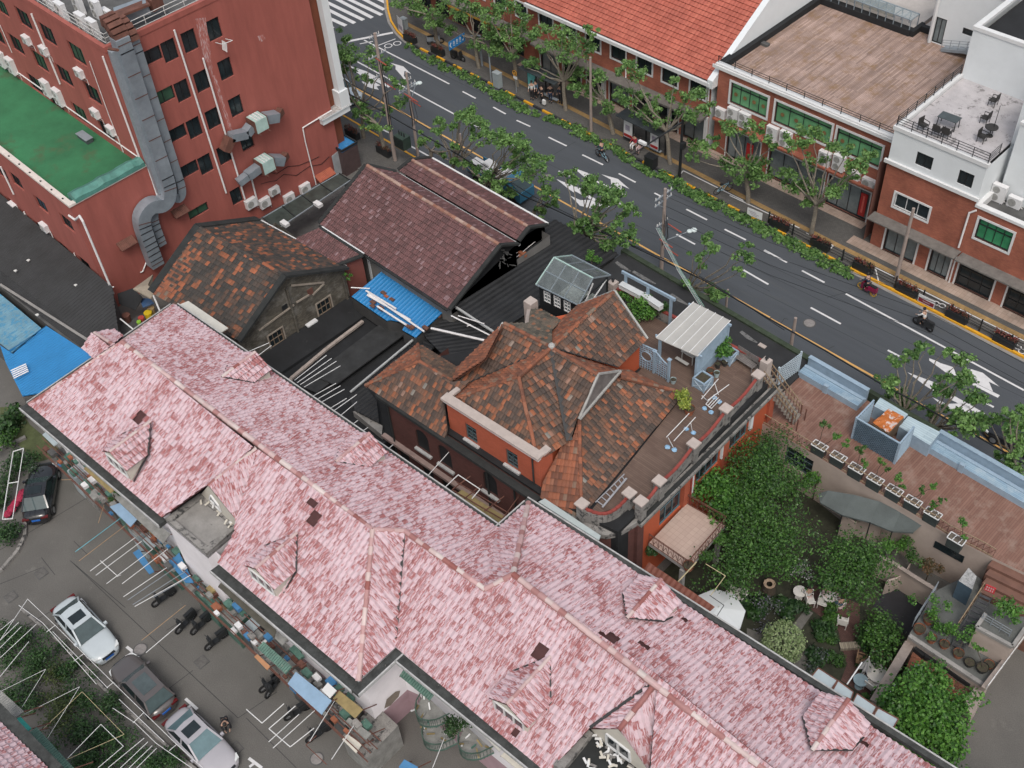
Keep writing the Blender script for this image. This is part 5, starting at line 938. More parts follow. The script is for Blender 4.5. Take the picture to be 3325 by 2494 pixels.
tip=T(2,2,690,390,9.5);m=MB();lay(m,[A,vb,PL(2,2,640,500,A,E1,vb),PL(2,2,665,400,A,E1,vb),E1],oldt2,**L4)
dR,dL=T(2,2,1525,190,7.2),T(2,2,790,1100,7.2);hp=T(2,2,705,1015,7.2);g2=PL(2,2,1015,55,dR,dL,tip)
lay(m,[dR,g2,tip,hp,PL(2,2,790,1100,dR,dL,tip)],oldt2,**L4)
el=T(2,2,380,1025,7.0);lay(m,[tip,hp,PL(2,2,663,1170,tip,hp,el),el,PL(2,2,400,900,tip,hp,el),PL(2,2,560,590,tip,hp,el),PL(2,2,640,540,tip,hp,el)],oldt3,**L4)
n1=T(2,1,1500,1635,7.2);n2=T(2,1,1110,1462,8.4);lay(m,[g2,dR,n1,n2,NV,A,E1],oldt3,tw=.24,ch=.33,prof=(0,.025),lift=.03);m.build('east_roof',V)
grey_w=mat('weathered_boards',(.16,.145,.14),.9,.35,2,fine=.3)
m=MB();q=[T(2,2,845,35,ZR+.05),T(2,2,1010,45,ZR+.0),T(2,2,690,392,9.75)];q[1]=g2+zv(.45);m.slab(q,.08,grey_w);m.build('gablet_panel',V);m=MB()
m.beam(q[0],q[1],.1,.1,mat('pale_flashing',(.36,.36,.35),.7,.15,3));m.beam(q[0],q[2],.12,.12,mat('pale_flashing',(.36,.36,.35)));m.beam(q[2],q[1],.22,.12,mat('pale_flashing',(.36,.36,.35)));m.build('gablet_flashing',V)
m=MB()
for a,b in((A,N1),(A,E1),(A,H1),(A,W1),(H1,hb),(H1,sl),(tip,hp),(g2,dR)):caps(m,a,b,oldt3,.11,.34)
m.ball(A+zv(.12),.2,mat('pale_flashing',(.36,.36,.35)),8,5);m.build('ridge_tiles',V)
m=MB();tar=mat('tar_valley',(.035,.035,.036),.7,.25,3)
for a,b,w_ in((A,vb,.34),(A,NV,.12),(A,wf,.1)):m.beam(a+zv(.06),b+zv(.06),w_,.05,tar)
m.tube(T(2,1,455,1165,10.3),T(2,1,455,1285,11.3),.12,.12,tar,7);m.build('valley_gutter',V)
m=MB();
for a,b in((N1,NE),(N1,nl)):m.beam(a+Ve((0,.12,.03)),b+Ve((0,.12,.03)),.12,.14,mat('pale_flashing',(.36,.36,.35)))
m.beam(W1+Ve((-.1,0,.04)),PL(1,1,1910,1395,W1,A,wf)+Ve((-.1,0,.04)),.1,.12,mat('pale_flashing',(.36,.36,.35)));m.build('verge_board',V)
LA=T(1,1,1380,1412,9.3);LW=T(1,1,955,1603,7.0);LE=T(1,2,1590,545,7.0);LB=T(1,1,1370,1275,7.4);m=MB()
lay(m,[LW,LE,PL(1,2,1605,480,LA,LW,LE),PL(1,2,1575,250,LA,LW,LE),PL(1,2,1700,190,LA,LW,LE),PL(1,2,1790,85,LA,LW,LE),PL(1,1,1640,1572,LA,LW,LE),LA],oldt2,**L4);m.build('lower_front_slope',V)
m=MB();lay(m,[LW,LA,LB,PL(1,1,1010,1560,LA,LW,LB)],oldt3,**L4);lb2=T(1,1,1680,1468,7.4);lay(m,[LA,PL(1,1,1640,1572,LA,LB,lb2),lb2,LB],tilemat('grey_brown_tile',[(0,(.07,.05,.04)),(.6,(.13,.085,.06)),(1,(.22,.10,.06))],.9),**L4);m.build('lower_back_slope',V)
m=MB();caps(m,LA,LW,oldt3,.11,.34);caps(m,LA,T(1,1,1640,1572,9.1),oldt3,.11,.34);caps(m,LA,LB,oldt3,.1,.34);m.build('lower_ridge_tiles',V)
WA,WB=(-38.85,24.75),(-26.9,25.4)
ar=[]
for x,y in((1405,565),(1585,690),(1945,905)):s,z=TW(1,2,x,y,WA,WB);ar.append((s-.52,s+.52,z-.95,z+.85))
lo=[]
for x,y in((1262,690),(1450,810),(1600,900)):s,z=TW(1,2,x,y,WA,WB);lo.append((s-.45,s+.45,max(.3,z-.9),z+.8))
m=MB();wallh(m,WA,WB,0,6.9,brownb,ar+[l for l in lo if all(l[3]<a[2]-.05 or l[0]>a[1]or l[1]<a[0]for a in ar)],.22)
e_=(Ve((*WB,0))-Ve((*WA,0))).normalized();nn=Ve((e_.y,-e_.x,0));W0=Ve((*WA,0))
for a,b,c_,d in ar:
 for sx,s1 in((a,1),(b,-1)):
  pts=[(sx,d)]+[(sx+s1*.52*(1-cos(t)),d-.52*(1-sin(t)))for t in(0,pi/8,pi/4,3*pi/8,pi/2)]
  P=[W0+e_*x+nn*.004+zv(z)for x,z in pts];m.face(P if s1<0 else P[::-1],brownb,pts)
m.face([(WA[0],WA[1],0),(WA[0],WA[1]+5,0),(WA[0],WA[1]+5,6.9),(WA[0],WA[1],6.9)][::-1],brownb,[(0,0),(5,0),(5,6.9),(0,6.9)])
m.build('front_wall',V)
for h in ar:window(V,WA,WB,h,mat('dark_frame',(.03,.035,.035),.6,.2,3),glassd,.06,2,3,.16)
m=MB()
for h in ar:a,b=W0+e_*(h[0]-.15)+nn*.08+zv(h[2]-.1),W0+e_*(h[1]+.15)+nn*.08+zv(h[2]-.1);m.beam(a,b,.22,.14,mat('pale_sill',(.42,.42,.42),.8,.15,3))
m.build('window_sill',V)
m=MB();s0,z0=TW(1,2,1110,530,WA,WB);s1_,z1_=TW(1,2,2050,1140,WA,WB);zz=(z0+z1_)/2;m.beam(W0+e_*s0+nn*.15+zv(zz),W0+e_*(s1_+.5)+nn*.15+zv(zz),.3,.2,mat('pink_string',(.30,.22,.20),.8,.2,2));m.build('string_course',V)
m=MB();m.beam(W0-e_*.3+nn*.4+zv(6.92),W0+e_*12.0+nn*.42+zv(6.92),.3,.22,cop);m.beam(W0-e_*.3+nn*.2+zv(6.84),W0+e_*12.0+nn*.2+zv(6.84),.3,.12,cop);m.build('eave_gutter',V)
for x0,x1 in((.05,.05),(7.95,7.95),(10.0,10.0)):pipe('downpipe',V,[W0+e_*x0+nn*.1+zv(6.8),W0+e_*x1+nn*.1+zv(1)],.06,cop)
m=MB();m.hex([(-38.8,24.85),(-27,25.5),(-22.45,26.4),(-22.9,39.9),(-34.4,39.6),(-34.4,35.6),(-38.7,29)],0,6.88,roofblk);m.build('core',V)
m=MB();m.hex([(-33.6,25.5+.35),(-27.6,26.1),(-27.8,28),(-29.3,30),(-29.2,36.0),(-33.2,36.1),(-34.8,33.6),(-36.0,31),(-34.2,28)],6.9,9.0,orange_w);m.build('attic_wall',V)
OA,OB=(-34.1,25.45),(-27.38,25.85);oh=[]
for x,y in((1795,510),(2120,715)):s,z=TW(1,2,x,y,OA,OB);oh.append((s-.42,s+.42,z-.68,z+.62))
m=MB();wallh(m,OA,OB,6.45,9.25,orangeb,oh,.18);m.face([(OB[0],OB[1],6.45),(OB[0]-.05,OB[1]+1.0,6.45),(OB[0]-.05,OB[1]+1.0,9.25),(OB[0],OB[1],9.25)],orangeb,[(0,0),(1,0),(1,2.8),(0,2.8)]);m.face([(OA[0],OA[1]+1,6.45),(OA[0],OA[1],6.45),(OA[0],OA[1],9.25),(OA[0],OA[1]+1,9.25)],orangeb);m.build('dormer_wall',V)
for h in oh:window(V,OA,OB,h,mat('teal_grey_frame',(.06,.09,.10),.6,.2,3),glassd,.06,2,4,.12)
m=MB();eo=(Ve((*OB,0))-Ve((*OA,0))).normalized();no=Ve((eo.y,-eo.x,0));O0=Ve((*OA,0));LO=(Ve((*OB,0))-O0).length
m.beam(O0-eo*.12+zv(9.48),O0+eo*(LO+.12)+zv(9.48),.55,.16,capst);m.beam(O0-eo*.05+no*.06+zv(9.31),O0+eo*(LO+.06)+no*.06+zv(9.31),.26,.18,white_w);m.beam(O0+eo*LO+Ve((-.05,.2,9.48)),O0+eo*LO+Ve((-.05,.75,9.48)),.4,.15,capst);m.beam(O0+eo*.1+Ve((0,.25,9.48)),O0+eo*.1+Ve((0,.9,9.48)),.3,.15,capst);m.build('parapet_cap',V)
m=MB()
for h in oh:m.beam(O0+eo*(h[0]-.15)+no*.08+zv(h[2]-.07),O0+eo*(h[1]+.15)+no*.08+zv(h[2]-.07),.2,.13,mat('pale_sill',(.42,.42,.42)))
m.build('window_sill',V);pipe('downpipe',V,[TW_ for TW_ in(O0+eo*(LO-.45)+no*.08+zv(9.3),O0+eo*(LO-.45)+no*.08+zv(6.6))],.05,cop)
ZD=7.0;caps_px=[(2120,40),(1862,310),(1605,590),(1330,888),(1183,1050)];CP=[T(2,2,x,y,8.0)for x,y in caps_px]
c6,c7=T(2,2,1090,985,8.0),T(2,2,712,1070,8.0)
m=MB();dk=[(-25.9,36.1),(-24.35,26.6),(-24.2,26.1),(c6.x,c6.y),(CP[4].x,CP[4].y),(CP[3].x,CP[3].y),(CP[0].x,CP[0].y),(CP[0].x-.2,40.3),(-33.9,39.6),(-33.6,36.2),(-29,36.0),(-28.8,33.2)]
m.hex(dk,ZD-.15,ZD,deckb,mtop=deckb);m.build('deck',V)
def prism_uv(mb,x0,y0,x1,y1,z0,z1,mt):mb.box((x0,y0,z0),(x1,y1,z1),mt)
m=MB();mc=MB();mr=MB()
def para(a,b,sag=.32):
 n=8;d=(b-a);L=d.length;d.normalize();s=Ve((-d.y,d.x,0)).normalized()
 for i in range(n):
  f0,f1=i/n,(i+1)/n;z=[7.78-sag*sin(pi*f)for f in(f0,f1)];p,q=a+(b-a)*f0,a+(b-a)*f1
  m.hex([(p.x-s.x*.09,p.y-s.y*.09),(q.x-s.x*.09,q.y-s.y*.09),(q.x+s.x*.09,q.y+s.y*.09),(p.x+s.x*.09,p.y+s.y*.09)],6.75,[z[0],z[1],z[1],z[0]],oldconc)
  P,Q=Ve((p.x,p.y,z[0]+.04)),Ve((q.x,q.y,z[1]+.04));mr.beam(P,Q,.16,.1,redtrim)
def cap(p,h=8.05,s=.27):
 m.hex([(p.x-s*.8,p.y-s*.8),(p.x+s*.8,p.y-s*.8),(p.x+s*.8,p.y+s*.8),(p.x-s*.8,p.y+s*.8)],6.6,h-.1,oldconc);mc.hex([(p.x-s*1.1,p.y-s*1.1),(p.x+s*1.1,p.y-s*1.1),(p.x+s*1.1,p.y+s*1.1),(p.x-s*1.1,p.y+s*1.1)],h-.1,h,capst)
for i in range(4):para(CP[i],CP[i+1])
for p in CP+[c6,c7]:cap(p)
n=10;pv=None;ctr=(c6+c7)/2
for i in range(n+1):
 f=i/n;p=c7+(c6-c7)*f+Ve((.62,-.55,0)).normalized()*(.62*sin(pi*f));
 if pv is not None:
  q0=pv;d=(p-q0).normalized();s=Ve((-d.y,d.x,0));zz_=7.72-.22*sin(pi*f)
  m.hex([(q0.x-s.x*.09,q0.y-s.y*.09),(p.x-s.x*.09,p.y-s.y*.09),(p.x+s.x*.09,p.y+s.y*.09),(q0.x+s.x*.09,q0.y+s.y*.09)],6.3,zz_,oldconc);mr.beam((q0.x,q0.y,zz_+.04),(p.x,p.y,zz_+.04),.16,.1,redtrim)
 pv=p
m.build('parapet',V);mc.build('cap_stone',V);mr.build('parapet_rail',V)
m=MB();S0,S1=Ve((-34.6,39.75,0)),Ve((-23.5,40.55,0));m.hex([(S0.x,S0.y-.1),(S1.x,S1.y-.1),(S1.x,S1.y+.1),(S0.x,S0.y+.1)],4,7.55,oldconc);m.build('street_parapet',V);m=MB();m.beam((S0.x,S0.y,7.62),(S1.x,S1.y,7.62),.2,.12,redtrim);m.build('street_rail',V);m=MB();mf=MB()
for q in(T(2,1,960,775,8.1),T(2,1,2185,1400,8.1)):m.hex([(q.x-.25,q.y-.25),(q.x+.25,q.y-.25),(q.x+.25,q.y+.25),(q.x-.25,q.y+.25)],6.8,8.1,capst);mf.tube((q.x,q.y,8.1),(q.x,q.y,8.3),.06,.05,bk_);mf.tube((q.x,q.y,8.3),(q.x,q.y,8.42),.12,.05,bk_,8)
q=T(2,1,302,925,9.6);m.hex([(q.x-.3,q.y-.3),(q.x+.3,q.y-.3),(q.x+.3,q.y+.3),(q.x-.3,q.y+.3)],7,9.6,capst);m.beam(T(2,1,290,1000,9.2),T(2,1,275,1110,9.9),.25,.12,capst);m.build('street_pier',V);mf.build('pier_lamp',V)
FA,FB=Ve((-22.35,27.9,0)),Ve((-22.75,40.4,0));fh=[]
for tl,br in(((2,2,1880,500),(2,2,2010,480)),((2,2,1630,800),(2,2,1790,700)),((2,2,1345,1100),(2,2,1530,1000))):
 s0,z0=TW(*tl,FA,FB);s1_,z1_=TW(*br,FA,FB);fh.append([min(s0,s1_),max(s0,s1_)])
fh=[(fh[0][0]-.1,fh[0][1]+.3,4.4,6.3),(fh[1][0]-.1,fh[1][1]+.2,4.4,6.3),(fh[2][0]-.1,fh[2][1]+.3,3.8,6.35)]
m=MB();wallh(m,FA,FB,0,6.3,orange_w,fh,.2);m.build('garden_wall',V)
for h in fh:window(V,FA,FB,h,mat('blue_frame',(.10,.16,.19),.6,.15,3),glassd,.07,4,2,.12)
m=MB();mw=MB();ef=(FB-FA).normalized();nf=Ve((ef.y,-ef.x,0))
for h in fh:p=FA+ef*(h[1]+.18)+nf*.06;mw.hex([(p.x-.05,p.y-.12),(p.x+.09,p.y-.12),(p.x+.09,p.y+.12),(p.x-.05,p.y+.12)],h[2]+.3,h[3]-.05,white_w)
mw.build('white_jamb',V);m.beam(FA-ef*.2+nf*.12+zv(6.42),FB+nf*.12+zv(6.42),.5,.2,oldconc);m.beam(FA-ef*.2+nf*.16+zv(6.58),FB+nf*.16+zv(6.58),.2,.12,cop);m.build('cornice',V)
m=MB()
for s in(0,4.1,7.7,12.2):p=FA+ef*s;m.hex([(p.x-.1,p.y-.25),(p.x+.18,p.y-.25),(p.x+.18,p.y+.25),(p.x-.1,p.y+.25)],0,6.3,orangeb if s else brownb)
m.build('pilaster',V);p=FA+ef*4.35+nf*.25;pipe('downpipe',V,[p+zv(6.2),p+zv(2.5)],.05,redtrim)
m=MB();pts=[(-26.9,25.4),(-25.4,25.6)]+[(-24.2+1.75*cos(t)-.0,27.4+1.75*sin(t))for t in(-pi*.5,-pi*.38,-pi*.26,-pi*.14,-.0)]+[(-22.35,27.9),(-24,29)]
m.hex(pts,0,6.25,brownb);m.build('corner_bay',V);m=MB();m.hex([(x+.12*(1 if x>-24.5 else 0),y-.14)for x,y in pts[:-1]]+[(-24,29)],6.26,6.6,oldconc);m.build('bay_cornice',V);m=MB();p=TW(2,2,940,1370,(-25.4,25.6),(-24.2,25.65));m.box((-24.9,25.5,3.2),(-23.9,25.62,4.8),glassd);m.build('bay_window',V)
m=MB();p=T(2,2,995,1435,3.3);m.hex([(p.x-.3,p.y-.15),(p.x+.3,p.y-.15),(p.x+.3,p.y+.15),(p.x-.3,p.y+.15)],3.2,3.3,capst);m.build('bay_sill',V)
t=V;b=[T(2,2,1545,1070,3.8),T(2,2,1855,1248,3.8),T(2,2,1555,1600,3.8),T(2,2,1245,1385,3.8)]
m=MB();m.hex([(p.x,p.y)for p in b],3.55,3.8,mat('balcony_side',(.33,.32,.31),.9,.2,2),mtop=brickmat('balcony_tile',(.40,.30,.255),(.44,.335,.285),(.30,.22,.19),.3,.3,.7,off=0,var=.1));m.build('balcony_floor',V)
for a,c in((b[3],b[2]),(b[2],b[1]),(b[1],b[0])):
 m=MB();a2,c2_=a+zv(.02),c+zv(.02);L=(c-a).length;k_=int(L/.32)
 for zz_ in(.05,.75,.85):m.beam(a2+zv(zz_),c2_+zv(zz_),.03,.03,rust)
 for j in range(k_+1):
  q=a2+(c2_-a2)*j/k_;m.beam(q,q+zv(.85),.02,.02,rust)
  if j<k_:q2=a2+(c2_-a2)*(j+.5)/k_;m.beam(q+zv(.15),q2+zv(.6),.018,.018,rust);m.beam(q2+zv(.6),a2+(c2_-a2)*(j+1)/k_+zv(.15),.018,.018,rust)
 m.build('balcony_railing',V)
m=MB()
for i in(1,2):p=b[i];p=p+(b[0 if i==1 else 3]-p)*.12;m.hex([(p.x-.12,p.y-.12),(p.x+.12,p.y-.12),(p.x+.12,p.y+.12),(p.x-.12,p.y+.12)],0,3.55,mat('balcony_side',(.33,.32,.31)))
m.build('balcony_post',V)
def deckthing(name,label,cat,c,r,x,y,z=ZD,rot=0,group=None):p=T(c,r,x,y,z);return thing(name,label,cat,tuple(p),rot,group),p
t=thing('glasshouse','small black framed glasshouse with a steep glass roof on the villa','glasshouse',(-35,37,ZD));ge,gr=9.15,10.55
g1,g2_,g3,g4=T(2,1,490,580,gr),T(2,1,800,745,gr),T(2,1,940,722,ge+.1),T(2,1,345,797,ge);g5=T(2,1,685,962,ge);g6=T(2,1,632,563,ge+.1)
gm=mat('glasshouse_glass',(.24,.28,.29),.08,.35,1.2,alpha=.45,col2=(.42,.46,.47),thr=.6)
m=MB();m.face([g4,g5,g2_,g1],gm);m.face([g1,g2_,g3,g6],gm);m.build('glass_roof',t);m=MB()
for a,b_ in((g4,g5),(g5,g2_),(g1,g2_),(g1,g4),(g2_,g3),(g1,g6),(g6,g3),((g4+g1)/2,(g5+g2_)/2)):m.beam(a,b_,.07,.07,teal if(a is g1 or b_ is g1)else sfm)
for f in(.33,.66):m.beam(g4+(g5-g4)*f,g1+(g2_-g1)*f,.05,.05,sfm);m.beam(g1+(g2_-g1)*f,g6+(g3-g6)*f,.05,.05,sfm)
m.build('roof_frame',t)
a,b_,c_,d_=Ve((g4.x+.12,g4.y+.12,0)),Ve((g5.x-.1,g5.y+.12,0)),Ve((g3.x-.1,g3.y-.2,0)),Ve((g6.x+.15,g6.y-.2,0));m=MB();wn=[(.35+i*.75,.85+i*.75,8.0,8.85)for i in range(3)]
wallh(m,a,b_,ZD-.1,ge-.02,bk_,wn,.06);m.face([(a.x,a.y,ZD),(d_.x,d_.y,ZD),(d_.x,d_.y,ge),(g1.x+.12,g1.y,gr-.05),(a.x,a.y,ge)],bk_);m.build('wall',t)
for h in wn:window(t,a,b_,h,wt_,glassb,.05,2,3,.03)
m=MB()
for p in(b_,c_):m.beam((p.x,p.y,ZD),(p.x,p.y,ge),.1,.1,bk_)
m.beam((b_.x,b_.y,ge-.05),(c_.x,c_.y,ge-.05),.08,.08,bk_);m.beam((b_.x,b_.y,ZD+1),(g2_.x,g2_.y,gr-.4),.06,.06,wt_);m.beam((b_.x,b_.y,ZD+.8),(c_.x,c_.y,ge-.1),.06,.06,wt_);m.build('gable_frame',t)
m=MB();m.hex([(a.x+.1,a.y+.1),(b_.x-.1,b_.y+.1),(c_.x-.1,c_.y-.1),(d_.x+.1,d_.y-.1)],ZD,ZD+.35,mat('stored_things',(.20,.22,.2),.9,.6,4));m.build('floor',t)
t=thing('timber_frame','blue grey timber frame along the street side of the deck','frame',(-32,39.8,ZD));zt_=9.2;m=MB();ps=[T(2,1,1062,712,zt_),T(2,1,1240,808,zt_),T(2,1,1425,902,zt_)];m.beam(ps[0]-Ve((.3,0,0)),ps[2]+Ve((.3,0,0)),.12,.2,bluew);m.build('top_beam',t)
for p in ps:m=MB();m.beam((p.x,p.y,ZD-.3),(p.x,p.y,zt_-.1),.14,.14,bluew);m.build('post',t)
for i,(q,l)in enumerate([(((1020,800),(1190,890)),'white window box hanging left of its twin beside the timber frame'),(((1200,885),(1345,985)),'white window box hanging right of its twin beside the timber frame')]):
 a,b_=T(2,1,*q[0],8.4),T(2,1,*q[1],8.4);t=thing('window_box',l,'window box',tuple(a),0,'white boxes by the timber frame');m=MB();m.beam(a,b_,.34,.3,wt_);m.build('box',t);m=MB();m.beam(a+zv(.16),b_+zv(.16),.4,.05,mat('pale_grey_lid',(.5,.52,.53),.6,.08,2));m.build('lid',t)
t=thing('pergola','pergola with a milky ribbed sheet roof and a blue slatted screen on the deck','pergola',(-27.3,38.5,ZD));zp=9.25
q=[T(2,1,1603,937,zp),T(2,1,1898,1085,zp),T(2,1,1635,1370,zp-.1),T(2,1,1303,1222,zp-.1)];sheet=mat('milky_sheet',(.42,.41,.39),.35,.1,.8,alpha=.93,col2=(.5,.49,.46),thr=.6)
m=MB();m.slab(q,.04,sheet);m.build('sheet_roof',t);m=MB()
for f in(0,.2,.4,.6,.8,1):m.beam(q[0]+(q[1]-q[0])*f+zv(.03),q[3]+(q[2]-q[3])*f+zv(.03),.04,.04,wt_)
m.build('rib',t);m=MB()
for f in(.06,.94):m.beam(q[0]+(q[3]-q[0])*f+Ve((-.2,0,-.1)),q[1]+(q[2]-q[1])*f+Ve((.2,0,-.1)),.1,.14,bluew)
m.build('cross_beam',t)
for p in(q[3]+(q[0]-q[3])*.06+Ve((.15,0,0)),q[2]+(q[1]-q[2])*.04+Ve((-.1,0,0)),q[0]+(q[3]-q[0])*.06,q[1]+(q[2]-q[1])*.06):m=MB();m.beam((p.x,p.y,ZD),(p.x,p.y,zp-.12),.14,.14,bluew);m.build('post',t)
a,b_=q[2]+(q[1]-q[2])*.04+Ve((-.02,0,0)),q[1]+(q[2]-q[1])*.08;m=MB();m.hex([(a.x-.03,a.y),(b_.x-.03,b_.y),(b_.x+.03,b_.y),(a.x+.03,a.y)],ZD,ZD+.75,bluew)
for k_ in range(15):z=ZD+.8+k_*.1;m.beam((a.x,a.y,z),(b_.x,b_.y,z),.03,.055,bluew)
m.build('slatted_screen',t)
t=thing('lattice_fence','blue grey lattice fence with a round opening beside the tiled roof','fence',tuple(T(2,1,1290,1500,ZD)));a,mid,b_=T(2,1,1135,1430,ZD),T(2,1,1285,1500,ZD),T(2,1,1400,1570,ZD);
def lattice(mb,a,b_,z0,fz,step=.16,mt=bluew,hole_=None):
 d=(b_-a);L=d.length;d.normalize();n=int(L/step)
 for i in range(n+1):
  p=a+d*(i*step);h=fz(i*step/L)
  if hole_ and abs(i*step-hole_[0])<hole_[2]:
   hh_=math.sqrt(max(0,hole_[2]**2-(i*step-hole_[0])**2));mb.beam((p.x,p.y,z0),(p.x,p.y,z0+hole_[1]-hh_),.04,.04,mt);mb.beam((p.x,p.y,z0+hole_[1]+hh_),(p.x,p.y,z0+h),.04,.04,mt)
  else:mb.beam((p.x,p.y,z0),(p.x,p.y,z0+h),.03,.03,mt)
 for k_ in range(1,int(2/step)):
  z=k_*step;x0=0;x1=L
  while x1>0 and fz(x1/L)<z:x1-=.05
  if x1<=.1:continue
  if hole_ and abs(z-hole_[1])<hole_[2]:
   w_=math.sqrt(hole_[2]**2-(z-hole_[1])**2);mb.beam(a+zv(z),a+d*(hole_[0]-w_)+zv(z),.04,.04,mt);mb.beam(a+d*(hole_[0]+w_)+zv(z),a+d*x1+zv(z),.03,.03,mt)
  else:mb.beam(a+zv(z),a+d*x1+zv(z),.03,.03,mt)
for aa,bb,fz,ho in((a,mid,lambda f:1.85,(.75,1.05,.36)),(mid,b_,lambda f:1.85-.55*sin(f*pi/2),None)):
 m=MB();lattice(m,aa,bb,ZD,fz,.17,bluew,ho)
 for i in range(8):m.beam(aa+(bb-aa)*i/8+Ve((0,0,fz(i/8))),aa+(bb-aa)*(i+1)/8+Ve((0,0,fz((i+1)/8))),.07,.07,bluew)
 if ho:
  d=(bb-aa).normalized();C_=aa+d*ho[0]+zv(ho[1]);R_=[C_+d*cos(k*pi/8)*ho[2]+Ve((0,0,sin(k*pi/8)*ho[2]))for k in range(17)];m.path(R_,.04,bluew,5)
 m.build('lattice_panel',t)
for p in(mid,b_):m=MB();m.beam(p,p+zv(1.75),.13,.13,bluew);m.box((p.x-.11,p.y-.11,p.z+1.75),(p.x+.11,p.y+.11,p.z+1.82),bluew);m.build('post',t)
def xplanter(lab,p,s,h,grp=None):
 t=thing('planter_box',lab,'planter',tuple(p),0,grp);m=MB();m.box((-s,-s,.05),(s,s,h-.06),bluew);m.build('box',t,local=True);m=MB()
 for x0,y0,x1,y1 in((-s,-s,s,-s),(s,-s,s,s),(s,s,-s,s),(-s,s,-s,-s)):
  m.beam((x0,y0,h),(x1,y1,h),.09,.06,wt_ if False else bluew);m.beam((x0*1.03,y0*1.03,.05),(x0*1.03,y0*1.03,h),.08,.08,bluew);m.beam((x0*1.03,y0*1.03,.1),(x1*1.03,y1*1.03,h-.08),.035,.035,mat('pale_blue_wood',(.42,.50,.56),.6,.1,3));m.beam((x1*1.03,y1*1.03,.1),(x0*1.03,y0*1.03,h-.08),.035,.035,mat('pale_blue_wood',(.42,.50,.56)))
 m.build('frame',t,local=True);m=MB();m.box((-s*.9,-s*.9,h-.1),(s*.9,s*.9,h-.05),mat('soil',(.05,.04,.028),.95,.4,5,col2=(.06,.10,.03),thr=.55));m.build('soil',t,local=True);return t
xplanter('blue cross braced planter box by the end of the slatted screen',T(2,1,1672,1610,ZD),.38,.75);xplanter('blue planter box holding the leafy bush behind the pergola',T(2,1,1880,1400,ZD),.36,.7)
terra=mat('terracotta_pot',(.27,.095,.05),.8,.15,4)
def pot(lab,p,r,h,mt,grp=None):
 t=thing('plant_pot',lab,'pot',tuple(p),0,grp);m=MB();m.tube((0,0,0),(0,0,h),r*.72,r,mt,12,False);m.tube((0,0,h-.04),(0,0,h),r*1.08,r*1.08,mt,12,False);m.face([(cos(2*pi*i/12)*r*.7,sin(2*pi*i/12)*r*.7,.01)for i in range(12)][::-1],mt);m.build('pot',t,local=True);m=MB();m.face([(cos(2*pi*i/12)*r*.95,sin(2*pi*i/12)*r*.95,h-.05)for i in range(12)],mat('soil',(.05,.04,.028)));m.build('soil',t,local=True);return t
dpot=mat('dark_pot',(.035,.035,.035),.6,.2,3);bpot=mat('pale_blue_pot',(.38,.48,.50),.5,.15,3)
pot('terracotta pot of the yellow green shrub beside the roof edge',T(2,2,1567,350,ZD),.3,.45,terra);pot('pale blue bucket pot right of the slatted screen',T(2,1,1785,1530,ZD),.17,.35,bpot);pot('dark pot under the leafy bush, left one',T(2,1,1795,1460,ZD),.17,.35,dpot);pot('dark pot between the bush and the blue planter',T(2,1,1850,1440,ZD),.19,.32,dpot);pot('terracotta pot half behind the slatted screen',T(2,1,1735,1500,ZD),.22,.25,terra);pot('small grey pot standing alone near the lattice fence',T(2,1,1440,1580,ZD),.18,.3,bpot)
def slatbench(t,L,d,h,mt,back=True):
 m=MB()
 for k_ in range(4):m.box((-L/2,-d/2+k_*d/4+.01,h-.03),(L/2,-d/2+(k_+1)*d/4-.01,h),mt)
 m.build('seat',t,local=True)
 if back:
  m=MB()
  for k_ in range(4):m.box((-L/2,d/2+.02*k_,h+.1+k_*.1),(L/2,d/2+.03+.02*k_,h+.18+k_*.1),mt)
  m.build('backrest',t,local=True)
 for x in(-L/2+.08,L/2-.08):
  for y in(-d/2+.05,d/2-.05):m=MB();m.beam((x,y,0),(x,y,h-.03),.06,.06,mt);m.build('leg',t,local=True)
t,_=deckthing('park_bench','weathered grey slatted bench against the street parapet','bench',2,1,2005,1440,rot=-.05+.0);slatbench(t,1.5,.45,.42,grey_w)
t,_=deckthing('picnic_table','pale grey table with a bench under the pergola edge','table',2,1,1570,1400);table(t,.9,.6,.7,mat('pale_table',(.48,.47,.45),.6,.08,2));m=MB();m.box((-.5,-.75,.38),(.4,-.55,.42),mat('pale_table',(.48,.47,.45)));m.build('bench_plank',t,local=True)
def rack(lab,lines,feet):
 p=T(2,2,*lines[0][0][:2],ZD);t=thing('clothes_rack',lab,'clothes rack',tuple(p),0,'folding racks on the deck');m=MB()
 for a,b_ in lines:m.path([T(2,2,*a[:2],ZD+(a[2]if len(a)>2 else.5)),T(2,2,*b_[:2],ZD+(b_[2]if len(b_)>2 else.5))],.025,wt_,5)
 m.build('tube_frame',t);
 for x,y in feet:m=MB();p=T(2,2,x,y,ZD+.06);m.ball(p,.16,mat('blue_bag',(.25,.42,.60),.4,.35,6),7,5,.5,.15);m.build('blue_bag',t)
rack('white folding rack with blue bags at its feet, nearest the blue planter',[((1665,235,.9),(1800,75,.9)),((1712,248,.9),(1885,120,.9)),((1770,105,.9),(1800,200,.1)),((1670,210,.9),(1712,248,.1)),((1700,275,.3),(1770,200,.3)),((1715,290,.3),(1785,212,.3)),((1730,300,.3),(1800,225,.3)),((1745,310,.3),(1815,238,.3)),((1700,275,.3),(1745,312,.3))],[(1690,310),(1742,340),(1808,258),(1770,225)])
rack('white rack rails with blue bags between the shrub pot and the parapet',[((1385,540,.9),(1567,350,.9)),((1445,570,.9),(1618,380,.9)),((1400,545,.9),(1440,620,.05)),((1580,430,.9),(1595,500,.05))],[(1395,620),(1450,640),(1545,475),(1600,505)])
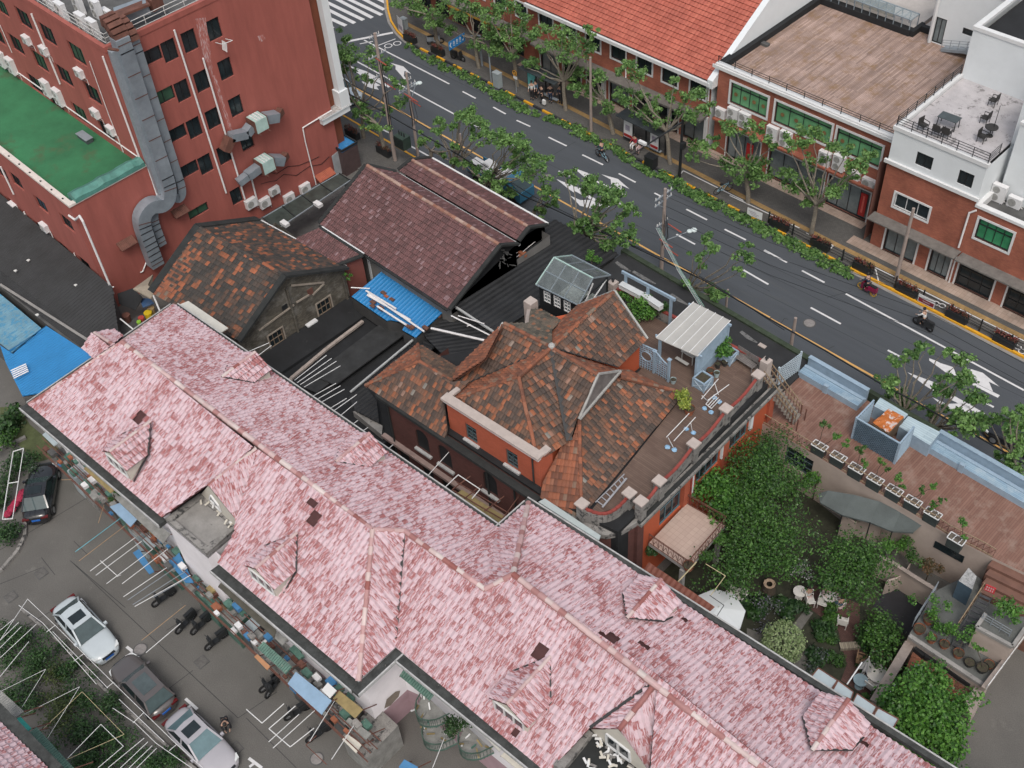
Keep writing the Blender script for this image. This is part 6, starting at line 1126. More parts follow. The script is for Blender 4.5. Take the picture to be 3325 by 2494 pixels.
t=thing('ladder','grey aluminium step ladder lying along the roof foot','ladder',tuple(T(2,2,940,980,ZD)));al=mat('aluminium',(.42,.42,.44),.4,.15,3,metal=.4)
for a,b_ in(((820,1060),(1050,835)),((875,1100),(1068,868))):m=MB();m.beam(T(2,2,*a,7.15),T(2,2,*b_,7.15),.1 if a[0]==875 else.05,.05,al);m.build('stile',t)
for f in(.05,.2,.35,.5,.65,.8,.92):m=MB();m.beam(T(2,2,820+230*f,1060-225*f,7.16),T(2,2,875+193*f,1100-232*f,7.16),.05,.04,al);m.build('rung',t)
t=thing('street_strip_roof','flat black strip roof with a mossy green edge between the villa and the road','building',(-31,43,0));m=MB();m.hex([(-38.85,36),(-34.7,40),(-23.3,40.75),(-23.3,45.5),(-38.9,45.9),(-38.9,40)],0,3.95,mat('strip_felt',(.022,.023,.025),.85,.3,.8,fine=.3,col2=(.06,.06,.06),thr=.66));m.build('flat_roof',t)
moss=mat('mossy_edge',(.035,.05,.03),.9,.4,3,fine=.4);m=MB();m.hex([(-39.1,45.85),(-23.3,45.45),(-23.3,45.8),(-39.1,46.2)],3.5,4.1,moss);m.build('mossy_edge',t)
m=MB();
for x0,y0,x1,y1 in((985,615,1100,690),(1120,690,1300,790),(1420,870,1560,960),(1980,1170,2110,1260)):
 a,b_=T(2,1,x0,y0,3.96),T(2,1,x1,y1,3.96);d=(b_-a).normalized();s=Ve((-d.y,d.x,0))
 m.face([a-s*.12,a+(b_-a)*.5-s*.22,b_-s*.06,b_+s*.05,a+(b_-a)*.4+s*.1,a+s*.1],mat('efflorescence',(.13,.13,.13),.9,.4,3,col2=(.02,.02,.02),thr=.55))
m.build('water_stain',t)
p=T(2,1,2150,1285,4);m=MB();m.box((p.x-.25,p.y-.12,3.96),(p.x+.25,p.y+.14,4.03),capst);tag(m.build('paper_scrap'),'crumpled white scrap on the black strip roof','scrap')
lf_street=leafmat('plane_leaf',(.035,.105,.02),(.20,.35,.10));lf_dark=leafmat('dark_leaf',(.008,.032,.010),(.045,.115,.025));lf_mid=leafmat('garden_leaf',(.010,.045,.008),(.085,.20,.030))
lf_bright=leafmat('bright_leaf',(.02,.085,.010),(.13,.30,.045));lf_var=leafmat('variegated_leaf',(.12,.20,.06),(.42,.50,.27));lf_yel=leafmat('yellow_leaf',(.14,.22,.03),(.38,.42,.07));lf_red=leafmat('red_leaf',(.05,.05,.02),(.20,.10,.05));lf_olive=leafmat('olive_leaf',(.02,.045,.012),(.09,.12,.03))
barkm=mat('plane_bark',(.20,.175,.14),.9,.25,5,col2=(.36,.33,.28),thr=.56,fine=.3);barkd=mat('dark_bark',(.07,.055,.04),.9,.3,5)
def leaves(mb,c,r,n,mt,size=.2,sq=.75,shade=0,shell=.45,up=.6,fold=True):
 """leaf sized faces spread through a clump"""
 c=Ve(c)
 for _ in range(n):
  d=Ve((random.gauss(0,1),random.gauss(0,1),random.gauss(0,1)))
  if d.length<.01:continue
  d.normalize();k=r*(shell+(1-shell)*random.random()**.7)*(1+random.gauss(0,.1));p=c+Ve((d.x*k,d.y*k,d.z*k*sq))
  nrm=(d*.6+Ve((random.gauss(0,.5),random.gauss(0,.5),up+random.gauss(0,.35)))).normalized();a=nrm.orthogonal().normalized();b=nrm.cross(a);t=random.random()*6.28
  u_=a*cos(t)+b*sin(t);v_=nrm.cross(u_);s=size*uni(.6,1.25)
  col=min(1,max(0,random.gauss(.42+shade,.24)))
  mb.face([p-u_*s*.5,p-v_*s*.36+nrm*s*.06,p+u_*s*.55,p+v_*s*.36+nrm*s*.06],mt,None,col if col!=.5 else.51)
def limb(mb,a,b,r0,r1,mt,k=4,wob=.08):
 a,b=Ve(a),Ve(b);P=[a]
 for i in range(1,k):f=i/k;P.append(a+(b-a)*f+Ve((uni(-wob,wob),uni(-wob,wob),uni(-wob,wob)*.5))*(b-a).length*.5)
 P.append(b)
 for i in range(k):f0,f1=i/k,(i+1)/k;mb.tube(P[i],P[i+1],r0+(r1-r0)*f0,r0+(r1-r0)*f1,mt,7,False)
def tree(name,label,base,fork,clumps,leafm,cat='tree',group=None,r0=.16,size=.2,bark=None,sq=.75,limbs=True,knob=True):
 """base, fork: points; clumps: (centre, radius, leaves)"""
 t=thing(name,label,cat,tuple(base),0,group);tm=MB();bark=bark or barkm;base,fork=Ve(base),Ve(fork);limb(tm,base,fork,r0*1.25,r0,bark,3,.05)
 cm=MB()
 for c,r,n in clumps:
  c=Ve(c)
  if limbs:mid=fork+(c-fork)*.55+Ve((0,0,-.15*(c-fork).length*.3));limb(tm,fork,mid,r0*.5,r0*.34,bark,3,.12);limb(tm,mid,c-zv(r*.2),r0*.34,r0*.12,bark,3,.12)
  if knob and limbs:tm.ball(mid,r0*.55,bark,6,4,1,.15)
  sub=max(1,int(n/42));sh=uni(-.12,.12)
  for _ in range(sub):
   d=Ve((random.gauss(0,.5),random.gauss(0,.5),random.gauss(0,.35)*sq));leaves(cm,c+d*r,r*.5,n//sub,leafm,size,sq,sh+uni(-.2,.2),.1)
 tm.build('trunk',t);cm.build('crown',t);return t
def bush(name,label,c,rx,n,leafm,size=.12,h=None,cat='bush',group=None,sub=6,sq=.8,stem=True):
 c=Ve(c);t=thing(name,label,cat,(c.x,c.y,max(0,c.z-(h or rx))),0,group);m=MB();s=MB()
 if stem:s.tube((c.x,c.y,c.z-(h or rx)),c,.04,.03,barkd,5);s.build('stem',t)
 if name=='ball_shrub':leaves(m,c,rx*.95,n,leafm,size,1,.05,.88);sub=0
 for _ in range(sub):
  d=Ve((random.gauss(0,.42),random.gauss(0,.42),random.gauss(0,.32)*sq));leaves(m,c+d*rx,rx*.55,n//sub,leafm,size,sq,uni(-.22,.22),.2)
 m.build('leaves',t);return t
ZT3=3.8;pinkw=mat('pale_plaster',(.40,.33,.29),.85,.12,.8,col2=(.26,.22,.2),thr=.64);decko=brickmat('orange_deck',(.17,.085,.062),(.23,.125,.095),(.09,.05,.04),2.6,.13,.7,dirt=(.27,.19,.155),var=.15)
t3b=thing('terrace_building','low building by the road with a reddish deck roof and long blue benches','building',(-15,43,0))
D=[T(3,2,60,395,ZT3),T(3,2,1500,1255,ZT3),T(3,2,1590,1310,ZT3),T(3,2,1960,1500,ZT3),T(3,2,2300,1690,ZT3)]
yo=45.4;m=MB();pl=[(-24.6,D[0].y),(D[1].x,D[1].y),(D[2].x,D[2].y),(D[3].x,D[3].y),(-3,D[4].y+.6),(-3,yo-.4),(-24.6,yo-.1)]
m.hex(pl,ZT3-.2,ZT3,pinkw,mtop=decko);
m.build('deck_roof',t3b)
dk_=bpy.data.objects['deck_roof']
for p_ in dk_.data.polygons:
 if p_.normal.z>.9:
  for li in p_.loop_indices:co=dk_.data.vertices[dk_.data.loops[li].vertex_index].co;dk_.data.uv_layers[0].data[li].uv=(co.y,co.x)
IA,IB=Ve((-24.6,D[0].y+.02,0)),Ve((D[1].x,D[1].y+.02,0));s0,z0=TW(3,2,320,600,IA,IB);s1,z1=TW(3,2,500,830,IA,IB)
m=MB();wallh(m,IA,IB,0,ZT3-.2,pinkw,[(s0,s1+.1,1.7,3.2)],.15);wallh(m,IB,(D[3].x,D[3].y+.02),0,ZT3-.2,pinkw,[],.15);wallh(m,(D[3].x,D[3].y+.02),(-3,D[4].y+.6),0,ZT3-.2,pinkw,(),.1);m.hex([(-24.6,yo-.3),(-3,yo-.6),(-3,yo-.4),(-24.6,yo-.1)],0,ZT3-.25,pinkw);m.build('wall',t3b)
window(t3b,IA,IB,(s0,s1+.1,1.7,3.2),mat('teal_grey_frame',(.06,.09,.10)),glassd,.06,3,3,.1)
q=[TW(3,2,1490,1410,IB,D[3]),TW(3,2,1710,1570,IB,D[3])]
eI=(Ve((D[3].x,D[3].y,0))-Ve((IB.x,IB.y,0))).normalized();nI=Ve((eI.y,-eI.x,0));a,b_=Ve((IB.x,IB.y,0))+eI*q[0][0]+nI*.02,Ve((IB.x,IB.y,0))+eI*q[1][0]+nI*.02
m=MB();m.hex([(a.x,a.y),(b_.x,b_.y),(b_.x+nI.x*.03,b_.y+nI.y*.03),(a.x+nI.x*.03,a.y+nI.y*.03)],2.2,2.75,glassd);m.build('slot_window',t3b)
m=MB();m.hex([(-23.4,yo+.1),(-3,yo-.15),(-3,yo+.12),(-23.4,yo+.4)],3.4,4.25,moss);m.build('mossy_gutter',t3b)
m=MB()
for i in range(4):q=[T(3,2,1960+10,1500+i*35,ZT3-.0),T(3,2,2300,1690+i*35,ZT3)];dy=-.45*i;m.hex([(q[0].x,D[3].y-.45*(i+1)),(-3,D[4].y+.6-.45*(i+1)),(-3,D[4].y+.6-.45*i),(q[0].x,D[3].y-.45*i)],0,ZT3-.18*(i+1),mat('step_brown',(.15,.075,.055),.8,.2,2))
m.build('broad_step',t3b)
wood_b=brickmat('blue_boards',(.20,.30,.40),(.27,.38,.47),(.10,.16,.22),2.5,.12,.7,dirt=(.34,.42,.48),var=.15)
def longbench(lab,x0,x1,y0):
 t=thing('long_bench',lab,'bench',((x0+x1)/2,y0,ZT3),0,'blue benches along the road side of the terrace');k_=-.012
 m=MB();m.hex([(x0,y0+k_*x0),(x1,y0+k_*x1),(x1,y0+.55+k_*x1),(x0,y0+.55+k_*x0)],ZT3,ZT3+.45,bluew,mtop=wood_b);m.build('seat',t)
 m=MB();m.hex([(x0,y0+.56+k_*x0),(x1,y0+.56+k_*x1),(x1,y0+.75+k_*x1),(x0,y0+.75+k_*x0)],ZT3,ZT3+.5,bluew);m.hex([(x0,y0+.95+k_*x0),(x1,y0+.95+k_*x1),(x1,y0+1.1+k_*x1),(x0,y0+1.1+k_*x0)],ZT3,ZT3+.95,bluew);m.beam((x0,y0+1.02+k_*x0,ZT3+.98),(x1,y0+1.02+k_*x1,ZT3+.98),.28,.06,bluew);m.hex([(x0,y0+.75+k_*x0),(x1,y0+.75+k_*x1),(x1,y0+.95+k_*x1),(x0,y0+.95+k_*x0)],ZT3,ZT3+.3,bluew);m.build('backrest',t);return t
pb=T(3,2,400,62,ZT3);pe=T(3,2,2212,1112,ZT3);yb=(pb.y+pe.y)/2-.16;bl=T(3,2,875,330,ZT3).x;br2=T(3,2,1440,655,ZT3).x
for(a,b_,l)in((pb.x,bl,'blue bench left of the lattice booth'),(br2,-3,'long blue bench right of the lattice booth')):longbench(l,a,b_,yb)
for x,y in((625,150),(1705,780)):p=T(3,2,x,y+30,ZT3);t=MB();t.box((p.x-.15,p.y-.12,ZT3),(p.x+.15,p.y+.1,ZT3+.62),bluew);tag(t.build('bench_post'),'short blue post in front of the '+('left' if x<1000 else 'right')+' blue bench','post')
t=thing('lattice_booth','blue open topped lattice booth on the terrace with a tarpaulin inside','booth',tuple(T(3,2,1170,735,ZT3)));zb=ZT3+1.75;q=[T(3,2,878,388,zb),T(3,2,1222,590,zb),T(3,2,1330,462,zb),T(3,2,1015,245,zb)]
wood_d=mat('dark_blue_lattice',(.055,.09,.125),.7,.2,3)
for i,(a,b_)in enumerate(((q[0],q[1]),(q[1],q[2]),(q[0],q[3]))):
 a0,b0_=Ve((a.x,a.y,ZT3)),Ve((b_.x,b_.y,ZT3));m=MB();n_=Ve(((b0_-a0).y,-(b0_-a0).x,0)).normalized()
 m.hex([(a.x,a.y),(b_.x,b_.y),(b_.x-n_.x*.03,b_.y-n_.y*.03),(a.x-n_.x*.03,a.y-n_.y*.03)],ZT3,zb-.02,wood_d);L=(b0_-a0).length;k_=int(L/.2)
 for j in range(-9,k_):
  f0=max(0,j*.2);f1=min(L,j*.2+1.7)
  if f1<=f0:continue
  e=(b0_-a0).normalized()
  for sgn in(1,-1):
   za,zb2=((f0-j*.2),(f1-j*.2))if sgn==1 else(1.7-(f0-j*.2),1.7-(f1-j*.2));m.beam(a0+e*f0+n_*.02*sgn+n_*.03+zv(za),a0+e*f1+n_*.02*sgn+n_*.03+zv(zb2),.03,.02,bluew if i else mat('mid_blue_lattice',(.11,.16,.21),.7,.2,3))
 m.beam(a,b_,.09,.07,bluew);m.build('lattice_wall',t)
m=MB()
for p in q[:3]:m.beam((p.x,p.y,ZT3),(p.x,p.y,zb+.06),.12,.12,bluew)
m.build('corner_post',t)
m=MB();g=[T(3,2,1000,435,zb-.4),T(3,2,1130,515,zb-.4),T(3,2,1255,385,zb-.3),T(3,2,1130,320,zb-.3)];m.slab(g,.9,mat('booth_counter',(.13,.09,.06),.8,.2,3));m.build('counter',t)
orange_t=mat('orange_white_tarp',(.42,.12,.02),.5,.2,1.6,col2=(.55,.50,.48),thr=.53,bump=.5);m=MB();nn_=6
G=[[(g[0]+(g[1]-g[0])*(i/nn_))*(1-j/nn_)+(g[3]+(g[2]-g[3])*(i/nn_))*(j/nn_)+Ve((0,0,.06+uni(0,.09)))for i in range(nn_+1)]for j in range(nn_+1)]
for j in range(nn_):
 for i in range(nn_):m.face([G[j][i],G[j][i+1],G[j+1][i+1],G[j+1][i]],orange_t)
tag(m.build('orange_tarpaulin'),'crumpled orange and white tarpaulin over the counter in the booth','tarpaulin')
t=thing('board_platform','pale blue boarded platform beside and behind the lattice booth','platform',tuple(T(3,2,1400,620,ZT3)));zp2=ZT3+1.0
pale_boards=brickmat('pale_blue_boards',(.34,.44,.50),(.42,.52,.57),(.16,.24,.30),3,.16,.6,var=.15)
m=MB();g=[T(3,2,1215,455,zp2),T(3,2,1290,370,zp2),T(3,2,1545,500,zp2),T(3,2,1462,605,zp2)];m.hex([(p.x,p.y)for p in g],ZT3,zp2,bluew,mtop=pale_boards);m.build('near_block',t);m=MB();g=[T(3,2,1015,290,zp2),T(3,2,1065,222,zp2),T(3,2,1288,355,zp2),T(3,2,1240,410,zp2)];m.hex([(p.x,p.y)for p in g],ZT3,zp2-.01,bluew,mtop=pale_boards);m.build('far_block',t)
t=thing('lattice_gate','pale blue lattice gate leaning at the head of the terrace','gate',tuple(T(3,1,270,1620,ZT3)));a,b_=T(3,1,255,1490,ZT3+1.5),T(3,1,435,1345,ZT3+1.7);a.z=b_.z=ZT3+.1;m=MB();lattice(m,a,b_,ZT3+.1,lambda f:1.5+.2*f,.16,mat('pale_blue_wood',(.42,.50,.56)));m.build('lattice_panel',t);m=MB()
for p in(a,b_):m.beam(p,p+zv(1.75),.1,.1,mat('pale_blue_wood',(.42,.50,.56)))
m.build('gate_post',t)
t=thing('outdoor_stair','stone stair with tan rope railings from the villa deck down to the terrace','stair',tuple(T(3,2,260,240,ZT3)));s_t,s_b=T(3,2,165,60,6.7),T(3,2,375,420,ZT3);s_t2,s_b2=T(3,2,225,75,6.7),T(3,2,415,360,ZT3);n=12
stepm=mat('stair_stone',(.20,.18,.16),.85,.25,3);ropem=mat('tan_rope',(.27,.20,.13),.85,.25,5)
L0=Ve((-23.1,41.2,7.0));L1=Ve((-19.9,41.6,ZT3));wv=Ve((0,1.1,0));L0=T(3,2,125,105,6.9);L1=T(3,2,380,440,ZT3);wv=(T(3,2,430,370,ZT3)-L1);wv.z=0;m=MB()
for i in range(n):p,q2=L0+(L1-L0)*i/n,L0+(L1-L0)*(i+1)/n;m.hex([(p.x,p.y),(q2.x,q2.y),(q2.x+wv.x,q2.y+wv.y),(p.x+wv.x,p.y+wv.y)],p.z-.35,p.z-.05,stepm)
m.build('flight',t)
for off in(zv(0),wv):
 m=MB()
 for zz_ in(.5,.95):m.beam(L0+off+zv(zz_),L1+off+zv(zz_),.05,.05,ropem)
 for i in range(n+1):p=L0+off+(L1-L0)*i/n;m.beam(p,p+zv(.97),.03,.03,rust)
 for i in range(n):p=L0+off+(L1-L0)*i/n;q2=L0+off+(L1-L0)*(i+1)/n;m.beam(p+zv(.1),q2+zv(.9),.02,.02,ropem)
 m.build('railing',t)
for x,y,l in((355,440,'left'),(460,405,'right'),(425,370,'middle'),(395,490,'front')):p=T(3,2,x,y,ZT3);m=MB();m.tube(p,p+zv(.9),.04,.04,rust);m.ball(p+zv(.95),.06,rust,6,4);tag(m.build('iron_post'),l+'most of the rusty iron posts at the foot of the outdoor stair' if l in('left','right')else l+' rusty iron post at the foot of the outdoor stair','post')
r=thing('edge_railing','rusty iron railing along the garden edge of the reddish terrace','railing',tuple(D[0]));pts=[(-24.4,D[0].y+.1,ZT3),(D[1].x,D[1].y+.1,ZT3),(D[2].x,D[2].y+.05,ZT3),(D[3].x-.6,D[3].y-.0,ZT3),(D[3].x,D[3].y+.0,ZT3)]
def ironrail(name,root,pts,h=.75,step=.3):
 m=MB()
 for i in range(len(pts)-1):
  a,b_=Ve(pts[i]),Ve(pts[i+1]);L=(b_-a).length;k_=max(1,int(L/step))
  for zz_ in(.06,h):m.beam(a+zv(zz_),b_+zv(zz_),.045,.04,ropem)
  for j in range(k_+1):p=a+(b_-a)*j/k_;m.beam(p,p+zv(h),.018,.018,rust)
  for j in range(k_):m.beam(a+(b_-a)*j/k_+zv(.1),a+(b_-a)*(j+1)/k_+zv(h-.08),.02,.02,rust)
 return m.build(name,root)
ironrail('rail_run',r,pts)
names=['first','second','third','fourth','fifth','sixth','seventh']
px=[(583,605),(733,692),(880,785),(1028,872),(1180,960),(1330,1048),(1487,1145),(1675,1350)];PLP=[]
for i,(x,y)in enumerate(px):
 p=T(3,2,x,y,ZT3+.72);PLP.append(p);t=thing('edge_planter',(names[i]+' white rimmed planter counted from the stair' if i<7 else 'lone white rimmed planter beyond the railing jog'),'planter',(p.x,p.y,ZT3),.02,'white rimmed planters along the terrace railing')
 m=MB();m.box((-.4,-.2,-.05),(.4,.2,.66),mat('dark_planter',(.04,.05,.05),.7,.3,4));m.build('box',t,local=True);m=MB()
 for a,b_ in(((-.43,-.24),(.43,-.24)),((.43,-.24),(.43,.24)),((.43,.24),(-.43,.24)),((-.43,.24),(-.43,-.24)),((-.15,-.24),(-.1,.24)),((.2,-.24),(.22,.24))):m.beam((*a,.7),(*b_,.7),.045,.045,wt_)
 m.build('rim',t,local=True);m=MB();m.box((-.38,-.18,.62),(.38,.18,.665),mat('dry_soil',(.12,.10,.08),.95,.4,8));m.build('soil',t,local=True)
PX=[(625,440,.42,0),(695,545,.34,0),(785,600,.3,1),(905,645,.38,2),(945,745,.3,2),(1075,752,.3,3),(1130,795,.25,3),(1203,855,.36,4),(1240,920,.22,4),(1412,960,.25,5),(1492,940,.28,5),(1490,1075,.28,6),(1562,1037,.22,6),(1742,1220,.45,7),(1740,1330,.25,7)]
for i,(x,y,s,k_)in enumerate(PX):
 base=PLP[k_];p=TV(3,2,x,y,base.y);p.z=min(p.z,6.6);t=thing('thin_plant',('leafiest' if s>.4 and i==0 else 'thin')+' leafy stem rising from the '+(names[k_]if k_<7 else 'lone')+' planter'+(', upper tuft' if i and PX[i-1][3]!=k_ else ', lower tuft'),'plant',tuple(base),0,'thin plants over the terrace planters');m=MB();limb(m,(base.x+uni(-.3,.3),base.y,base.z),p,.02,.012,barkd,3,.1);m.build('stem',t);m=MB()
 for _ in range(4):leaves(m,p+Ve((random.gauss(0,s*.4),random.gauss(0,s*.3),random.gauss(0,s*.4))),s*.5,int(90*s),lf_bright if i%3 else lf_mid,.13,.8,0,.1)
 m.build('leaves',t)
canv=mat('grey_canvas',(.08,.095,.095),.8,.2,1,fine=.2);t=thing('canvas_canopy','scalloped dark grey canvas canopy over the garden door','canopy',tuple(T(3,2,900,1150,2.4)))
top=[T(3,2,x,y,3.3)for x,y in((650,965),(860,1000),(1060,1052),(1230,1140),(1395,1245))];bot=[T(3,2,x,y,2.6)for x,y in((585,1060),(760,1160),(985,1218),(1160,1290),(1330,1300))];m=MB()
for i in range(4):m.face([bot[i],bot[i+1],top[i+1],top[i]],canv)
m.face([T(3,2,570,990,2.9),bot[0],top[0]],canv);
for i in range(4):m.face([bot[i]+zv(-.12),bot[i+1]+zv(-.12),bot[i+1],bot[i]],canv)
m.build('canvas',t,smooth=True);m=MB()
for p in(bot[1],bot[2],bot[3]):m.tube((p.x,p.y,0),p,.04,.04,bk_)
m.build('post',t)
m=MB()
for x0,x1 in((740,850),(865,1060),(1070,1150)):p,q2=T(3,2,x0,1240,1.0),T(3,2,x1,1300,1.0);m.hex([(p.x,p.y),(q2.x,q2.y),(q2.x,q2.y+.1),(p.x,p.y+.1)],0,1.9,pinkw)
tag(m.build('low_wall_panels'),'beige wall panels between posts below the grey canopy','wall')
gpath=mat('garden_path',(.13,.125,.115),.9,.2,3,fine=.3);gbrick=brickmat('garden_pavers',(.075,.035,.03),(.10,.048,.04),(.04,.025,.02),.2,.1,.8)
gd=mat('garden_soil',(.03,.032,.02),.95,.4,2,fine=.3);m=MB();m.hex([(-21.8,24.6),(-5.5,26.2),(-6.5,35),(-9.5,38.6),(-22.2,40.2)],0,.02,gd);struct(m.build('garden_soil'))
def gpoly(name,pts,mt,z=.03):q=[T(3,3,x,y,z)for x,y in pts];a=sum(q[i].x*q[(i+1)%len(q)].y-q[(i+1)%len(q)].x*q[i].y for i in range(len(q)));q=q if a>0 else q[::-1];m=MB();m.face(q,mt,[(p.x,p.y)for p in q]);return struct(m.build(name))
gpoly('garden_path',[(0,540),(150,600),(380,500),(470,390),(530,420),(430,560),(480,760),(540,900),(500,990),(380,830),(330,790),(0,800)],gpath,.032);gpoly('paved_patio',[(540,200),(900,350),(900,700),(1000,800),(1200,800),(1050,1150),(750,960),(800,830),(760,700),(730,560),(550,420),(430,330)],gbrick,.034);gpoly('dark_patio',[(1080,250),(1250,80),(1480,250),(1300,620),(1000,380)],mat('dark_floor',(.02,.02,.024),.8,.3,2),.036)
m=MB();a,b_=T(3,3,740,690,.15),T(3,3,900,680,.15);m.beam(a,b_,.4,.2,brickmat('step_stone',(.3,.26,.2),(.2,.17,.13),(.1,.09,.08),.2,.1));tag(m.build('stone_step'),'pale stone step across the brick garden path','step')
coping=mat('wall_coping',(.27,.225,.20),.85,.25,1.5,col2=(.42,.38,.36),thr=.62);t=thing('garden_wall','low garden wall with a pale worn coping beside the parasols','wall',tuple(T(3,3,1180,880,0)));a,b_=T(3,3,1300,660,2.0),T(3,3,1020,1130,2.0);d=(b_-a).normalized();s=Ve((-d.y,d.x,0));m=MB();m.hex([tuple((a-s*.14)[:2]),tuple((b_-s*.14)[:2]),tuple((b_+s*.14)[:2]),tuple((a+s*.14)[:2])],0,1.9,pinkw);m.build('wall_body',t);m=MB();m.hex([tuple((a-s*.24)[:2]),tuple((b_-s*.24)[:2]),tuple((b_+s*.24)[:2]),tuple((a+s*.24)[:2])],1.9,2.0,coping);m.build('coping',t)
t=thing('garden_ledge','pale coped ledge curving along the terrace building planting bed','wall',tuple(T(3,3,1400,160,0)));P=[T(3,2,1050,1490,1.9),T(3,2,1160,1540,1.9),T(3,3,1300,110,1.9),T(3,3,1510,240,1.9)];m=MB();m2=MB()
for i in range(3):
 a,b_=P[i],P[i+1];m.hex([(a.x,a.y),(b_.x,b_.y),(b_.x,b_.y+.15),(a.x,a.y+.15)],0,1.85,pinkw);m2.beam(a,b_,.22,.12,coping)
m.build('wall_body',t);m2.build('coping',t);m=MB();P=[T(3,3,1080,270,.1),T(3,3,1150,250,.1),T(3,3,1220,210,.1),T(3,3,1270,120,.1)]
for i in range(3):m.hex([(P[i].x,P[i].y),(P[i+1].x,P[i+1].y),(P[i+1].x,P[i+1].y+.2),(P[i].x,P[i].y+.2)],0,1.3,pinkw)
m.build('curved_wall',t)
GB=[('ball_shrub','pale variegated ball shrub clipped round beside the garden path',(3,3,290,650,1.05),1.12,2600,lf_var,.13,12),('bush','dark citrus bush dotted with pale yellow green leaves',(3,3,1110,540,1.6),1.6,2600,lf_mid,.16,9),('bush','dark bush behind the rattan chairs beside the garden wall',(3,3,1050,720,.7),1.0,900,lf_dark,.16,5),('bush','long planting of dark leaves right of the curved path',(3,3,590,560,.35),.8,800,lf_dark,.2,5),('bush','lower planting of dark and grey leaves by the curved path',(3,3,560,730,.3),.75,700,lf_dark,.2,5),('bush','small dark bush between the two seated groups',(3,3,660,400,.6),.7,700,lf_mid,.16,4),('bush','grassy dark clump left of the ball shrub',(3,3,60,370,.4),1.0,700,lf_dark,.26,4),('bush','dark clump between ball shrub and the seated woman',(3,3,300,390,.4),.9,700,lf_dark,.24,4),('bush','small round box bush at the path edge',(3,3,430,350,.5),.42,400,lf_dark,.1,5),('bush','green bamboo tuft below the canopy end',(3,2,1180,1380,1.7),.7,500,lf_bright,.14,4),('bush','dark green tuft on the ledge bed',(3,2,1330,1470,1.7),.7,500,lf_mid,.14,4),('bush','reddish bush at the end of the ledge bed',(3,2,1470,1570,1.8),.6,450,lf_red,.14,4),('bush','lavender grey flower patch below the grassy clumps',(3,3,180,480,.25),1.1,900,leafmat('lavender_leaf',(.04,.06,.03),(.26,.24,.34)),.12,6),('bush','lavender speckled patch right of the path',(3,3,560,800,.25),.8,500,leafmat('lavender_leaf2',(.04,.07,.03),(.2,.2,.26)),.12,4),('bush','white flowering shrub in the dark gap between the big trees',(3,3,470,80,1.0),.8,260,leafmat('white_petals',(.03,.06,.03),(.85,.85,.85)),.12,4),('bush','climbing plant hanging from the terrace wall beside the window',(3,2,560,880,2.0),.8,700,lf_bright,.17,5),('bush','small plant at the foot of the garden wall end',(3,3,985,1090,.5),.35,250,lf_mid,.13,3),('bush','clipped low hedge strip along the brick path',(3,3,690,800,.3),.55,800,lf_mid,.09,5),('bush','clipped low hedge strip beside the upper brick path',(3,3,680,630,.3),.5,700,lf_mid,.09,5),('bush','round dark bush at the bend of the dark patio',(3,3,940,620,.3),.6,600,lf_dark,.12,5)]
for nm,l,(c,r,x,y,z),rx,n,lm,sz,sub in GB:bush(nm,l,T(c,r,x,y,z),rx,n,lm,sz,cat='shrub',sub=sub,h=z,sq=.95 if nm=='ball_shrub' else.7)
def gtree(lab,base,fork,cl,lm,size,**k):
 b_=T(*base,0);f=b_+(T(*fork)-b_)*.55;tree('garden_tree',lab,b_,f,[(T(*c[:5]),c[5],c[6])for c in cl],lm,size=size,bark=barkd,knob=False,**k)
gtree('big dark evergreen filling the garden corner below the villa facade',(2,2,2150,1150),(2,2,2100,900,4.5),[(2,2,2060,800,4.4,1.4,2200),(2,2,2190,640,4.2,1.0,1300),(3,2,150,700,5,1.6,2400),(3,2,60,950,4.8,1.7,2400),(3,2,330,930,3.9,1.2,1500),(2,2,2180,860,5.0,1.4,2000)],lf_mid,.14,r0=.2)
gtree('bright green fan leaved tree in front of the villa facade',(2,2,1950,1150),(2,2,1880,1000,3.5),[(2,2,1760,930,4.3,1.1,1100),(2,2,1900,990,4.4,1.1,1200),(2,2,1990,1110,4.0,1.0,900),(2,2,1820,1100,3.8,.8,600)],lf_bright,.2,r0=.12)
gtree('dark garden tree in the middle with the pruned stump below it',(3,2,180,1450),(3,2,150,1250,3.5),[(3,2,60,1200,4.5,1.5,1900),(3,2,250,1240,4.3,1.5,1900),(3,2,100,1420,4.2,1.5,1900),(3,2,280,1500,3.9,1.2,1400),(2,3,1950,120,3.9,1.3,1400),(2,2,2050,1500,4.2,1.3,1500)],lf_mid,.14,r0=.18)
gtree('wide spreading green tree between the canopy and the seated people',(3,3,800,200),(3,2,780,1500,3),[(3,2,800,1460,4.0,1.5,2100),(3,2,1000,1540,3.7,1.3,1600),(3,3,700,130,3.6,1.2,1500),(3,3,900,190,3.6,1.3,1600)],lf_mid,.14,r0=.15)
gtree('large bright green tree at the lower right corner beside the lane',(3,3,1430,1350),(3,3,1430,1250,2.5),[(3,3,1300,1080,3.6,1.1,1100),(3,3,1420,960,3.7,.9,800),(3,3,1570,1060,3.7,1.1,1100),(3,3,1620,1240,3.6,1.1,1100),(3,3,1400,1230,4.2,1.3,1600),(3,3,1240,1240,3.5,1.0,900),(3,3,1500,1400,3.7,1.2,1200),(3,3,1340,1400,3.5,1.1,1000),(3,3,1560,1540,3.2,1.0,800),(3,3,1150,1130,3.1,.6,400),(3,3,1660,1420,3.0,.8,500)],lf_bright,.2,r0=.18)
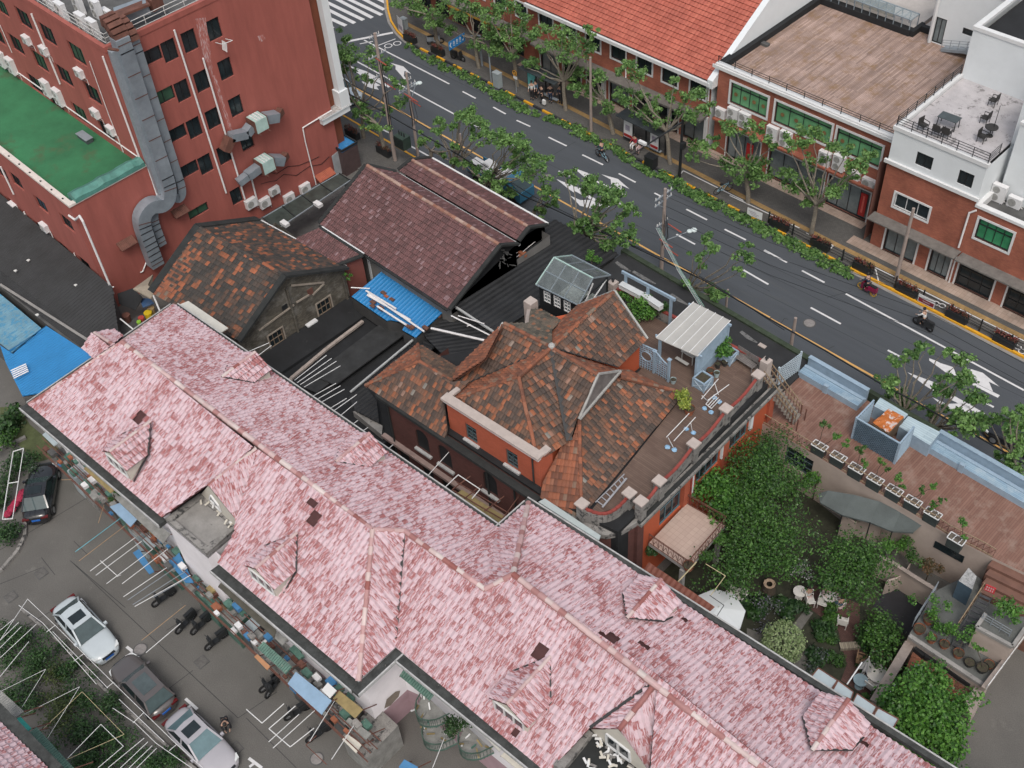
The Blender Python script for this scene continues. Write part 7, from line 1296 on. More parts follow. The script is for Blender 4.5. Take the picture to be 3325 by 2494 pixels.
bush('deck_bush','leafy green bush on the deck behind the pergola screen',T(2,1,1840,1290,8.0),.75,900,lf_bright,.16,sub=6,cat='shrub');bush('deck_bush','yellow green shrub in the terracotta pot on the deck',T(2,2,1560,230,8.0),.62,800,lf_yel,.14,sub=6,cat='shrub');bush('deck_bush','mass of ferny plants under the white window boxes',T(2,1,1200,1000,7.9),.95,1300,lf_bright,.16,sub=7,cat='shrub');bush('deck_bush','ferny plant at the left of the timber frame',T(2,1,1050,880,7.8),.5,350,lf_bright,.14,sub=4,cat='shrub');bush('deck_bush','green plant by the right post of the timber frame',T(2,1,1370,990,7.8),.5,400,lf_mid,.14,sub=4,cat='shrub');bush('roof_bush','small green bush growing over the black corrugated roof edge',T(2,1,790,590,4.9),.5,400,lf_bright,.14,sub=4,cat='shrub');bush('balcony_vine','green vine climbing over the outer corner of the balcony',T(2,2,1850,1350,3.6),.6,600,lf_bright,.14,sub=6,cat='shrub');bush('balcony_vine','thin green vine on the front balcony railing',T(2,2,1700,1480,4.0),.5,300,lf_mid,.12,sub=5,cat='shrub');bush('balcony_vine','dark plant below the left balcony corner',T(2,2,1260,1450,3.3),.4,300,lf_dark,.12,sub=4,cat='shrub');bush('small_fern','little fern tuft on the corner of the brick gable',T(1,1,815,715,4.9),.3,120,lf_bright,.12,sub=3,cat='plant')
whf=mat('white_garden_furniture',(.62,.60,.57),.5,.08,3);rat=mat('brown_rattan',(.20,.12,.07),.7,.3,6)
def parasol(lab,p,R,h,folded=False,mt=white_w):
 t=thing('parasol',lab,'parasol',tuple(p));m=MB();m.tube((0,0,0),(0,0,h+.1),.03,.025,whf);m.build('pole',t,local=True);m=MB();n=8
 if folded:
  for i in range(n):a0,a1=2*pi*i/n,2*pi*(i+1)/n;rr=R*.28;m.face([(cos(a0)*rr,sin(a0)*rr,h*.45),(cos((a0+a1)/2)*rr*.5,sin((a0+a1)/2)*rr*.5,h*.5),(0,0,h)],mt);m.face([(cos((a0+a1)/2)*rr*.5,sin((a0+a1)/2)*rr*.5,h*.5),(cos(a1)*rr,sin(a1)*rr,h*.45),(0,0,h)],mt)
 else:
  for i in range(n):a0,a1=2*pi*i/n,2*pi*(i+1)/n;m.face([(cos(a0)*R,sin(a0)*R,h-R*.32),(cos(a1)*R,sin(a1)*R,h-R*.32),(0,0,h)],mt);m.face([(cos(a0)*R,sin(a0)*R,h-R*.32-.12),(cos(a1)*R,sin(a1)*R,h-R*.32-.12),(cos(a1)*R,sin(a1)*R,h-R*.32),(cos(a0)*R,sin(a0)*R,h-R*.32)],mt)
 m.build('canopy',t,local=True)
 if not folded:
  m=MB()
  for i in range(n):a0=2*pi*i/n;m.tube((0,0,h*.98-.03),(cos(a0)*R*.98,sin(a0)*R*.98,h-R*.32-.03),.012,.012,greym,4)
  m.build('ribs',t,local=True)
 m=MB();m.tube((0,0,0),(0,0,.08),.28,.25,conc,12);m.build('foot',t,local=True)
p=T(2,3,1800,400,2.3);parasol('open white parasol at the garden end of the brown lean-to roof',(p.x,p.y,0),1.45,2.6);p=T(3,3,945,870,.9);parasol('folded grey white parasol between the two round patio tables',(p.x,p.y,0),1.3,2.1,True,mat('grey_canvas_pale',(.42,.42,.43),.8,.12,3))
for x,y,w_,l in((1042,900,1.15,'larger white round table beside the garden wall'),(908,958,.75,'smaller grey round table next to the folded parasol')):p=T(3,3,x,y,.72);t=thing('patio_table',l,'table',(p.x,p.y,.03));table(t,w_,0,.72,whf if w_>1 else mat('blue_grey_top',(.22,.30,.34),.4,.15,2),True)
for x,y,l in((425,250,'small white round table at the left of the seated woman'),(660,290,'white table between the two seated guests')):p=T(3,3,x,y,.7);t=thing('patio_table',l,'table',(p.x,p.y,.03));table(t,.75,0,.7,whf,True)
c0=None
for x,y,a,mt_,l in((500,330,2.4,0,'white garden chair holding the seated woman'),(605,345,1.9,0,'white round backed chair left of the table with two guests'),(735,350,2.7,0,'white round backed chair right of the table with two guests'),(760,500,3.6,0,'white chair alone on the brick patio path'),(985,1010,3.1,0,'white chair below the two round patio tables'),(1975,300,0,9,''),(1900,290,0,9,''),(1435,280,1.2,0,'metal chair alone on the dark patio')):
 cc_,rr_=(2,3)if mt_==9 else(3,3);p=T(cc_,rr_,x,y,.3);l=l or('white chair behind the open parasol, '+('right one' if x>1950 else 'left one partly hidden'))
 if c0 is None:c0=thing('garden_chair',l,'chair',(p.x,p.y,.03),a,'white chairs of the garden cafe');chair(c0,whf)
 else:dup(c0,(p.x,p.y,.03),a,l)
c1=None
for x,y,a,l in((910,800,2,'dark chair above the folded parasol'),(1030,790,.4,'brown rattan chair behind the larger round table'),(1095,830,-.6,'brown rattan chair right of the larger round table')):
 p=T(3,3,x,y,.4)
 if c1 is None:c1=thing('rattan_chair',l,'chair',(p.x,p.y,.03),a,'rattan chairs on the lower patio');chair(c1,rat)
 else:dup(c1,(p.x,p.y,.03),a,l)
p=T(3,3,180,195,.6);t=thing('tree_stump','pale hollow sawn tree stump in the dark of the garden','stump',(p.x,p.y,0));m=MB();m.tube((0,0,0),(0,0,.7),.42,.34,barkd,10,False);m.build('bark',t,local=True);m=MB()
for i in range(10):a0,a1=2*pi*i/10,2*pi*(i+1)/10;m.face([(cos(a0)*.34,sin(a0)*.34,.7),(cos(a1)*.34,sin(a1)*.34,.7),(cos(a1)*.17,sin(a1)*.17,.66),(cos(a0)*.17,sin(a0)*.17,.66)],mat('sawn_wood',(.38,.28,.20),.8,.2,5))
m.build('sawn_ring',t,local=True)
sheetb=mat('pale_blue_sheet',(.36,.42,.45),.5,.1,1.5,col2=(.20,.14,.09),thr=.70)
for i,(q,l)in enumerate([(((570,862),(722,960),(668,1040),(508,940)),'first pale sheet from the left along the pink eave'),(((728,962),(850,1052),(832,1112),(680,1050)),'second pale sheet along the pink eave, behind the dormer'),(((880,1065),(1035,1172),(990,1255),(842,1140)),'third pale sheet along the pink eave right of the dormer'),(((1048,1180),(1210,1268),(1155,1360),(1000,1262)),'last pale sheet along the pink eave beside the big tree')]):
 t=thing('eave_sheet',l,'awning',tuple(T(3,3,*q[2],6.6)),0,'pale sheets along the pink back eave');P=[T(3,3,x,y,6.6)for x,y in q];m=MB();m.slab(P,.04,sheetb);m.build('sheet',t);m=MB()
 for j in range(4):m.beam(P[j],P[(j+1)%4],.05,.06,rust)
 m.build('rim',t)
t=thing('lean_to_roof','rust brown corrugated lean-to roof between the pink eave and the balcony','roof',tuple(T(2,3,1400,200,5)));m=MB();lay(m,[T(2,3,1195,85,5.4),T(2,3,1728,415,5.4),T(2,3,1772,372,5.6),T(2,3,1248,18,5.6)],mat('rust_brown_sheet',(.17,.055,.035),.7,.2,1.5),.3,3,(0,.04),rows=False,jit=0);m.build('corrugated_sheet',t)
t=thing('back_awning','pale greenish awning strip on the pink back eave beside the villa corner','awning',tuple(T(2,2,600,1180,6.8)));m=MB();m.slab([T(2,2,365,1055,7.1),T(2,2,415,1028,7.1),T(2,2,862,1325,7.1),T(2,2,845,1362,7.1)],.12,mat('pale_green_strip',(.38,.43,.43),.5,.08,2));m.build('strip',t)
t=thing('annex','small stepped annex with potted plants on its concrete roof beside the lane','building',tuple(T(3,3,1700,700,0)));za=2.6;m=MB()
P=[T(3,3,x,y,za)for x,y in((1500,250),(1300,600),(1860,985),(1990,850),(1990,640),(1700,400))];P=[T(3,3,x,y,za)for x,y in((1505,245),(1290,600),(1885,1010),(2212,560),(2212,400),(1800,100),(1700,150))];m.hex([(p.x,p.y)for p in P],0,za,pinkw,mtop=mat('annex_roof',(.10,.105,.10),.85,.3,.8,fine=.3,col2=(.05,.05,.05),thr=.6));m.build('lower_roof',t)
m=MB();zc=4.3;P=[T(3,3,x,y,zc)for x,y in((1830,545),(2115,700),(2212,560),(2212,450),(1900,440))];m.hex([(p.x,p.y)for p in P],za-.5,zc,pinkw,mtop=mat('annex_roof',(.10,.105,.10)));m.build('upper_block',t);m=MB()
for i in(0,1,4):a,b_=P[i],P[(i+1)%5];m.beam(a+zv(.1),b_+zv(.1),.18,.2,conc)
m.build('parapet',t);m=MB();a,b_=T(3,3,1880,1030,za+.3),T(3,3,2212,600,za+.3);m.beam(a,b_,.2,.35,coping);m.beam(T(3,3,1295,605,za+.05),T(3,3,1880,995,za+.05),.22,.2,conc);m.build('coping',t)
a,b_=T(3,3,1730,1100,2.2),T(3,3,1770,1260,1.2);m=MB();P=[T(3,3,x,y,2.3)for x,y in((1745,1110),(1840,985),(1915,1040),(1790,1260))];m.hex([(p.x,p.y)for p in P],0,2.3,pinkw,mtop=coping);m.build('lane_wall',t)
m=MB();n=11;a,b_=T(3,3,1630,690,za+.02),T(3,3,1870,260,za+2.0);wv=T(3,3,1715,730,za)-T(3,3,1630,690,za)
for i in range(n):p,q2=a+(b_-a)*i/n,a+(b_-a)*(i+1)/n;m.hex([(p.x,p.y),(p.x+wv.x,p.y+wv.y),(q2.x-(q2-p).x*.35+wv.x,q2.y-(q2-p).y*.35+wv.y),(q2.x-(q2-p).x*.35,q2.y-(q2-p).y*.35)],q2.z-.05,q2.z,mat('dark_step',(.05,.05,.055),.6,.3,3))
m.beam(a,b_,.06,.2,bk_);m.beam(a+wv,b_+wv,.06,.2,bk_);m.build('steel_flight',t)
ironrail('railing',t,[T(3,3,1870,250,za+2),T(3,3,1660,570,za+.1)],.8,.35);railing('railing',t,[T(3,3,1320,530,za),T(3,3,1500,250,za)],.9,3,.8,.015,greym);railing('railing',t,[T(3,3,1870,480,zc),T(3,3,2090,610,zc)],.6,3,.5,.014,greym);railing('railing',t,[T(3,3,1910,1030,za+.4),T(3,3,2212,620,za+.4)],.4,2,.8,.014,wt_)
m=MB();q=[T(3,3,1905,205,5.6),T(3,3,1985,240,5.6)];ts=thing('red_sign','small red sign with two rows of white characters over the annex stair','sign',tuple(q[0]));d=(q[1]-q[0]);dn=d.normalized();nn3=Ve((dn.y,-dn.x,0));m.hex([tuple(q[0][:2]),tuple(q[1][:2]),tuple((q[1]-nn3*.04)[:2]),tuple((q[0]-nn3*.04)[:2])],5.25,5.72,mat('sign_red',(.50,.03,.04),.5,.05,2));m.build('board',ts);m=MB()
for r_ in range(2):
 for c_ in range(4):
  for k_ in range(3):o=q[0]+d*(.1+c_*.21)+nn3*.004;z=5.33+r_*.2+k_*.045;m.face([o+zv(z-o.z),o+d*.14+zv(z-o.z),o+d*.14+zv(z-o.z+.02),o+zv(z-o.z+.02)],wt_)
  o=q[0]+d*(.16+c_*.21)+nn3*.005;z=5.31+r_*.2;m.face([o+zv(z-o.z),o+d*.025+zv(z-o.z),o+d*.025+zv(z-o.z+.14),o+zv(z-o.z+.14)],wt_)
m.build('characters',ts)
t=thing('blue_cabinet','dark blue louvred cabinet beside the annex stair','cabinet',tuple(T(3,3,1720,300,za)));P=[T(3,3,x,y,za+1.5)for x,y in((1690,165),(1800,235),(1835,130),(1770,60))];m=MB();m.hex([(p.x,p.y)for p in P],za,za+1.5,wood_d,mtop=mat('pale_clutter',(.3,.3,.3),.8,.5,6));m.build('cabinet_body',t)
for i,(x,y,r_,h_,l,lx,ly,s)in enumerate([(1445,495,.3,.4,'largest terracotta pot at the corner of the annex roof',1490,360,.7),(1370,570,.3,.35,'dark terracotta pot nearest the annex railing corner',0,0,0),(1468,645,.25,.35,'terracotta pot third along the annex edge',1480,610,.2),(1570,690,.25,.3,'square terracotta pot fourth along the annex edge',1640,550,.4),(1680,765,.27,.35,'square terracotta pot with a tall leafy stem',1740,600,.6),(1770,835,.26,.3,'black pot on the annex roof, left of two',0,0,0),(1870,880,.3,.35,'black pot on the annex roof, right of two',1840,700,.3),(1925,850,.26,.3,'terracotta pot with a white hoop near the lane',0,0,0)]):
 p=T(3,3,x,y,za);pot(l,p,r_,h_,dpot if 'black' in l else terra,'pots on the annex roof')
 if lx:
  p2=T(3,3,lx,ly,za+1.3);t2=thing('potted_plant','leafy plant in the '+l.split(' at ')[0].split(' with')[0],'plant',tuple(p),0);m=MB();limb(m,p+zv(h_),p2,.025,.012,barkd,3);m.build('stem',t2);m=MB()
  for _ in range(5):leaves(m,p2+Ve((random.gauss(0,s*.4),random.gauss(0,s*.4),random.gauss(0,s*.3))),s*.5,int(90*s),lf_bright,.14,.7,0,.1)
  m.build('leaves',t2)
t2=thing('potted_plant','light green plant hanging over the annex roof middle','plant',tuple(T(3,3,1550,520,za)));m=MB();p=T(3,3,1550,500,za+.5)
for _ in range(6):leaves(m,p+Ve((random.gauss(0,.3),random.gauss(0,.3),random.gauss(0,.2))),.35,60,lf_bright,.14,.7,0,.1)
m.build('leaves',t2);t2=thing('potted_plant','light green creeper over the upper annex block','plant',tuple(T(3,3,2050,400,zc)));m=MB()
for x,y in((2000,350),(2060,390),(2130,430)):
 for _ in range(3):leaves(m,T(3,3,x,y,zc+.8)+Ve((random.gauss(0,.25),random.gauss(0,.25),0)),.35,70,lf_bright,.15,.7,0,.1)
m.build('leaves',t2)
t=thing('collapsed_shed','low broken shed roof of orange tiles with a glass skylight under the big tree','building',tuple(T(3,3,1450,850,0)));m=MB();lay(m,[T(3,3,1200,1020,1.4),T(3,3,1690,1150,1.4),T(3,3,1800,1020,1.5),T(3,3,1560,850,1.8),T(3,3,1340,700,1.8)],oldt3,.22,.3,(0,.03),.04,skip=());m.build('tiled_roof',t);m=MB();m.slab([T(3,3,1290,920,1.95),T(3,3,1345,825,1.95),T(3,3,1420,850,1.95),T(3,3,1370,950,1.95)],.06,mat('grey_glass_pale',(.26,.31,.34),.2,.2,1));m.build('skylight',t);m=MB();P=[T(3,3,x,y,1.3)for x,y in((1200,1020),(1690,1150),(1800,1020),(1340,700))];m.hex([(p.x,p.y)for p in P],0,1.25,dconc);m.build('wall',t);m=MB()
P=[T(3,3,x,y,2.0)for x,y in((1345,700),(1420,760),(1520,800),(1620,870),(1700,930),(1790,990))]
for i in range(5):m.beam(P[i],P[i+1],.35,.3,roofblk)
m.build('torn_felt',t)
loose('white_pole',T(3,3,1185,990,2.2),T(3,3,1080,1165,2.2),.03,wt_,'white clothes pole between the garden wall and the big tree');loose('white_pole',T(3,3,800,990,5.6),T(3,3,920,815,5.6),.035,wt_,'white pole reaching from the pale sheets over the patio');loose('cream_pole',T(2,3,1480,170,5.6),T(2,3,1625,15,5.0),.035,mat('cream_pole',(.5,.42,.25),.6,.1,2),'cream pole leaning from the lean-to to the balcony pot');pot('planter pot on the outer corner of the balcony',T(2,2,1560,1590,3.85),.3,.4,terra)
t=thing('wire_frame','thin white drying frame over the open parasol','drying frame',tuple(T(2,3,1800,100,5)));m=MB();m.path([T(2,3,1740,280,5),T(2,3,1857,125,5),T(2,3,1700,30,5)],.02,mat('cream_pole',(.5,.42,.25)),5);m.path([T(2,3,1780,460,5),T(2,3,1845,360,5),T(2,3,1730,280,5)],.02,bk_,5);m.build('tube',t)
pinkt=tilemat('pink_painted_tile',[(0,(.31,.115,.115)),(.6,(.38,.165,.168)),(.95,(.44,.24,.25)),(1,(.46,.44,.48))],.8,white=(.56,.425,.465),wamt=.66,streak=(18,3.0,1),spec=.2,wrnd=.14)
pinkc=tilemat('pink_ridge_tile',[(0,(.26,.09,.08)),(.4,(.48,.30,.30)),(1,(.58,.50,.48))],.85)
gut=mat('gutter_concrete',(.045,.048,.047),.9,.5,2.5,fine=.4,col2=(.20,.19,.18),thr=.64);rimm=mat('pale_gutter_rim',(.40,.40,.40),.8,.25,3)
ppl=mat('peeling_white_wall',(.78,.75,.78),.85,.08,.7,col2=(.34,.31,.30),thr=.68,fine=.1);pnk=mat('pink_plinth',(.38,.26,.29),.85,.12,1)
t=PK=thing('long_pink_building','long residential building with a flaking pink and red tiled roof full of dormers','building',(-30,17,0));ze,zr=7.2,10.3;TW_=dict(tw=.3,ch=.37,prof=(0,.06),lift=.085,lm=mat('pink_tile_edge_shade',(.075,.03,.03),.9,.2,3))  # lm paints the shaded course lines onto the tile lips
FL,R0,BL=T(0,2,235,280,ze),T(0,1,975,1258,zr),T(0,1,1385,965,ze);R1=T(1,2,1005,1278,zr-.2);HC_=T(1,3,893,960,ze);FV=T(1,3,1190,692,ze);R2=T(1,2,1260,1288,9.5);R3=T(1,3,1905,235,9.4);BV=T(1,2,2010,1280,ze);HB=T(2,2,285,1065,ze);R4=T(2,3,163,112,10.0);R5=T(2,3,1340,930,10.0);R6=T(3,3,300,1720,10.0)
F1,F2=T(0,2,1325,1190,ze),T(0,2,1745,1545,ze);C0,C1,C2=T(0,2,2048,628,zr-.1),T(0,2,1668,925,9.3),T(0,2,1915,1238,7.9)
FE2=T(2,3,440,1670,ze);BE=T(3,3,1620,1680,ze);d=(BE-HB).normalized();BE=BE+d*6;R6=R5+(R6-R5).normalized()*24;d2=(FE2-FV).normalized();FE3=FV+d2*32
mb1=MB();mv=MB();mr=MB()
hol=[(T(0,2,1130,388,8.9),.22),(T(1,2,570,1095,9.3),.25),(T(1,2,597,1195,9.1),.27),(T(2,3,400,755,8.7),.32),(T(2,3,185,1370,7.6),.2)]
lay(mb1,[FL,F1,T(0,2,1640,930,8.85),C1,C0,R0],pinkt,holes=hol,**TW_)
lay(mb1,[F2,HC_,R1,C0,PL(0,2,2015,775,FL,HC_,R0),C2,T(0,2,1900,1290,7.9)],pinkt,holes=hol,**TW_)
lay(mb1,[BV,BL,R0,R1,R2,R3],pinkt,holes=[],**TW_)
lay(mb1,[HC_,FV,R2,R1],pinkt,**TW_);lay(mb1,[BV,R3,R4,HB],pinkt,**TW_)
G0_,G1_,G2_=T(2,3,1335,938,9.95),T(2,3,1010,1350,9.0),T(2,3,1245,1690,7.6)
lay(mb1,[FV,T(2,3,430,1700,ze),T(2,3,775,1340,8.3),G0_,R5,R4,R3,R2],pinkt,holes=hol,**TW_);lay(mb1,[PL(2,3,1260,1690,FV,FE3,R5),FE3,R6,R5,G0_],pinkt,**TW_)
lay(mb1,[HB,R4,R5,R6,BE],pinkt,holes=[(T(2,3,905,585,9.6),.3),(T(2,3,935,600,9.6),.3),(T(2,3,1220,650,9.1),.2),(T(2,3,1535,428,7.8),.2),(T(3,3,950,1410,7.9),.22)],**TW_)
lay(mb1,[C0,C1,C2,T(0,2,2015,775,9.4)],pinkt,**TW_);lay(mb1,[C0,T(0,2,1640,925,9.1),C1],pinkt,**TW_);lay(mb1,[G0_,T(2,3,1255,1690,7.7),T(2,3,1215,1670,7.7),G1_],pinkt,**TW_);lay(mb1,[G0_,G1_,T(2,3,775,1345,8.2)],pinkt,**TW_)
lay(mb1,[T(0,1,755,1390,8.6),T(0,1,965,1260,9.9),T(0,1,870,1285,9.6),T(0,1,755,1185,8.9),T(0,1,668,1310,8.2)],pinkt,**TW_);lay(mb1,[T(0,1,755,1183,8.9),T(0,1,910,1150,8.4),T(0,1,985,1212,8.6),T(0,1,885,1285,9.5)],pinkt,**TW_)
mb1.build('tiled_roof',t);m=MB()
for a,b_,r_ in((R0,R1,.15),(R1,R2,.13),(R2,R3,.13),(R3,R4,.13),(R4,R6,.15),(R1,HC_,.15),(HB,R4,.14),(C0,C1,.12),(G0_,G1_,.13),(FL,R0,.12),(R0,BL,.12),(T(0,1,755,1185,8.95),T(0,1,930,1290,9.7),.1)):caps(m,a,b_,pinkc,r_,.42)
m.build('ridge_tiles',t);m=MB()
for a,b_ in((R2,FV),(BV,R3),(G0_,T(2,3,1258,1690,7.75)),(G0_,T(2,3,775,1340,8.35)),(C0,T(0,2,2015,775,9.45)),(T(0,2,2015,775,9.45),C2)):m.beam(a+zv(.05),b_+zv(.05),.13,.05,tar)
m.build('valley_strip',t);m=MB();mp=MB()
def gutter(a,b_,w_,out):
 s=out.normalized();m.hex([tuple((a+s*.02)[:2]),tuple((b_+s*.02)[:2]),tuple((b_+s*w_)[:2]),tuple((a+s*w_)[:2])],[a.z-.35,b_.z-.35,b_.z-.35,a.z-.35],[a.z-.09,b_.z-.09,b_.z-.04,a.z-.04],gut);mp.beam(a+s*(w_+.03)+zv(-.12),b_+s*(w_+.03)+zv(-.12),.07,.22,rimm)
n_f=Ve((.066,-1,0));n_b=-n_f;n_u=Ve((1,.066,0))
gutter(FL-n_u*.3,F1,.5,n_f);gutter(F2,HC_+n_u*.1,.55,n_f);gutter(HC_+n_f*.5,FV+n_b*.0,.5,n_u);gutter(FV+n_u*.5,FE3,.5,n_f);gutter(BL,BV,.28,n_b);gutter(BV,HB,.25,-n_u);gutter(HB-n_u*.3,BE,.26,n_b);gutter(FL,BL,.3,-n_u)
m.build('gutter',t);mp.build('gutter_rim',t)
def Wl(p,o=.55):return(p.x,p.y)
m=MB();o=.45;fp=[FL+n_u*.4+n_b*o,F1+n_b*o,F2+n_b*o,HC_+n_b*o-n_u*.4,FV+n_b*.3-n_u*.4,FV+n_u*.2+n_b*o,FE3+n_b*o,BE+n_f*o,HB+n_f*o+n_u*.4,BV+n_f*.5+n_u*.2,BV-n_u*.1+n_f*o,BL+n_f*o+n_u*.4]
for i in range(len(fp)):
 a,b_=fp[i],fp[(i+1)%len(fp)];L=(b_-a).length
 for z0,z1,mt in((0,2.1,pnk),(2.1,6.9,ppl)):m.face([(a.x,a.y,z0),(b_.x,b_.y,z0),(b_.x,b_.y,z1),(a.x,a.y,z1)],mt)
m.build('wall',t)
m=MB()
zt2=7.15;bx=[T(0,2,x,y,zt2)for x,y in((1322,1200),(1650,1482),(1912,1250),(1600,1000))];m.hex([(p.x,p.y)for p in bx],0,zt2-.02,ppl,mtop=conc);m.build('terrace_bay',t)
m=MB();ix=[T(0,2,x,y,zt2)for x,y in((1392,1205),(1645,1415),(1865,1268),(1605,1040))]
for i in range(4):
 j=(i+1)%4;a,b_,c_,e=bx[i],bx[j],ix[j],ix[i];m.hex([(p.x,p.y)for p in(a,b_,c_,e)],zt2-.3,zt2+.14,oldconc)
m.build('bay_parapet',t)
crm=mat('cream_render',(.55,.52,.46),.8,.08,2)
def gable(pts,win):
 m=MB();m.face(pts,crm);n_=(pts[1]-pts[0]).cross(pts[2]-pts[0]).normalized();n_=n_ if n_.y<0 else-n_;m.build('gable_face',t);a,b_,c_,e=win
 f=MB();
 for p,q in((a,b_),(b_,c_),(c_,e),(e,a),((a+b_)/2,(c_+e)/2)):f.beam(p+n_*.06,q+n_*.06,.09,.09,wt_)
 o_=f.build('window',t);g=MB();g.face([p+n_*.03 for p in(a,b_,c_,e)],glassd);g.build('pane',o_)
ga=[T(0,2,1612,985,8.3),T(0,2,1665,930,9.1),T(0,2,1915,1240,7.8),T(0,2,1900,1250,7.2),T(0,2,1610,1010,7.7)]
ga=[TV(0,2,x,y,(ix[3].y+ix[2].y)/2+.15)for x,y in((1600,1000),(1662,928),(1915,1240),(1868,1262),(1608,1035))];gv=(ix[3].y+ix[2].y)/2+.15
gable(ga,[TV(0,2,x,y,gv)for x,y in((1680,1030),(1770,1130),(1750,1080),(1690,1000))])
gv2=T(2,3,1050,1600,7.1).y;gable([TV(2,3,x,y,gv2)for x,y in((780,1345),(1000,1350),(1060,1420),(1250,1690),(1150,1659),(820,1400))],[TV(2,3,x,y,gv2)for x,y in((915,1460),(1105,1600),(1095,1520),(915,1380))])
m=MB();P=[T(2,3,x,y,7.1)for x,y in((760,1345),(1200,1670),(900,1750),(470,1750))];m.hex([(p.x,p.y)for p in P],6.8,7.12,mat('wet_dark',(.018,.02,.02),.6,.3,2));a,b_=T(2,3,765,1370,7.3),T(2,3,520,1670,7.3);m.beam(a,b_,.5,.4,oldconc);m.build('second_bay',t)
for k_,(cc,l)in enumerate((((0,2,[(1640,1070),(1700,1100),(1760,1150),(1820,1220),(1850,1240)]),'broken pale roof debris on the flat bay roof'),((2,3,[(800,1420),(860,1480),(920,1540),(880,1560),(1000,1600),(930,1630),(1060,1620),(780,1650),(960,1500)]),'heap of broken white planks and tiles on the dark lower bay'))):
 m=MB()
 for x,y in cc[2]:
  for _ in range(5 if k_ else 4):p=T(cc[0],cc[1],x+uni(-35,35),y+uni(-28,28),7.3);a_=random.random()*3;m.beam(p,p+Ve((cos(a_)*.3,sin(a_)*.3,.03)),.1,.05,random.choice((wt_,crm,oldconc)))
 tag(m.build('debris',merge=False),l,'debris',kind='stuff')
def dormer(fr,L,s,lab=None,w_=1.15,dz=.75,hh=1.0,ang=0):
 """fr: front ridge point; s=-1 faces the lane, +1 the villa"""
 e=Ve((1,.066,0)).normalized();n=Ve((-.066,1,0)).normalized()*s;B=fr-n*L;m=MB();dn=zv(-dz);sl_=L*.5
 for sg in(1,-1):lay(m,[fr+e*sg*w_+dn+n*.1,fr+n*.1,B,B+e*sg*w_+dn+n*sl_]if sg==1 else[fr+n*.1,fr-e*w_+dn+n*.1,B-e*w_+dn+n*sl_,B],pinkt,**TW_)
 m.build('dormer_roof',t);m=MB();caps(m,fr+n*.1,B,pinkc,.1,.4);m.build('dormer_ridge',t);m=MB();c=w_-.12
 for sg in(1,-1):q=fr+e*sg*c+dn;m.face([q+zv(.05),q+zv(-hh),B+e*sg*c+dn+n*sl_+zv(-.0)],crm)
 q,p=fr-e*c+dn,fr+e*c+dn;m.face([q+zv(-hh),p+zv(-hh),p,fr+zv(-.1),q],crm);m.build('dormer_cheek',t)
 f=MB();z0,z1=-hh+.15,-.02
 for a,b_ in(((-.85,z0),(.85,z0)),((.85,z0),(.85,z1)),((.85,z1),(-.85,z1)),((-.85,z1),(-.85,z0)),((-.28,z0),(-.28,z1)),((.28,z0),(.28,z1))):f.beam(fr+dn+e*a[0]+n*.05+zv(a[1]),fr+dn+e*b_[0]+n*.05+zv(b_[1]),.08,.06,wt_)
 o_=f.build('window',t);g=MB();g.face([fr+dn+e*x+n*.02+zv(z)for x,z in((-.85,z0),(.85,z0),(.85,z1),(-.85,z1))],glassd);g.build('pane',o_);m=MB()
 for sg in(1,-1):m.beam(B+zv(.05),B+e*sg*w_*1.05+dn+n*sl_+zv(.05),.08,.05,tar)
 m.beam(B+e*w_*1.03+dn+n*sl_+zv(.03),fr+e*w_*1.03+zv(-hh-.7),.07,.05,tar);m.build('flashing',t)
for c,r,x,y,z,L,s in((0,2,885,650,9.5,2.6,-1),(1,3,85,60,9.2,2.6,-1),(2,3,122,1140,9.0,2.9,-1),(0,1,2030,1345,9.0,2.4,1),(1,2,975,520,9.0,2.4,1),(2,3,1335,165,9.0,2.6,1),(3,3,800,1125,9.0,2.9,1)):dormer(T(c,r,x,y,z),L,s)
m=MB();P=[T(1,3,x,y,4.8)for x,y in((1100,1185),(1140,1075),(1225,1042),(1215,1080),(1150,1160))];
wallU=FV.x-.38;P=[TU(1,3,x,y,(fp[3].x+fp[4].x)/2+.02)for x,y in((1100,1185),(1120,1110),(1190,1050),(1228,1042),(1215,1090),(1150,1160))];m.face(P,mat('bare_patch',(.20,.17,.14),.9,.2,3));m.build('peeled_patch',t)
def panel(nm,lab,cat,c,r,q,z,mt,th=.06,ribs=False,dz=(0,0,0,0),grp=None):
 P=[T(c,r,x,y,z+k)for(x,y),k in zip(q,dz)];o_=thing(nm,lab,cat,tuple(P[0]),0,grp);m=MB()
 if ribs:lay(m,P,mt,.14,9,(0,.035),rows=False,jit=0)
 else:m.slab(P,th,mt)
 m.build('sheet',o_);m=MB();w0=[p+n_b*.02 for p in P]
 for j in(0,2):m.beam(P[j]-zv(th),P[j]+n_b*.8-zv(.7),.04,.04,rust)
 m.build('strut',o_);return o_
skyb=mat('sky_blue_sheet',(.24,.36,.50),.5,.12,1.5,col2=(.10,.20,.38),thr=.66);grn=mat('green_fibre_sheet',(.07,.15,.12),.6,.35,2.5,fine=.3,col2=(.25,.24,.2),thr=.6);tanm=mat('tan_sheet',(.26,.20,.09),.7,.25,2);flt=mat('grey_felt',(.22,.22,.21),.8,.3,2,fine=.3);bls=mat('strong_blue_sheet',(.05,.18,.36),.6,.15,2)
A8='awnings along the lane front of the pink building'
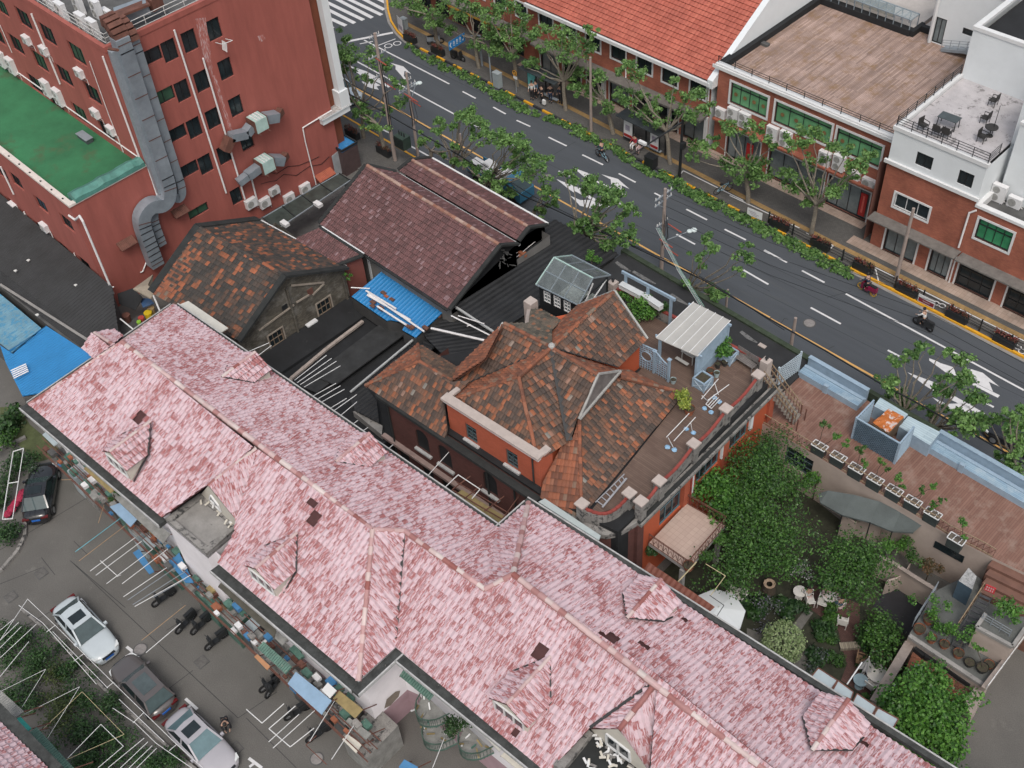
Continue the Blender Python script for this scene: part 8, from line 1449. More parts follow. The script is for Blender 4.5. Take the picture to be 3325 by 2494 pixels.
for nm,l,c,r,q,z,mt,rb in(('awning','blue printed sheet awning in the middle of the lane front',1,3,((330,985),(395,890),(680,1120),(600,1232)),4.2,skyb,0),('awning','tan board awning next to the blue printed awning',1,3,((690,1105),(742,1040),(930,1190),(866,1262)),4.0,tanm,0),('awning','green ribbed awning under the eave beside the white corner wall',1,3,((1222,925),(1268,852),(1515,1050),(1460,1120)),5.6,grn,1),('awning','white plank shelf above the blue printed awning end',1,3,((600,1035),(650,975),(720,1040),(665,1100)),4.6,wt_,0),('awning','worn blue sheet awning on the upper lane front',0,2,((875,1095),(965,1060),(1095,1190),(1040,1255)),3.6,skyb,0),('awning','strong blue awning beside the white bay wall',0,2,((1350,1540),(1430,1460),(1545,1700),(1480,1700)),3.0,bls,0),('awning','deep blue tarpaulin low beneath the washing poles',0,3,((1060,-60),(1110,-90),(1230,90),(1190,110)),2.2,bls,0),('awning','green stained sheet awning by the drain pipes',0,3,((2050,700),(2105,650),(2330,850),(2280,910)),4.2,grn,1),('awning','grey slab shelf near the white corner foot',1,3,((780,1300),(820,1255),(995,1385),(950,1440)),3.2,flt,0),('awning','pinkish slab shelf near the white corner foot, lower one',1,3,((765,1430),(805,1385),(920,1470),(875,1540)),2.6,crm,0),('awning','orange brown ledge strip by the drain pipes',1,3,((62,770),(88,750),(190,845),(165,875)),3.4,mat('orange_board',(.40,.20,.10),.7,.1,3),0),('awning','long pale balcony roof right of the potted bush',1,3,((1830,1330),(1870,1300),(2060,1470),(2020,1530)),5.8,mat('cream_sheet',(.50,.49,.45)),0),('awning','cream printed balcony blind further right',1,3,((2030,1560),(2090,1500),(2212,1590),(2200,1700)),5.6,crm,0),('awning','blue sheet at the bottom edge under the white corner',1,3,((1215,1650),(1260,1590),(1370,1650),(1300,1720)),2.0,bls,0),('awning','pale tin awning at the far end of the lane front',0,2,((338,520),(385,480),(475,575),(430,610)),5.0,sheetb,0),('awning','brown tiled shelf under the eave near the first dormer',0,2,((668,790),(705,760),(925,950),(880,985)),5.6,tanm,0),('awning','dark felt roof under the eave before the first bay',0,2,((900,1010),(950,980),(1360,1310),(1300,1390)),4.6,flt,0),('awning','dark slab under the eave after the first bay',0,3,((1740,210),(1775,160),(2212,520),(2190,620)),5.8,mat('dark_slab',(.08,.075,.06),.85,.3,2),0),('awning','ribbed grey shelf by the air vents',1,3,((190,590),(235,555),(325,630),(290,680)),4.6,flt,0)):
 panel(nm,l,'awning',c,r,q,z,mt,.06,rb,(0,.12,.12,0),A8)
for(x,y,l)in((1450,1230,'green curved balcony beside the white corner wall'),(1790,1490,'green curved balcony with planks beyond the potted bush'),(1500,1420,'green and grey lower balcony full of junk')):
 p=T(1,3,x,y,4.6 if y!=1420 else 2.8);o_=thing('balcony',l,'balcony',tuple(p),0,'green balconies on the lane front');m=MB();R_=[(p.x-.95+1.9*i/8,p.y+.6-1.15*sin(pi*i/8)**.6)for i in range(9)];m.hex(R_,p.z-.25,p.z-.1,grn);m.hex([(a*.0+x_,y_)for a,(x_,y_)in enumerate(R_)],p.z-.1,p.z+.0,flt);m.build('floor',o_);m=MB()
 for(xa,ya),(xb,yb_)in zip(R_[:-1],R_[1:]):
  m.beam((xa,ya,p.z+.5),(xb,yb_,p.z+.5),.05,.05,mat('balcony_iron',(.05,.09,.07),.6,.3,4))
  for f in(0,.25,.5,.75):m.beam((xa+(xb-xa)*f,ya+(yb_-ya)*f,p.z-.3),(xa+(xb-xa)*f,ya+(yb_-ya)*f,p.z+.5),.02,.02,mat('balcony_iron',(.05,.09,.07)))
 m.build('railing',o_);m=MB()
 for _ in range(9):q=Ve((p.x+uni(-.7,.7),p.y+uni(-.3,.5),p.z+.05));m.beam(q,q+Ve((uni(-.4,.4),uni(-.3,.3),.15)),.07,.05,random.choice((flt,tanm,wt_,grn)))
 m.build('stored_junk',o_)
bush('potted_bush','round green potted bush on a balcony shelf beside the white corner wall',T(1,3,1700,1290,5.0),.75,900,lf_dark,.12,sub=6,cat='shrub');bush('potted_bush','small plants on the shelf under the eave by the first dormer',T(0,2,905,1000,4.8),.35,200,lf_mid,.12,sub=3,cat='shrub')
m=MB();mm_=[flt,grn,sheetb,dconc,oldconc,dconc];LA0,LA1=T(0,2,560,760,0),T(1,3,1150,1640,0);dl=(LA1-LA0);Ln_=dl.length;dl.normalize();nl_=Ve((dl.y,-dl.x,0))
t9=thing('lean_to_row','row of patched lean to sheds and shelves along the foot of the pink building','shed',tuple(LA0));x=.5
while x<Ln_-2:
 w_=uni(.7,1.9);dp=uni(.2,.7);h_=uni(1.7,2.4);a=LA0+dl*x;b_=LA0+dl*(x+w_);m=MB();m.hex([tuple((a-nl_*1.2)[:2]),tuple((b_-nl_*1.2)[:2]),tuple((b_+nl_*(dp+.35))[:2]),tuple((a+nl_*(dp+.35))[:2])],0,[h_+.2,h_+.2,h_,h_],random.choice(mm_),mtop=random.choice(mm_));m.build('lean_to',t9);x+=w_+uni(.05,.5)
t9=thing('clutter_shelf','cluttered shelves with pots and boxes fixed above the lean to sheds','shelf',tuple(LA0));m=MB();x=.5
while x<Ln_-1:p=LA0+dl*x+nl_*uni(-.4,1.1);s_=uni(.1,.28);z_=uni(2.2,3.4);m.box((p.x-s_,p.y-s_*.7,z_),(p.x+s_,p.y+s_*.7,z_+s_),random.choice((flt,terra,bls,flt,tanm,grn,rust,grn,acw,dconc,oldconc)));x+=uni(.08,.3)
for z_,o_ in((2.5,.4),(2.9,.1),(3.3,.7),(2.2,1.1),(3.0,1.2),(2.7,.8)):m.beam(LA0+nl_*o_+zv(z_),LA1+nl_*o_+zv(z_),.05,.05,rust)
m.build('shelf_goods',t9)
PLS='washing poles over the lane'
cyan=mat('cyan_pole',(.12,.38,.46),.5,.1,2);brn=mat('bamboo_pole',(.30,.20,.12),.7,.2,3)
pol=[(0,2,600,1455,970,1180,cyan),(0,2,630,1528,1000,1245,brn),(0,2,720,1608,1080,1340,wt_),(0,2,765,1642,1130,1370,wt_),(0,3,850,188,1220,-90,wt_),(0,3,975,188,1340,-90,wt_),(0,3,985,292,1330,60,wt_),(0,3,1020,318,1400,60,greym),(0,3,1060,355,1480,90,greym),(0,3,1075,370,1520,120,wt_),(0,3,1165,738,1440,505,wt_),(0,3,1130,640,1480,360,brn),(1,3,178,1450,420,1230,wt_),(1,3,212,1500,545,1200,wt_),(1,3,505,1445,705,1120,wt_),(1,3,680,1590,870,1300,wt_),(1,3,1485,1659,1580,1420,wt_),(0,2,800,1525,940,1650,wt_),(0,3,935,130,965,118,wt_),(0,2,785,1225,830,1080,brn),(0,2,490,880,570,878,brn),(0,3,1220,300,1480,150,greym)]
ordn='first second third fourth fifth sixth seventh eighth ninth tenth eleventh twelfth thirteenth fourteenth fifteenth sixteenth seventeenth eighteenth nineteenth twentieth'.split()+['twenty first','twenty second','twenty third','twenty fourth']
for i,(c,r,x0,y0,x1,y1,mt)in enumerate(pol):loose('washing_pole',T(c,r,x0,y0,3.6),T(c,r,x1,y1,3.4),.02,mt,ordn[i]+' washing pole over the lane counted from the left end')['group']=PLS
for(c,r,P,l)in((1,3,[(0,1190),(125,1300),(300,1145)],'L shaped white rail over the yard right of the bending person'),(1,3,[(390,1165),(180,1345),(350,1490),(540,1340)],'white looped rail over the yard beside a scooter'),(1,3,[(560,1400),(475,1475),(640,1630)],'dark thin rail over the yard drain')):m=MB();m.path([T(c,r,x,y,3)for x,y in P],.025,wt_ if 'white' in l else rust,5);tag(m.build('yard_rail'),l,'rail')
pol=[(1,1,385,1560,640,1360),(1,1,405,1580,680,1385),(1,1,430,1595,718,1408),(1,1,460,1615,750,1445),(1,2,520,218,715,110),(1,2,560,240,750,130),(1,2,595,262,782,158),(1,2,660,315,800,230),(1,2,690,335,880,200),(1,2,745,372,882,258),(1,2,845,440,890,405),(1,2,930,490,970,462),(1,2,1130,635,1170,600),(1,2,1450,845,1615,660),(1,1,20,1330,180,1262),(1,1,65,1385,200,1283)]
for i,(c,r,x0,y0,x1,y1)in enumerate(pol):loose('washing_pole',T(c,r,x0,y0,6.0),T(c,r,x1,y1,6.0),.022,wt_,ordn[i]+' white pole on the villa side of the pink roof counted from the left')['group']='white poles behind the pink roof'
t9=thing('rusty_rack','rusty iron drying rack with white rails between the villa and the pink eave','rack',tuple(T(1,2,1850,1050,6)));m=MB()
for q in(((1640,960),(2050,1200)),((1680,900),(2100,1150)),((1640,960),(1790,850)),((1740,1030),(1880,920)),((1640,960),(1635,1030)),((2020,1225),(2190,990)),((1900,1130),(2060,1010))):m.beam(T(1,2,*q[0],5.8),T(1,2,*q[1],5.8),.05,.05,rust)
m.build('iron_frame',t9);m=MB();m.path([T(1,2,x,y,6.0)for x,y in((1585,940),(1690,840),(1865,955),(1800,1030))],.03,wt_);m.build('white_rail',t9);m=MB();m.hex([tuple(T(1,2,x,y,5.2)[:2])for x,y in((1660,990),(2030,1220),(2070,1170),(1720,950))],4.9,5.1,tanm);m.build('tray',t9)
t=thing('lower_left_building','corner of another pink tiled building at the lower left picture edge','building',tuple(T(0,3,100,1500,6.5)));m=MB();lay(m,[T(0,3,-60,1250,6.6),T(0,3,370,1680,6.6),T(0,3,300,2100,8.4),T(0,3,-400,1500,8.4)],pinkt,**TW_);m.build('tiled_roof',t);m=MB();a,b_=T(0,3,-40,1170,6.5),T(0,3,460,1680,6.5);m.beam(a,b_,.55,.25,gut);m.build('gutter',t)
m=MB();P=[T(0,3,-60,1250,6.4),T(0,3,430,1750,6.4),T(0,3,100,2300,6.4),T(0,3,-600,1600,6.4)];m.hex([(p.x,p.y)for p in P],0,6.2,ppl);m.build('wall',t)
panel('awning','grey ribbed awning strip above the lower left hedge','awning',0,3,((0,1160),(0,1035),(190,1205),(130,1260)),5.0,flt,.05,True);panel('awning','green ribbed awning strip along the lower left eave','awning',0,3,((230,1380),(290,1330),(590,1659),(480,1659)),5.0,grn,.05,True);panel('awning','bright teal awning piece between the two ribbed strips','awning',0,3,((130,1260),(165,1250),(250,1340),(215,1370)),4.9,mat('teal_sheet',(.03,.32,.27),.6,.15,2))
HG=[(200,560,1.5,1.2,'hedge beside the white car'),(90,780,1.6,1.3,'dark bush at the left edge, middle'),(330,720,1.4,1.1,'hedge bush below the white car'),(200,980,1.6,1.4,'broad dark bush under the washing frames'),(430,950,1.4,1.2,'yellowish leafed bush under the washing frames'),(640,1060,1.3,1.1,'hedge bush beside the dark car'),(820,1130,1.3,1.0,'hedge bush by the dark car rear'),(430,1260,1.5,1.4,'olive bush left of the wire frames'),(600,1400,1.5,1.3,'bush under the lower wire frame'),(800,1420,1.3,1.1,'bush near the silver car'),(900,1560,1.4,1.2,'bush at the bottom edge by the silver car'),(1180,1600,1.2,1.1,'bush at the bottom edge under white poles'),(1330,1560,1.2,.8,'small bush beside the silver car door'),(690,1580,1.3,1.1,'bush at the bottom edge, left part'),(120,1160,1.4,1.0,'bush beside the ribbed awning'),(560,830,1.2,.8,'thin bush by the bike stand'),(40,640,1.5,1.0,'dark bush at the left edge, upper')]
for x,y,z,rx,l in HG:bush('yard_bush',l,T(0,3,x,y,z*.6),rx,int(1000*rx),lf_olive if 'ish' in l or 'olive' in l else lf_dark,.13,sub=7,cat='shrub',h=z*.6)
for x,y,rx,l in((60,830,1.2,'bush inside the kerbed bed beside the black car'),(170,700,.9,'bush at the head of the kerbed bed'),(20,1000,1.0,'bush at the left edge level with the black car'),(40,420,1.3,'dark palm like shrub at the left edge above the bed'),(20,1300,1.2,'bush at the left edge behind the kerb'),(80,560,.8,'light green shrub on the grass at the left edge')):bush('yard_bush',l,T(0,2,x,y,.8),rx,int(800*rx),lf_mid if 'light' in l else lf_dark,.15 if 'palm' not in l else.3,sub=6,cat='shrub',h=.8)
m=MB();P=[T(0,2,x,y,.012)for x,y in((0,300),(150,300),(240,440),(480,640),(470,690),(300,740),(100,560),(0,620))];m.face(P if P[0].x>P[2].x else P[::-1],mat('yard_grass',(.07,.085,.035),.95,.35,1.5,fine=.4,col2=(.14,.13,.11),thr=.6));struct(m.build('yard_grass'))
kb=thing('bed_kerb','curved stone kerb of the planted bed beside the black car','kerb',tuple(T(0,2,150,1300)));m=MB();P=[T(0,2,x,y,.1)for x,y in((205,540),(0,640))];m.beam(P[0],P[1],.25,.2,oldconc);P=[T(0,2,x,y,.1)for x,y in((215,880),(212,1080),(200,1330),(140,1450),(20,1590),(-60,1640))]
for i in range(5):m.beam(P[i],P[i+1],.2,.2,oldconc)
m.build('stones',kb);m=MB();P=[T(0,3,x,y,.1)for x,y in((180,400),(460,640),(900,1100),(1350,1500),(1600,1700))]
hk=thing('hedge_kerb','low kerb between the parked cars and the hedge','kerb',tuple(P[0]))
for i in range(4):m.beam(P[i],P[i+1],.15,.2,oldconc)
m.build('stones',hk)
FR=[([(0,640),(220,310),(440,520),(900,975),(1410,1470),(1620,1659)],'long white rail passing over the three parked cars, outer line'),([(150,360),(340,500),(770,990)],'white rail over the hedge left of the white car, inner line'),([(420,570),(860,1020)],'short white rail between the hedge and the dark car'),([(900,1180),(1080,1300),(1245,1460),(1530,1659)],'white rail beside the silver car, inner line'),([(950,1110),(1310,1450)],'white rail crossing the dark car flank'),([(590,805),(670,745)],'cross bar by the white car bonnet'),([(850,1020),(905,975)],'cross bar by the dark car bonnet'),([(1060,1300),(1150,1215)],'cross bar by the dark car rear'),([(1350,1520),(1412,1468)],'cross bar by the silver car'),([(370,575),(440,520)],'cross bar by the white car rear'),([(330,1360),(655,1050),(990,1390),(380,1659)],'yellowed wire frame over the hedge'),([(540,1580),(805,1310),(985,1485),(780,1659)],'white rectangular frame over the lower hedge'),([(0,1050),(365,870),(175,1175)],'thin crossed wires over the dark bush'),([(190,1230),(635,1010),(380,1420)],'thin crossed wires below the first crossing'),([(0,780),(290,510)],'white pole over the left edge bushes, top'),([(0,700),(170,530)],'white pole over the left edge bushes, above the top one'),([(0,640),(150,495)],'short white pole at the left edge, upper'),([(0,930),(230,650)],'white pole over the left edge bushes, lower'),([(0,560),(110,470)],'short white pole at the left edge, highest'),([(960,1659),(1180,1450)],'white pole at the bottom edge, second'),([(860,1659),(1150,1420)],'white pole at the bottom edge, first'),([(1030,1659),(1215,1480)],'white pole at the bottom edge, third'),([(1090,1659),(1250,1500)],'white pole at the bottom edge, fourth')]
for P,l in FR:m=MB();m.path([T(0,3,x,y,3.2 if 'car' in l and 'hedge left' not in l else 4.2)for x,y in P],.016 if 'wire' not in l else.011,wt_ if 'yellow' not in l else mat('cream_pole',(.5,.42,.25)),5);tag(m.build('clothes_rail'),l,'frame','white rails and frames over the yard hedge')
m=MB();m.path([T(0,2,x,y,2.5)for x,y in((20,1195),(105,655),(188,628),(100,1190),(20,1195))],.03,wt_,5);m.path([T(0,2,x,y,2.5)for x,y in((65,908),(150,895))],.03,wt_,5);tag(m.build('clothes_rail'),'white rectangular frame over the kerbed bed beside the black car','frame','white rails and frames over the yard hedge')
m=MB();p=T(0,2,130,1030,.7)
for k_ in range(5):m.ball(p+Ve((-.1+.1*k_,-.35*k_+.5,-.1*k_)),.3,mat('red_cloth',(.32,.02,.06),.8,.3,4),7,5,.7,.15)
tag(m.build('red_cover'),'dark red cloth covered heap in the bed beside the black car','cover')
tyre=mat('tyre',(.012,.012,.013),.85,.2,5);rimg=mat('rim',(.35,.36,.38),.3,.1,4,metal=.6);cglass=mat('car_glass',(.05,.075,.08),.06,.2,2);lampw=mat('lamp_clear',(.6,.62,.62),.15,.1,4);lampr=mat('lamp_red',(.10,.01,.01),.2,.1,4);plate=mat('blue_plate',(.02,.12,.45),.4,.1,4)
def car(label,rear,front,z,paint,suv=False,L=4.75,W=1.84,glass=None,sun=True):
 a,b_=T(*rear,z),T(*front,z);c=(a+b_)/2;d=b_-a;ang=math.atan2(d.y,d.x);t=thing('parked_car' if 'road' not in label else 'car',label,'car',(c.x,c.y,.02),ang,None);gl=glass or cglass
 H=1.0 if suv else.92;top=1.68 if suv else 1.43;hl=L/2;X=[-hl,-hl+.12,-hl+.75,-hl+1.3,0,hl-1.35,hl-.6,hl-.12,hl];hw=[.62,.82,.95,.99,1,.99,.95,.80,.55];zt=[.72,.88,H,H,H,H-.03,H-.14,H-.27,H-.42];m=MB();S_=[]
 for x,w_,zz in zip(X,hw,zt):w_*=W/2;S_.append([(x,-w_*.9,.2),(x,-w_,.42),(x,-w_,zz*.78),(x,-w_*.88,zz),(x,0,zz+.035),(x,w_*.88,zz),(x,w_,zz*.78),(x,w_,.42),(x,w_*.9,.2)])
 for i in range(8):
  for j in range(8):m.face([S_[i][j],S_[i][j+1],S_[i+1][j+1],S_[i+1][j]],paint)
 m.face(S_[0][::-1],paint);m.face(S_[-1],paint);o=m.build('body',t,local=True,smooth=True,merge=True);o.modifiers.new('sub','SUBSURF').render_levels=1
 x0,x1,x2,x3=(-hl+.22,-hl+.62,hl-2.15,hl-1.45)if suv else(-hl+.55,-hl+1.25,hl-2.3,hl-1.45);wb,wt=W*.43,W*.335;zb_=H+.0
 m=MB();R=[(x1,-wt,top-.06),(x2,-wt,top-.06),(x2,wt,top-.06),(x1,wt,top-.06)];m.face([(x1,-wt,top-.06),((x1+x2)/2,-wt,top-.01),(x2,-wt,top-.06),(x2+.05,0,top-.02),(x2,wt,top-.06),((x1+x2)/2,wt,top-.01),(x1,wt,top-.06),(x1-.05,0,top-.02)],paint)
 for p,q in(((x3,-wb,zb_),(x2,-wt,top-.05)),((x3,wb,zb_),(x2,wt,top-.05)),((x0,-wb,zb_),(x1,-wt,top-.05)),((x0,wb,zb_),(x1,wt,top-.05)),((x1,-wt,top-.05),(x2,-wt,top-.05)),((x1,wt,top-.05),(x2,wt,top-.05)),(((x1+x2)/2,-wb,zb_),((x1+x2)/2,-wt,top-.05)),(((x1+x2)/2,wb,zb_),((x1+x2)/2,wt,top-.05))):m.beam(p,q,.09,.05,paint)
 m.build('roof',t,local=True)
 for nm,q in(('windscreen',[(x3,-wb,zb_),(x3,wb,zb_),(x2,wt,top-.07),(x2,-wt,top-.07)]),('rear_window',[(x0,wb,zb_),(x0,-wb,zb_),(x1,-wt,top-.07),(x1,wt,top-.07)]),('side_window',[(x0,-wb,zb_),(x3,-wb,zb_),(x2,-wt,top-.07),(x1,-wt,top-.07)]),('side_window',[(x3,wb,zb_),(x0,wb,zb_),(x1,wt,top-.07),(x2,wt,top-.07)])):m=MB();m.face(q,gl if nm!='side_window' else glassd);m.build(nm,t,local=True)
 if sun:m=MB();xm=x2-.25;m.box((xm-(1.15 if suv else.62),-.42,top-.02),(xm,.42,top+.005),glassd if not suv else mat('sunroof_grey',(.07,.09,.095),.15,.2,2));m.build('sunroof',t,local=True)
 for x in(-hl+.85,hl-.92):
  for s in(-1,1):m=MB();m.tube((x,s*(W/2-.24),.32),(x,s*(W/2-.015),.32),.32,.32,tyre,14);o=m.build('wheel',t,local=True);g=MB();g.tube((x,s*(W/2-.02),.32),(x,s*(W/2),.32),.2,.2,rimg,10);g.build('rim',o,local=True)
 for s in(-1,1):
  m=MB();m.hex([(hl-.5,s*W*.33),(hl-.12,s*W*.27),(hl-.2,s*W*.42),(hl-.5,s*W*.46)],.56,.66,lampw);m.build('headlight',t,local=True);m=MB();m.box((-hl-.01,s*W*.2,.66),(-hl+.16,s*W*.42,.76),lampr);m.build('tail_light',t,local=True);m=MB();m.box((hl-1.75,s*W*.47,H-.02),(hl-1.6,s*W*.56,H+.11),paint);m.build('mirror',t,local=True)
 m=MB();m.box((hl-.03,-.26,.38),(hl+.015,.26,.5),plate);m.build('number_plate',t,local=True);m=MB();m.box((-hl-.02,-.26,.5),(-hl+.03,.26,.62),plate);m.build('number_plate',t,local=True);m=MB();m.box((hl-.1,-.38,.5),(hl-.0,.38,.6),bk_);m.build('grille',t,local=True);return t
def paintm(n,c,r=.22):m=mat(n,c,r,.04,1);m.node_tree.nodes['Principled BSDF'].inputs['Coat Weight'].default_value=.6;return m
car('white saloon parked at the top of the row of three yard cars',(0,3,505,350),(0,3,865,755),.6,paintm('car_white',(.46,.51,.54)),L=4.95)
car('dark brown grey car with a long glass roof, middle of the three yard cars',(0,3,1290,1160),(0,3,980,830),.7,paintm('car_brown',(.095,.085,.085)),True,L=4.5)
car('silver mauve car with grey windows at the bottom of the three yard cars',(0,3,1410,1260),(0,3,1810,1660),.6,paintm('car_silver',(.36,.35,.38)),L=4.7,glass=mat('teal_glass',(.11,.18,.20),.08,.15,2))
car('black car parked alone beside the kerbed bed at the left edge',(0,2,290,1180),(0,2,355,770),.6,paintm('car_black',(.016,.017,.02),.12),L=4.6)
car('white car on the road half hidden by the white column',(1,0,640,650),(1,0,890,790),.6,paintm('car_pale',(.52,.60,.66)),L=4.2,sun=False)
car('black car on the road cut by the right picture edge',(3,2,2300,620),(3,2,2085,505),.6,paintm('car_black',(.016,.017,.02)),L=4.5,sun=False)
p=T(1,0,2010,1420,.9);t=thing('blue_truck','small blue truck loaded with white boxes under the near street trees','truck',(p.x,p.y,0),-.01);tb=paintm('truck_blue',(.04,.16,.26));m=MB();m.hex([(1.5,-.85),(3.2,-.8),(3.2,.8),(1.5,.85)],.45,[1.9,1.3,1.3,1.9],tb);m.box((1.5,-.82,1.9),(2.1,.82,1.98),tb);m.build('cab',t,local=True);m=MB();m.face([(2.15,-.7,1.93),(3.15,-.68,1.36),(3.15,.68,1.36),(2.15,.7,1.93)],cglass);m.build('windscreen',t,local=True);m=MB();m.box((-2.6,-.9,.7),(1.45,.9,.9),dconc);m.box((-2.6,-.92,.9),(1.45,-.86,1.25),tb);m.box((-2.6,.86,.9),(1.45,.92,1.25),tb);m.build('load_bed',t,local=True);m=MB()
for x,y,s in((-2,-.3,.5),(-1.2,.3,.45),(-.3,-.3,.5),(.6,.3,.5),(.8,-.5,.3)):m.box((x-s,y-s*.8,.92),(x+s,y+s*.8,1.2+s),wt_)
m.build('load',t,local=True)
for x in(-1.7,2.5):
 for s in(-1,1):m=MB();m.tube((x,s*.65,.36),(x,s*.88,.36),.36,.36,tyre,12);m.build('wheel',t,local=True)
skin=mat('skin',(.42,.26,.19),.6,.08,4);hairm=mat('black_hair',(.015,.013,.012),.6,.3,8)
cl_={}
def cloth(k):return mat('cloth_'+k,{'white':(.60,.60,.60),'black':(.018,.018,.022),'navy':(.02,.035,.07),'red':(.33,.025,.04),'grey':(.16,.16,.17),'pink':(.50,.38,.38),'blue':(.06,.12,.25),'teal':(.08,.14,.2)}[k],.85,.12,6)
def skinmesh(nm,par,V_,E_,R_,mt,smooth=1):
 me=bpy.data.meshes.new(nm);me.from_pydata(V_,E_,[]);me.materials.append(mt);o=bpy.data.objects.new(nm,me);COL.objects.link(o);o.parent=par;o.modifiers.new('skin','SKIN').use_smooth_shade=True;lay_=me.skin_vertices[0]if me.skin_vertices else None
 if lay_ is None:return o
 for i,r_ in enumerate(R_):lay_.data[i].radius=(r_,r_*.85);lay_.data[i].use_root=(i==0)
 s_=o.modifiers.new('sub','SUBSURF');s_.levels=1;s_.render_levels=1;WL[o.name]=zv(0);return o
import bmesh
def skinmesh(nm,par,V_,E_,R_,mt):
 bm=bmesh.new();ly=bm.verts.layers.skin.verify();vs=[bm.verts.new(v)for v in V_]
 for i,v in enumerate(vs):v[ly].radius=(R_[i],R_[i]*.85);v[ly].use_root=(i==0)
 for a,b_ in E_:bm.edges.new((vs[a],vs[b_]))
 me=bpy.data.meshes.new(nm);bm.to_mesh(me);bm.free();me.materials.append(mt);o=bpy.data.objects.new(nm,me);COL.objects.link(o);o.parent=par;o.modifiers.new('skin','SKIN').use_smooth_shade=True;s_=o.modifiers.new('sub','SUBSURF');s_.levels=s_.render_levels=1;return o
def person(label,p,ang,pose,top,legs,group=None,z=None,hat=None):
 p=Ve(p);t=thing('person',label,'person',(p.x,p.y,p.z if z is None else z),ang,group);q={'stand':((0,0,.92),(0,0,1.42),(.02,0,1.56),[(.02,.1,.5),(.0,.1,.06),(.14,.1,.03)],[(-.02,.26,1.13),(.12,.27,.92)]),'sit':((0,0,.5),(.02,0,.98),(.06,0,1.12),[(.42,.1,.5),(.42,.1,.06),(.55,.1,.03)],[(.1,.24,.72),(.36,.18,.68)]),'ride':((0,0,.88),(.14,0,1.33),(.2,0,1.46),[(.36,.12,.72),(.14,.12,.34),(.28,.12,.3)],[(.3,.25,1.12),(.52,.22,1.02)]),'bend':((0,0,.88),(.42,0,1.12),(.55,0,1.1),[(.1,.12,.48),(-.1,.12,.06),(.06,.12,.03)],[(.5,.2,.86),(.6,.12,.66)])}[pose]
 hip,ch,nk,lg,ar=[Ve(v)if not isinstance(v,list)else v for v in q];V_=[hip,(hip+ch)/2,ch,nk,nk+Ve((.02,0,.12))];E_=[(0,1),(1,2),(2,3),(3,4)];R_=[.13,.12,.14,.055,.095];LV=[];AV=[]
 for s in(1,-1):
  k=len(V_);l=[Ve((x if not(pose=='stand' and s<0)else x-.06,y*s,zz))for x,y,zz in lg];V_+=[hip+Ve((0,.1*s,-.05))]+l;E_+=[(0,k),(k,k+1),(k+1,k+2),(k+2,k+3)];R_+=[.095,.065,.042,.035];LV.append(l)
  k=len(V_);a=[Ve((x,y*s,zz))for x,y,zz in ar];V_+=[ch+Ve((0,.2*s,0))]+a;E_+=[(2,k),(k,k+1),(k+1,k+2)];R_+=[.06,.042,.03];AV.append(a)
  k=len(V_);hd=a[1];dr=(a[1]-a[0]).normalized();V_+=[hd+dr*.07];E_.append((k-1,k));R_.append(.033)
  for f in range(5):V_.append(hd+dr*(.13-.012*abs(f-2))+Ve((0,(f-2)*.018,-.01*(f==0))));E_.append((k,len(V_)-1));R_.append(.009)
 skinmesh('body',t,V_,E_,R_,skin);V2=[hip,(hip+ch)/2,ch];E2=[(0,1),(1,2)];R2_=[.155,.145,.165]
 for s,a in zip((1,-1),AV):k=len(V2);V2+=[ch+Ve((0,.2*s,0)),a[0],a[0]+(a[1]-a[0])*.7];E2+=[(2,k),(k,k+1),(k+1,k+2)];R2_+=[.08,.06,.045]
 skinmesh('shirt',t,V2,E2,R2_,cloth(top));V3=[hip+zv(-.02)];E3=[];R3_=[.15]
 for s,l in zip((1,-1),LV):k=len(V3);V3+=[hip+Ve((0,.1*s,-.06)),l[0],l[1]+(l[0]-l[1])*.12];E3+=[(0,k),(k,k+1),(k+1,k+2)];R3_+=[.115,.082,.06]
 skinmesh('trousers',t,V3,E3,R3_,cloth(legs));m=MB();h=nk+Ve((-.01,0,.17));m.ball(h,.115,cloth(hat)if hat else hairm,9,6,1.0);m.build('helmet' if hat else 'hair',t,local=True,smooth=True)
 for s,l in zip((1,-1),LV):m=MB();m.box((l[2].x-.16,l[2].y-.045,l[2].z-.03),(l[2].x+.09,l[2].y+.045,l[2].z+.05),cloth('black'));m.build('shoe',t,local=True)
 return t
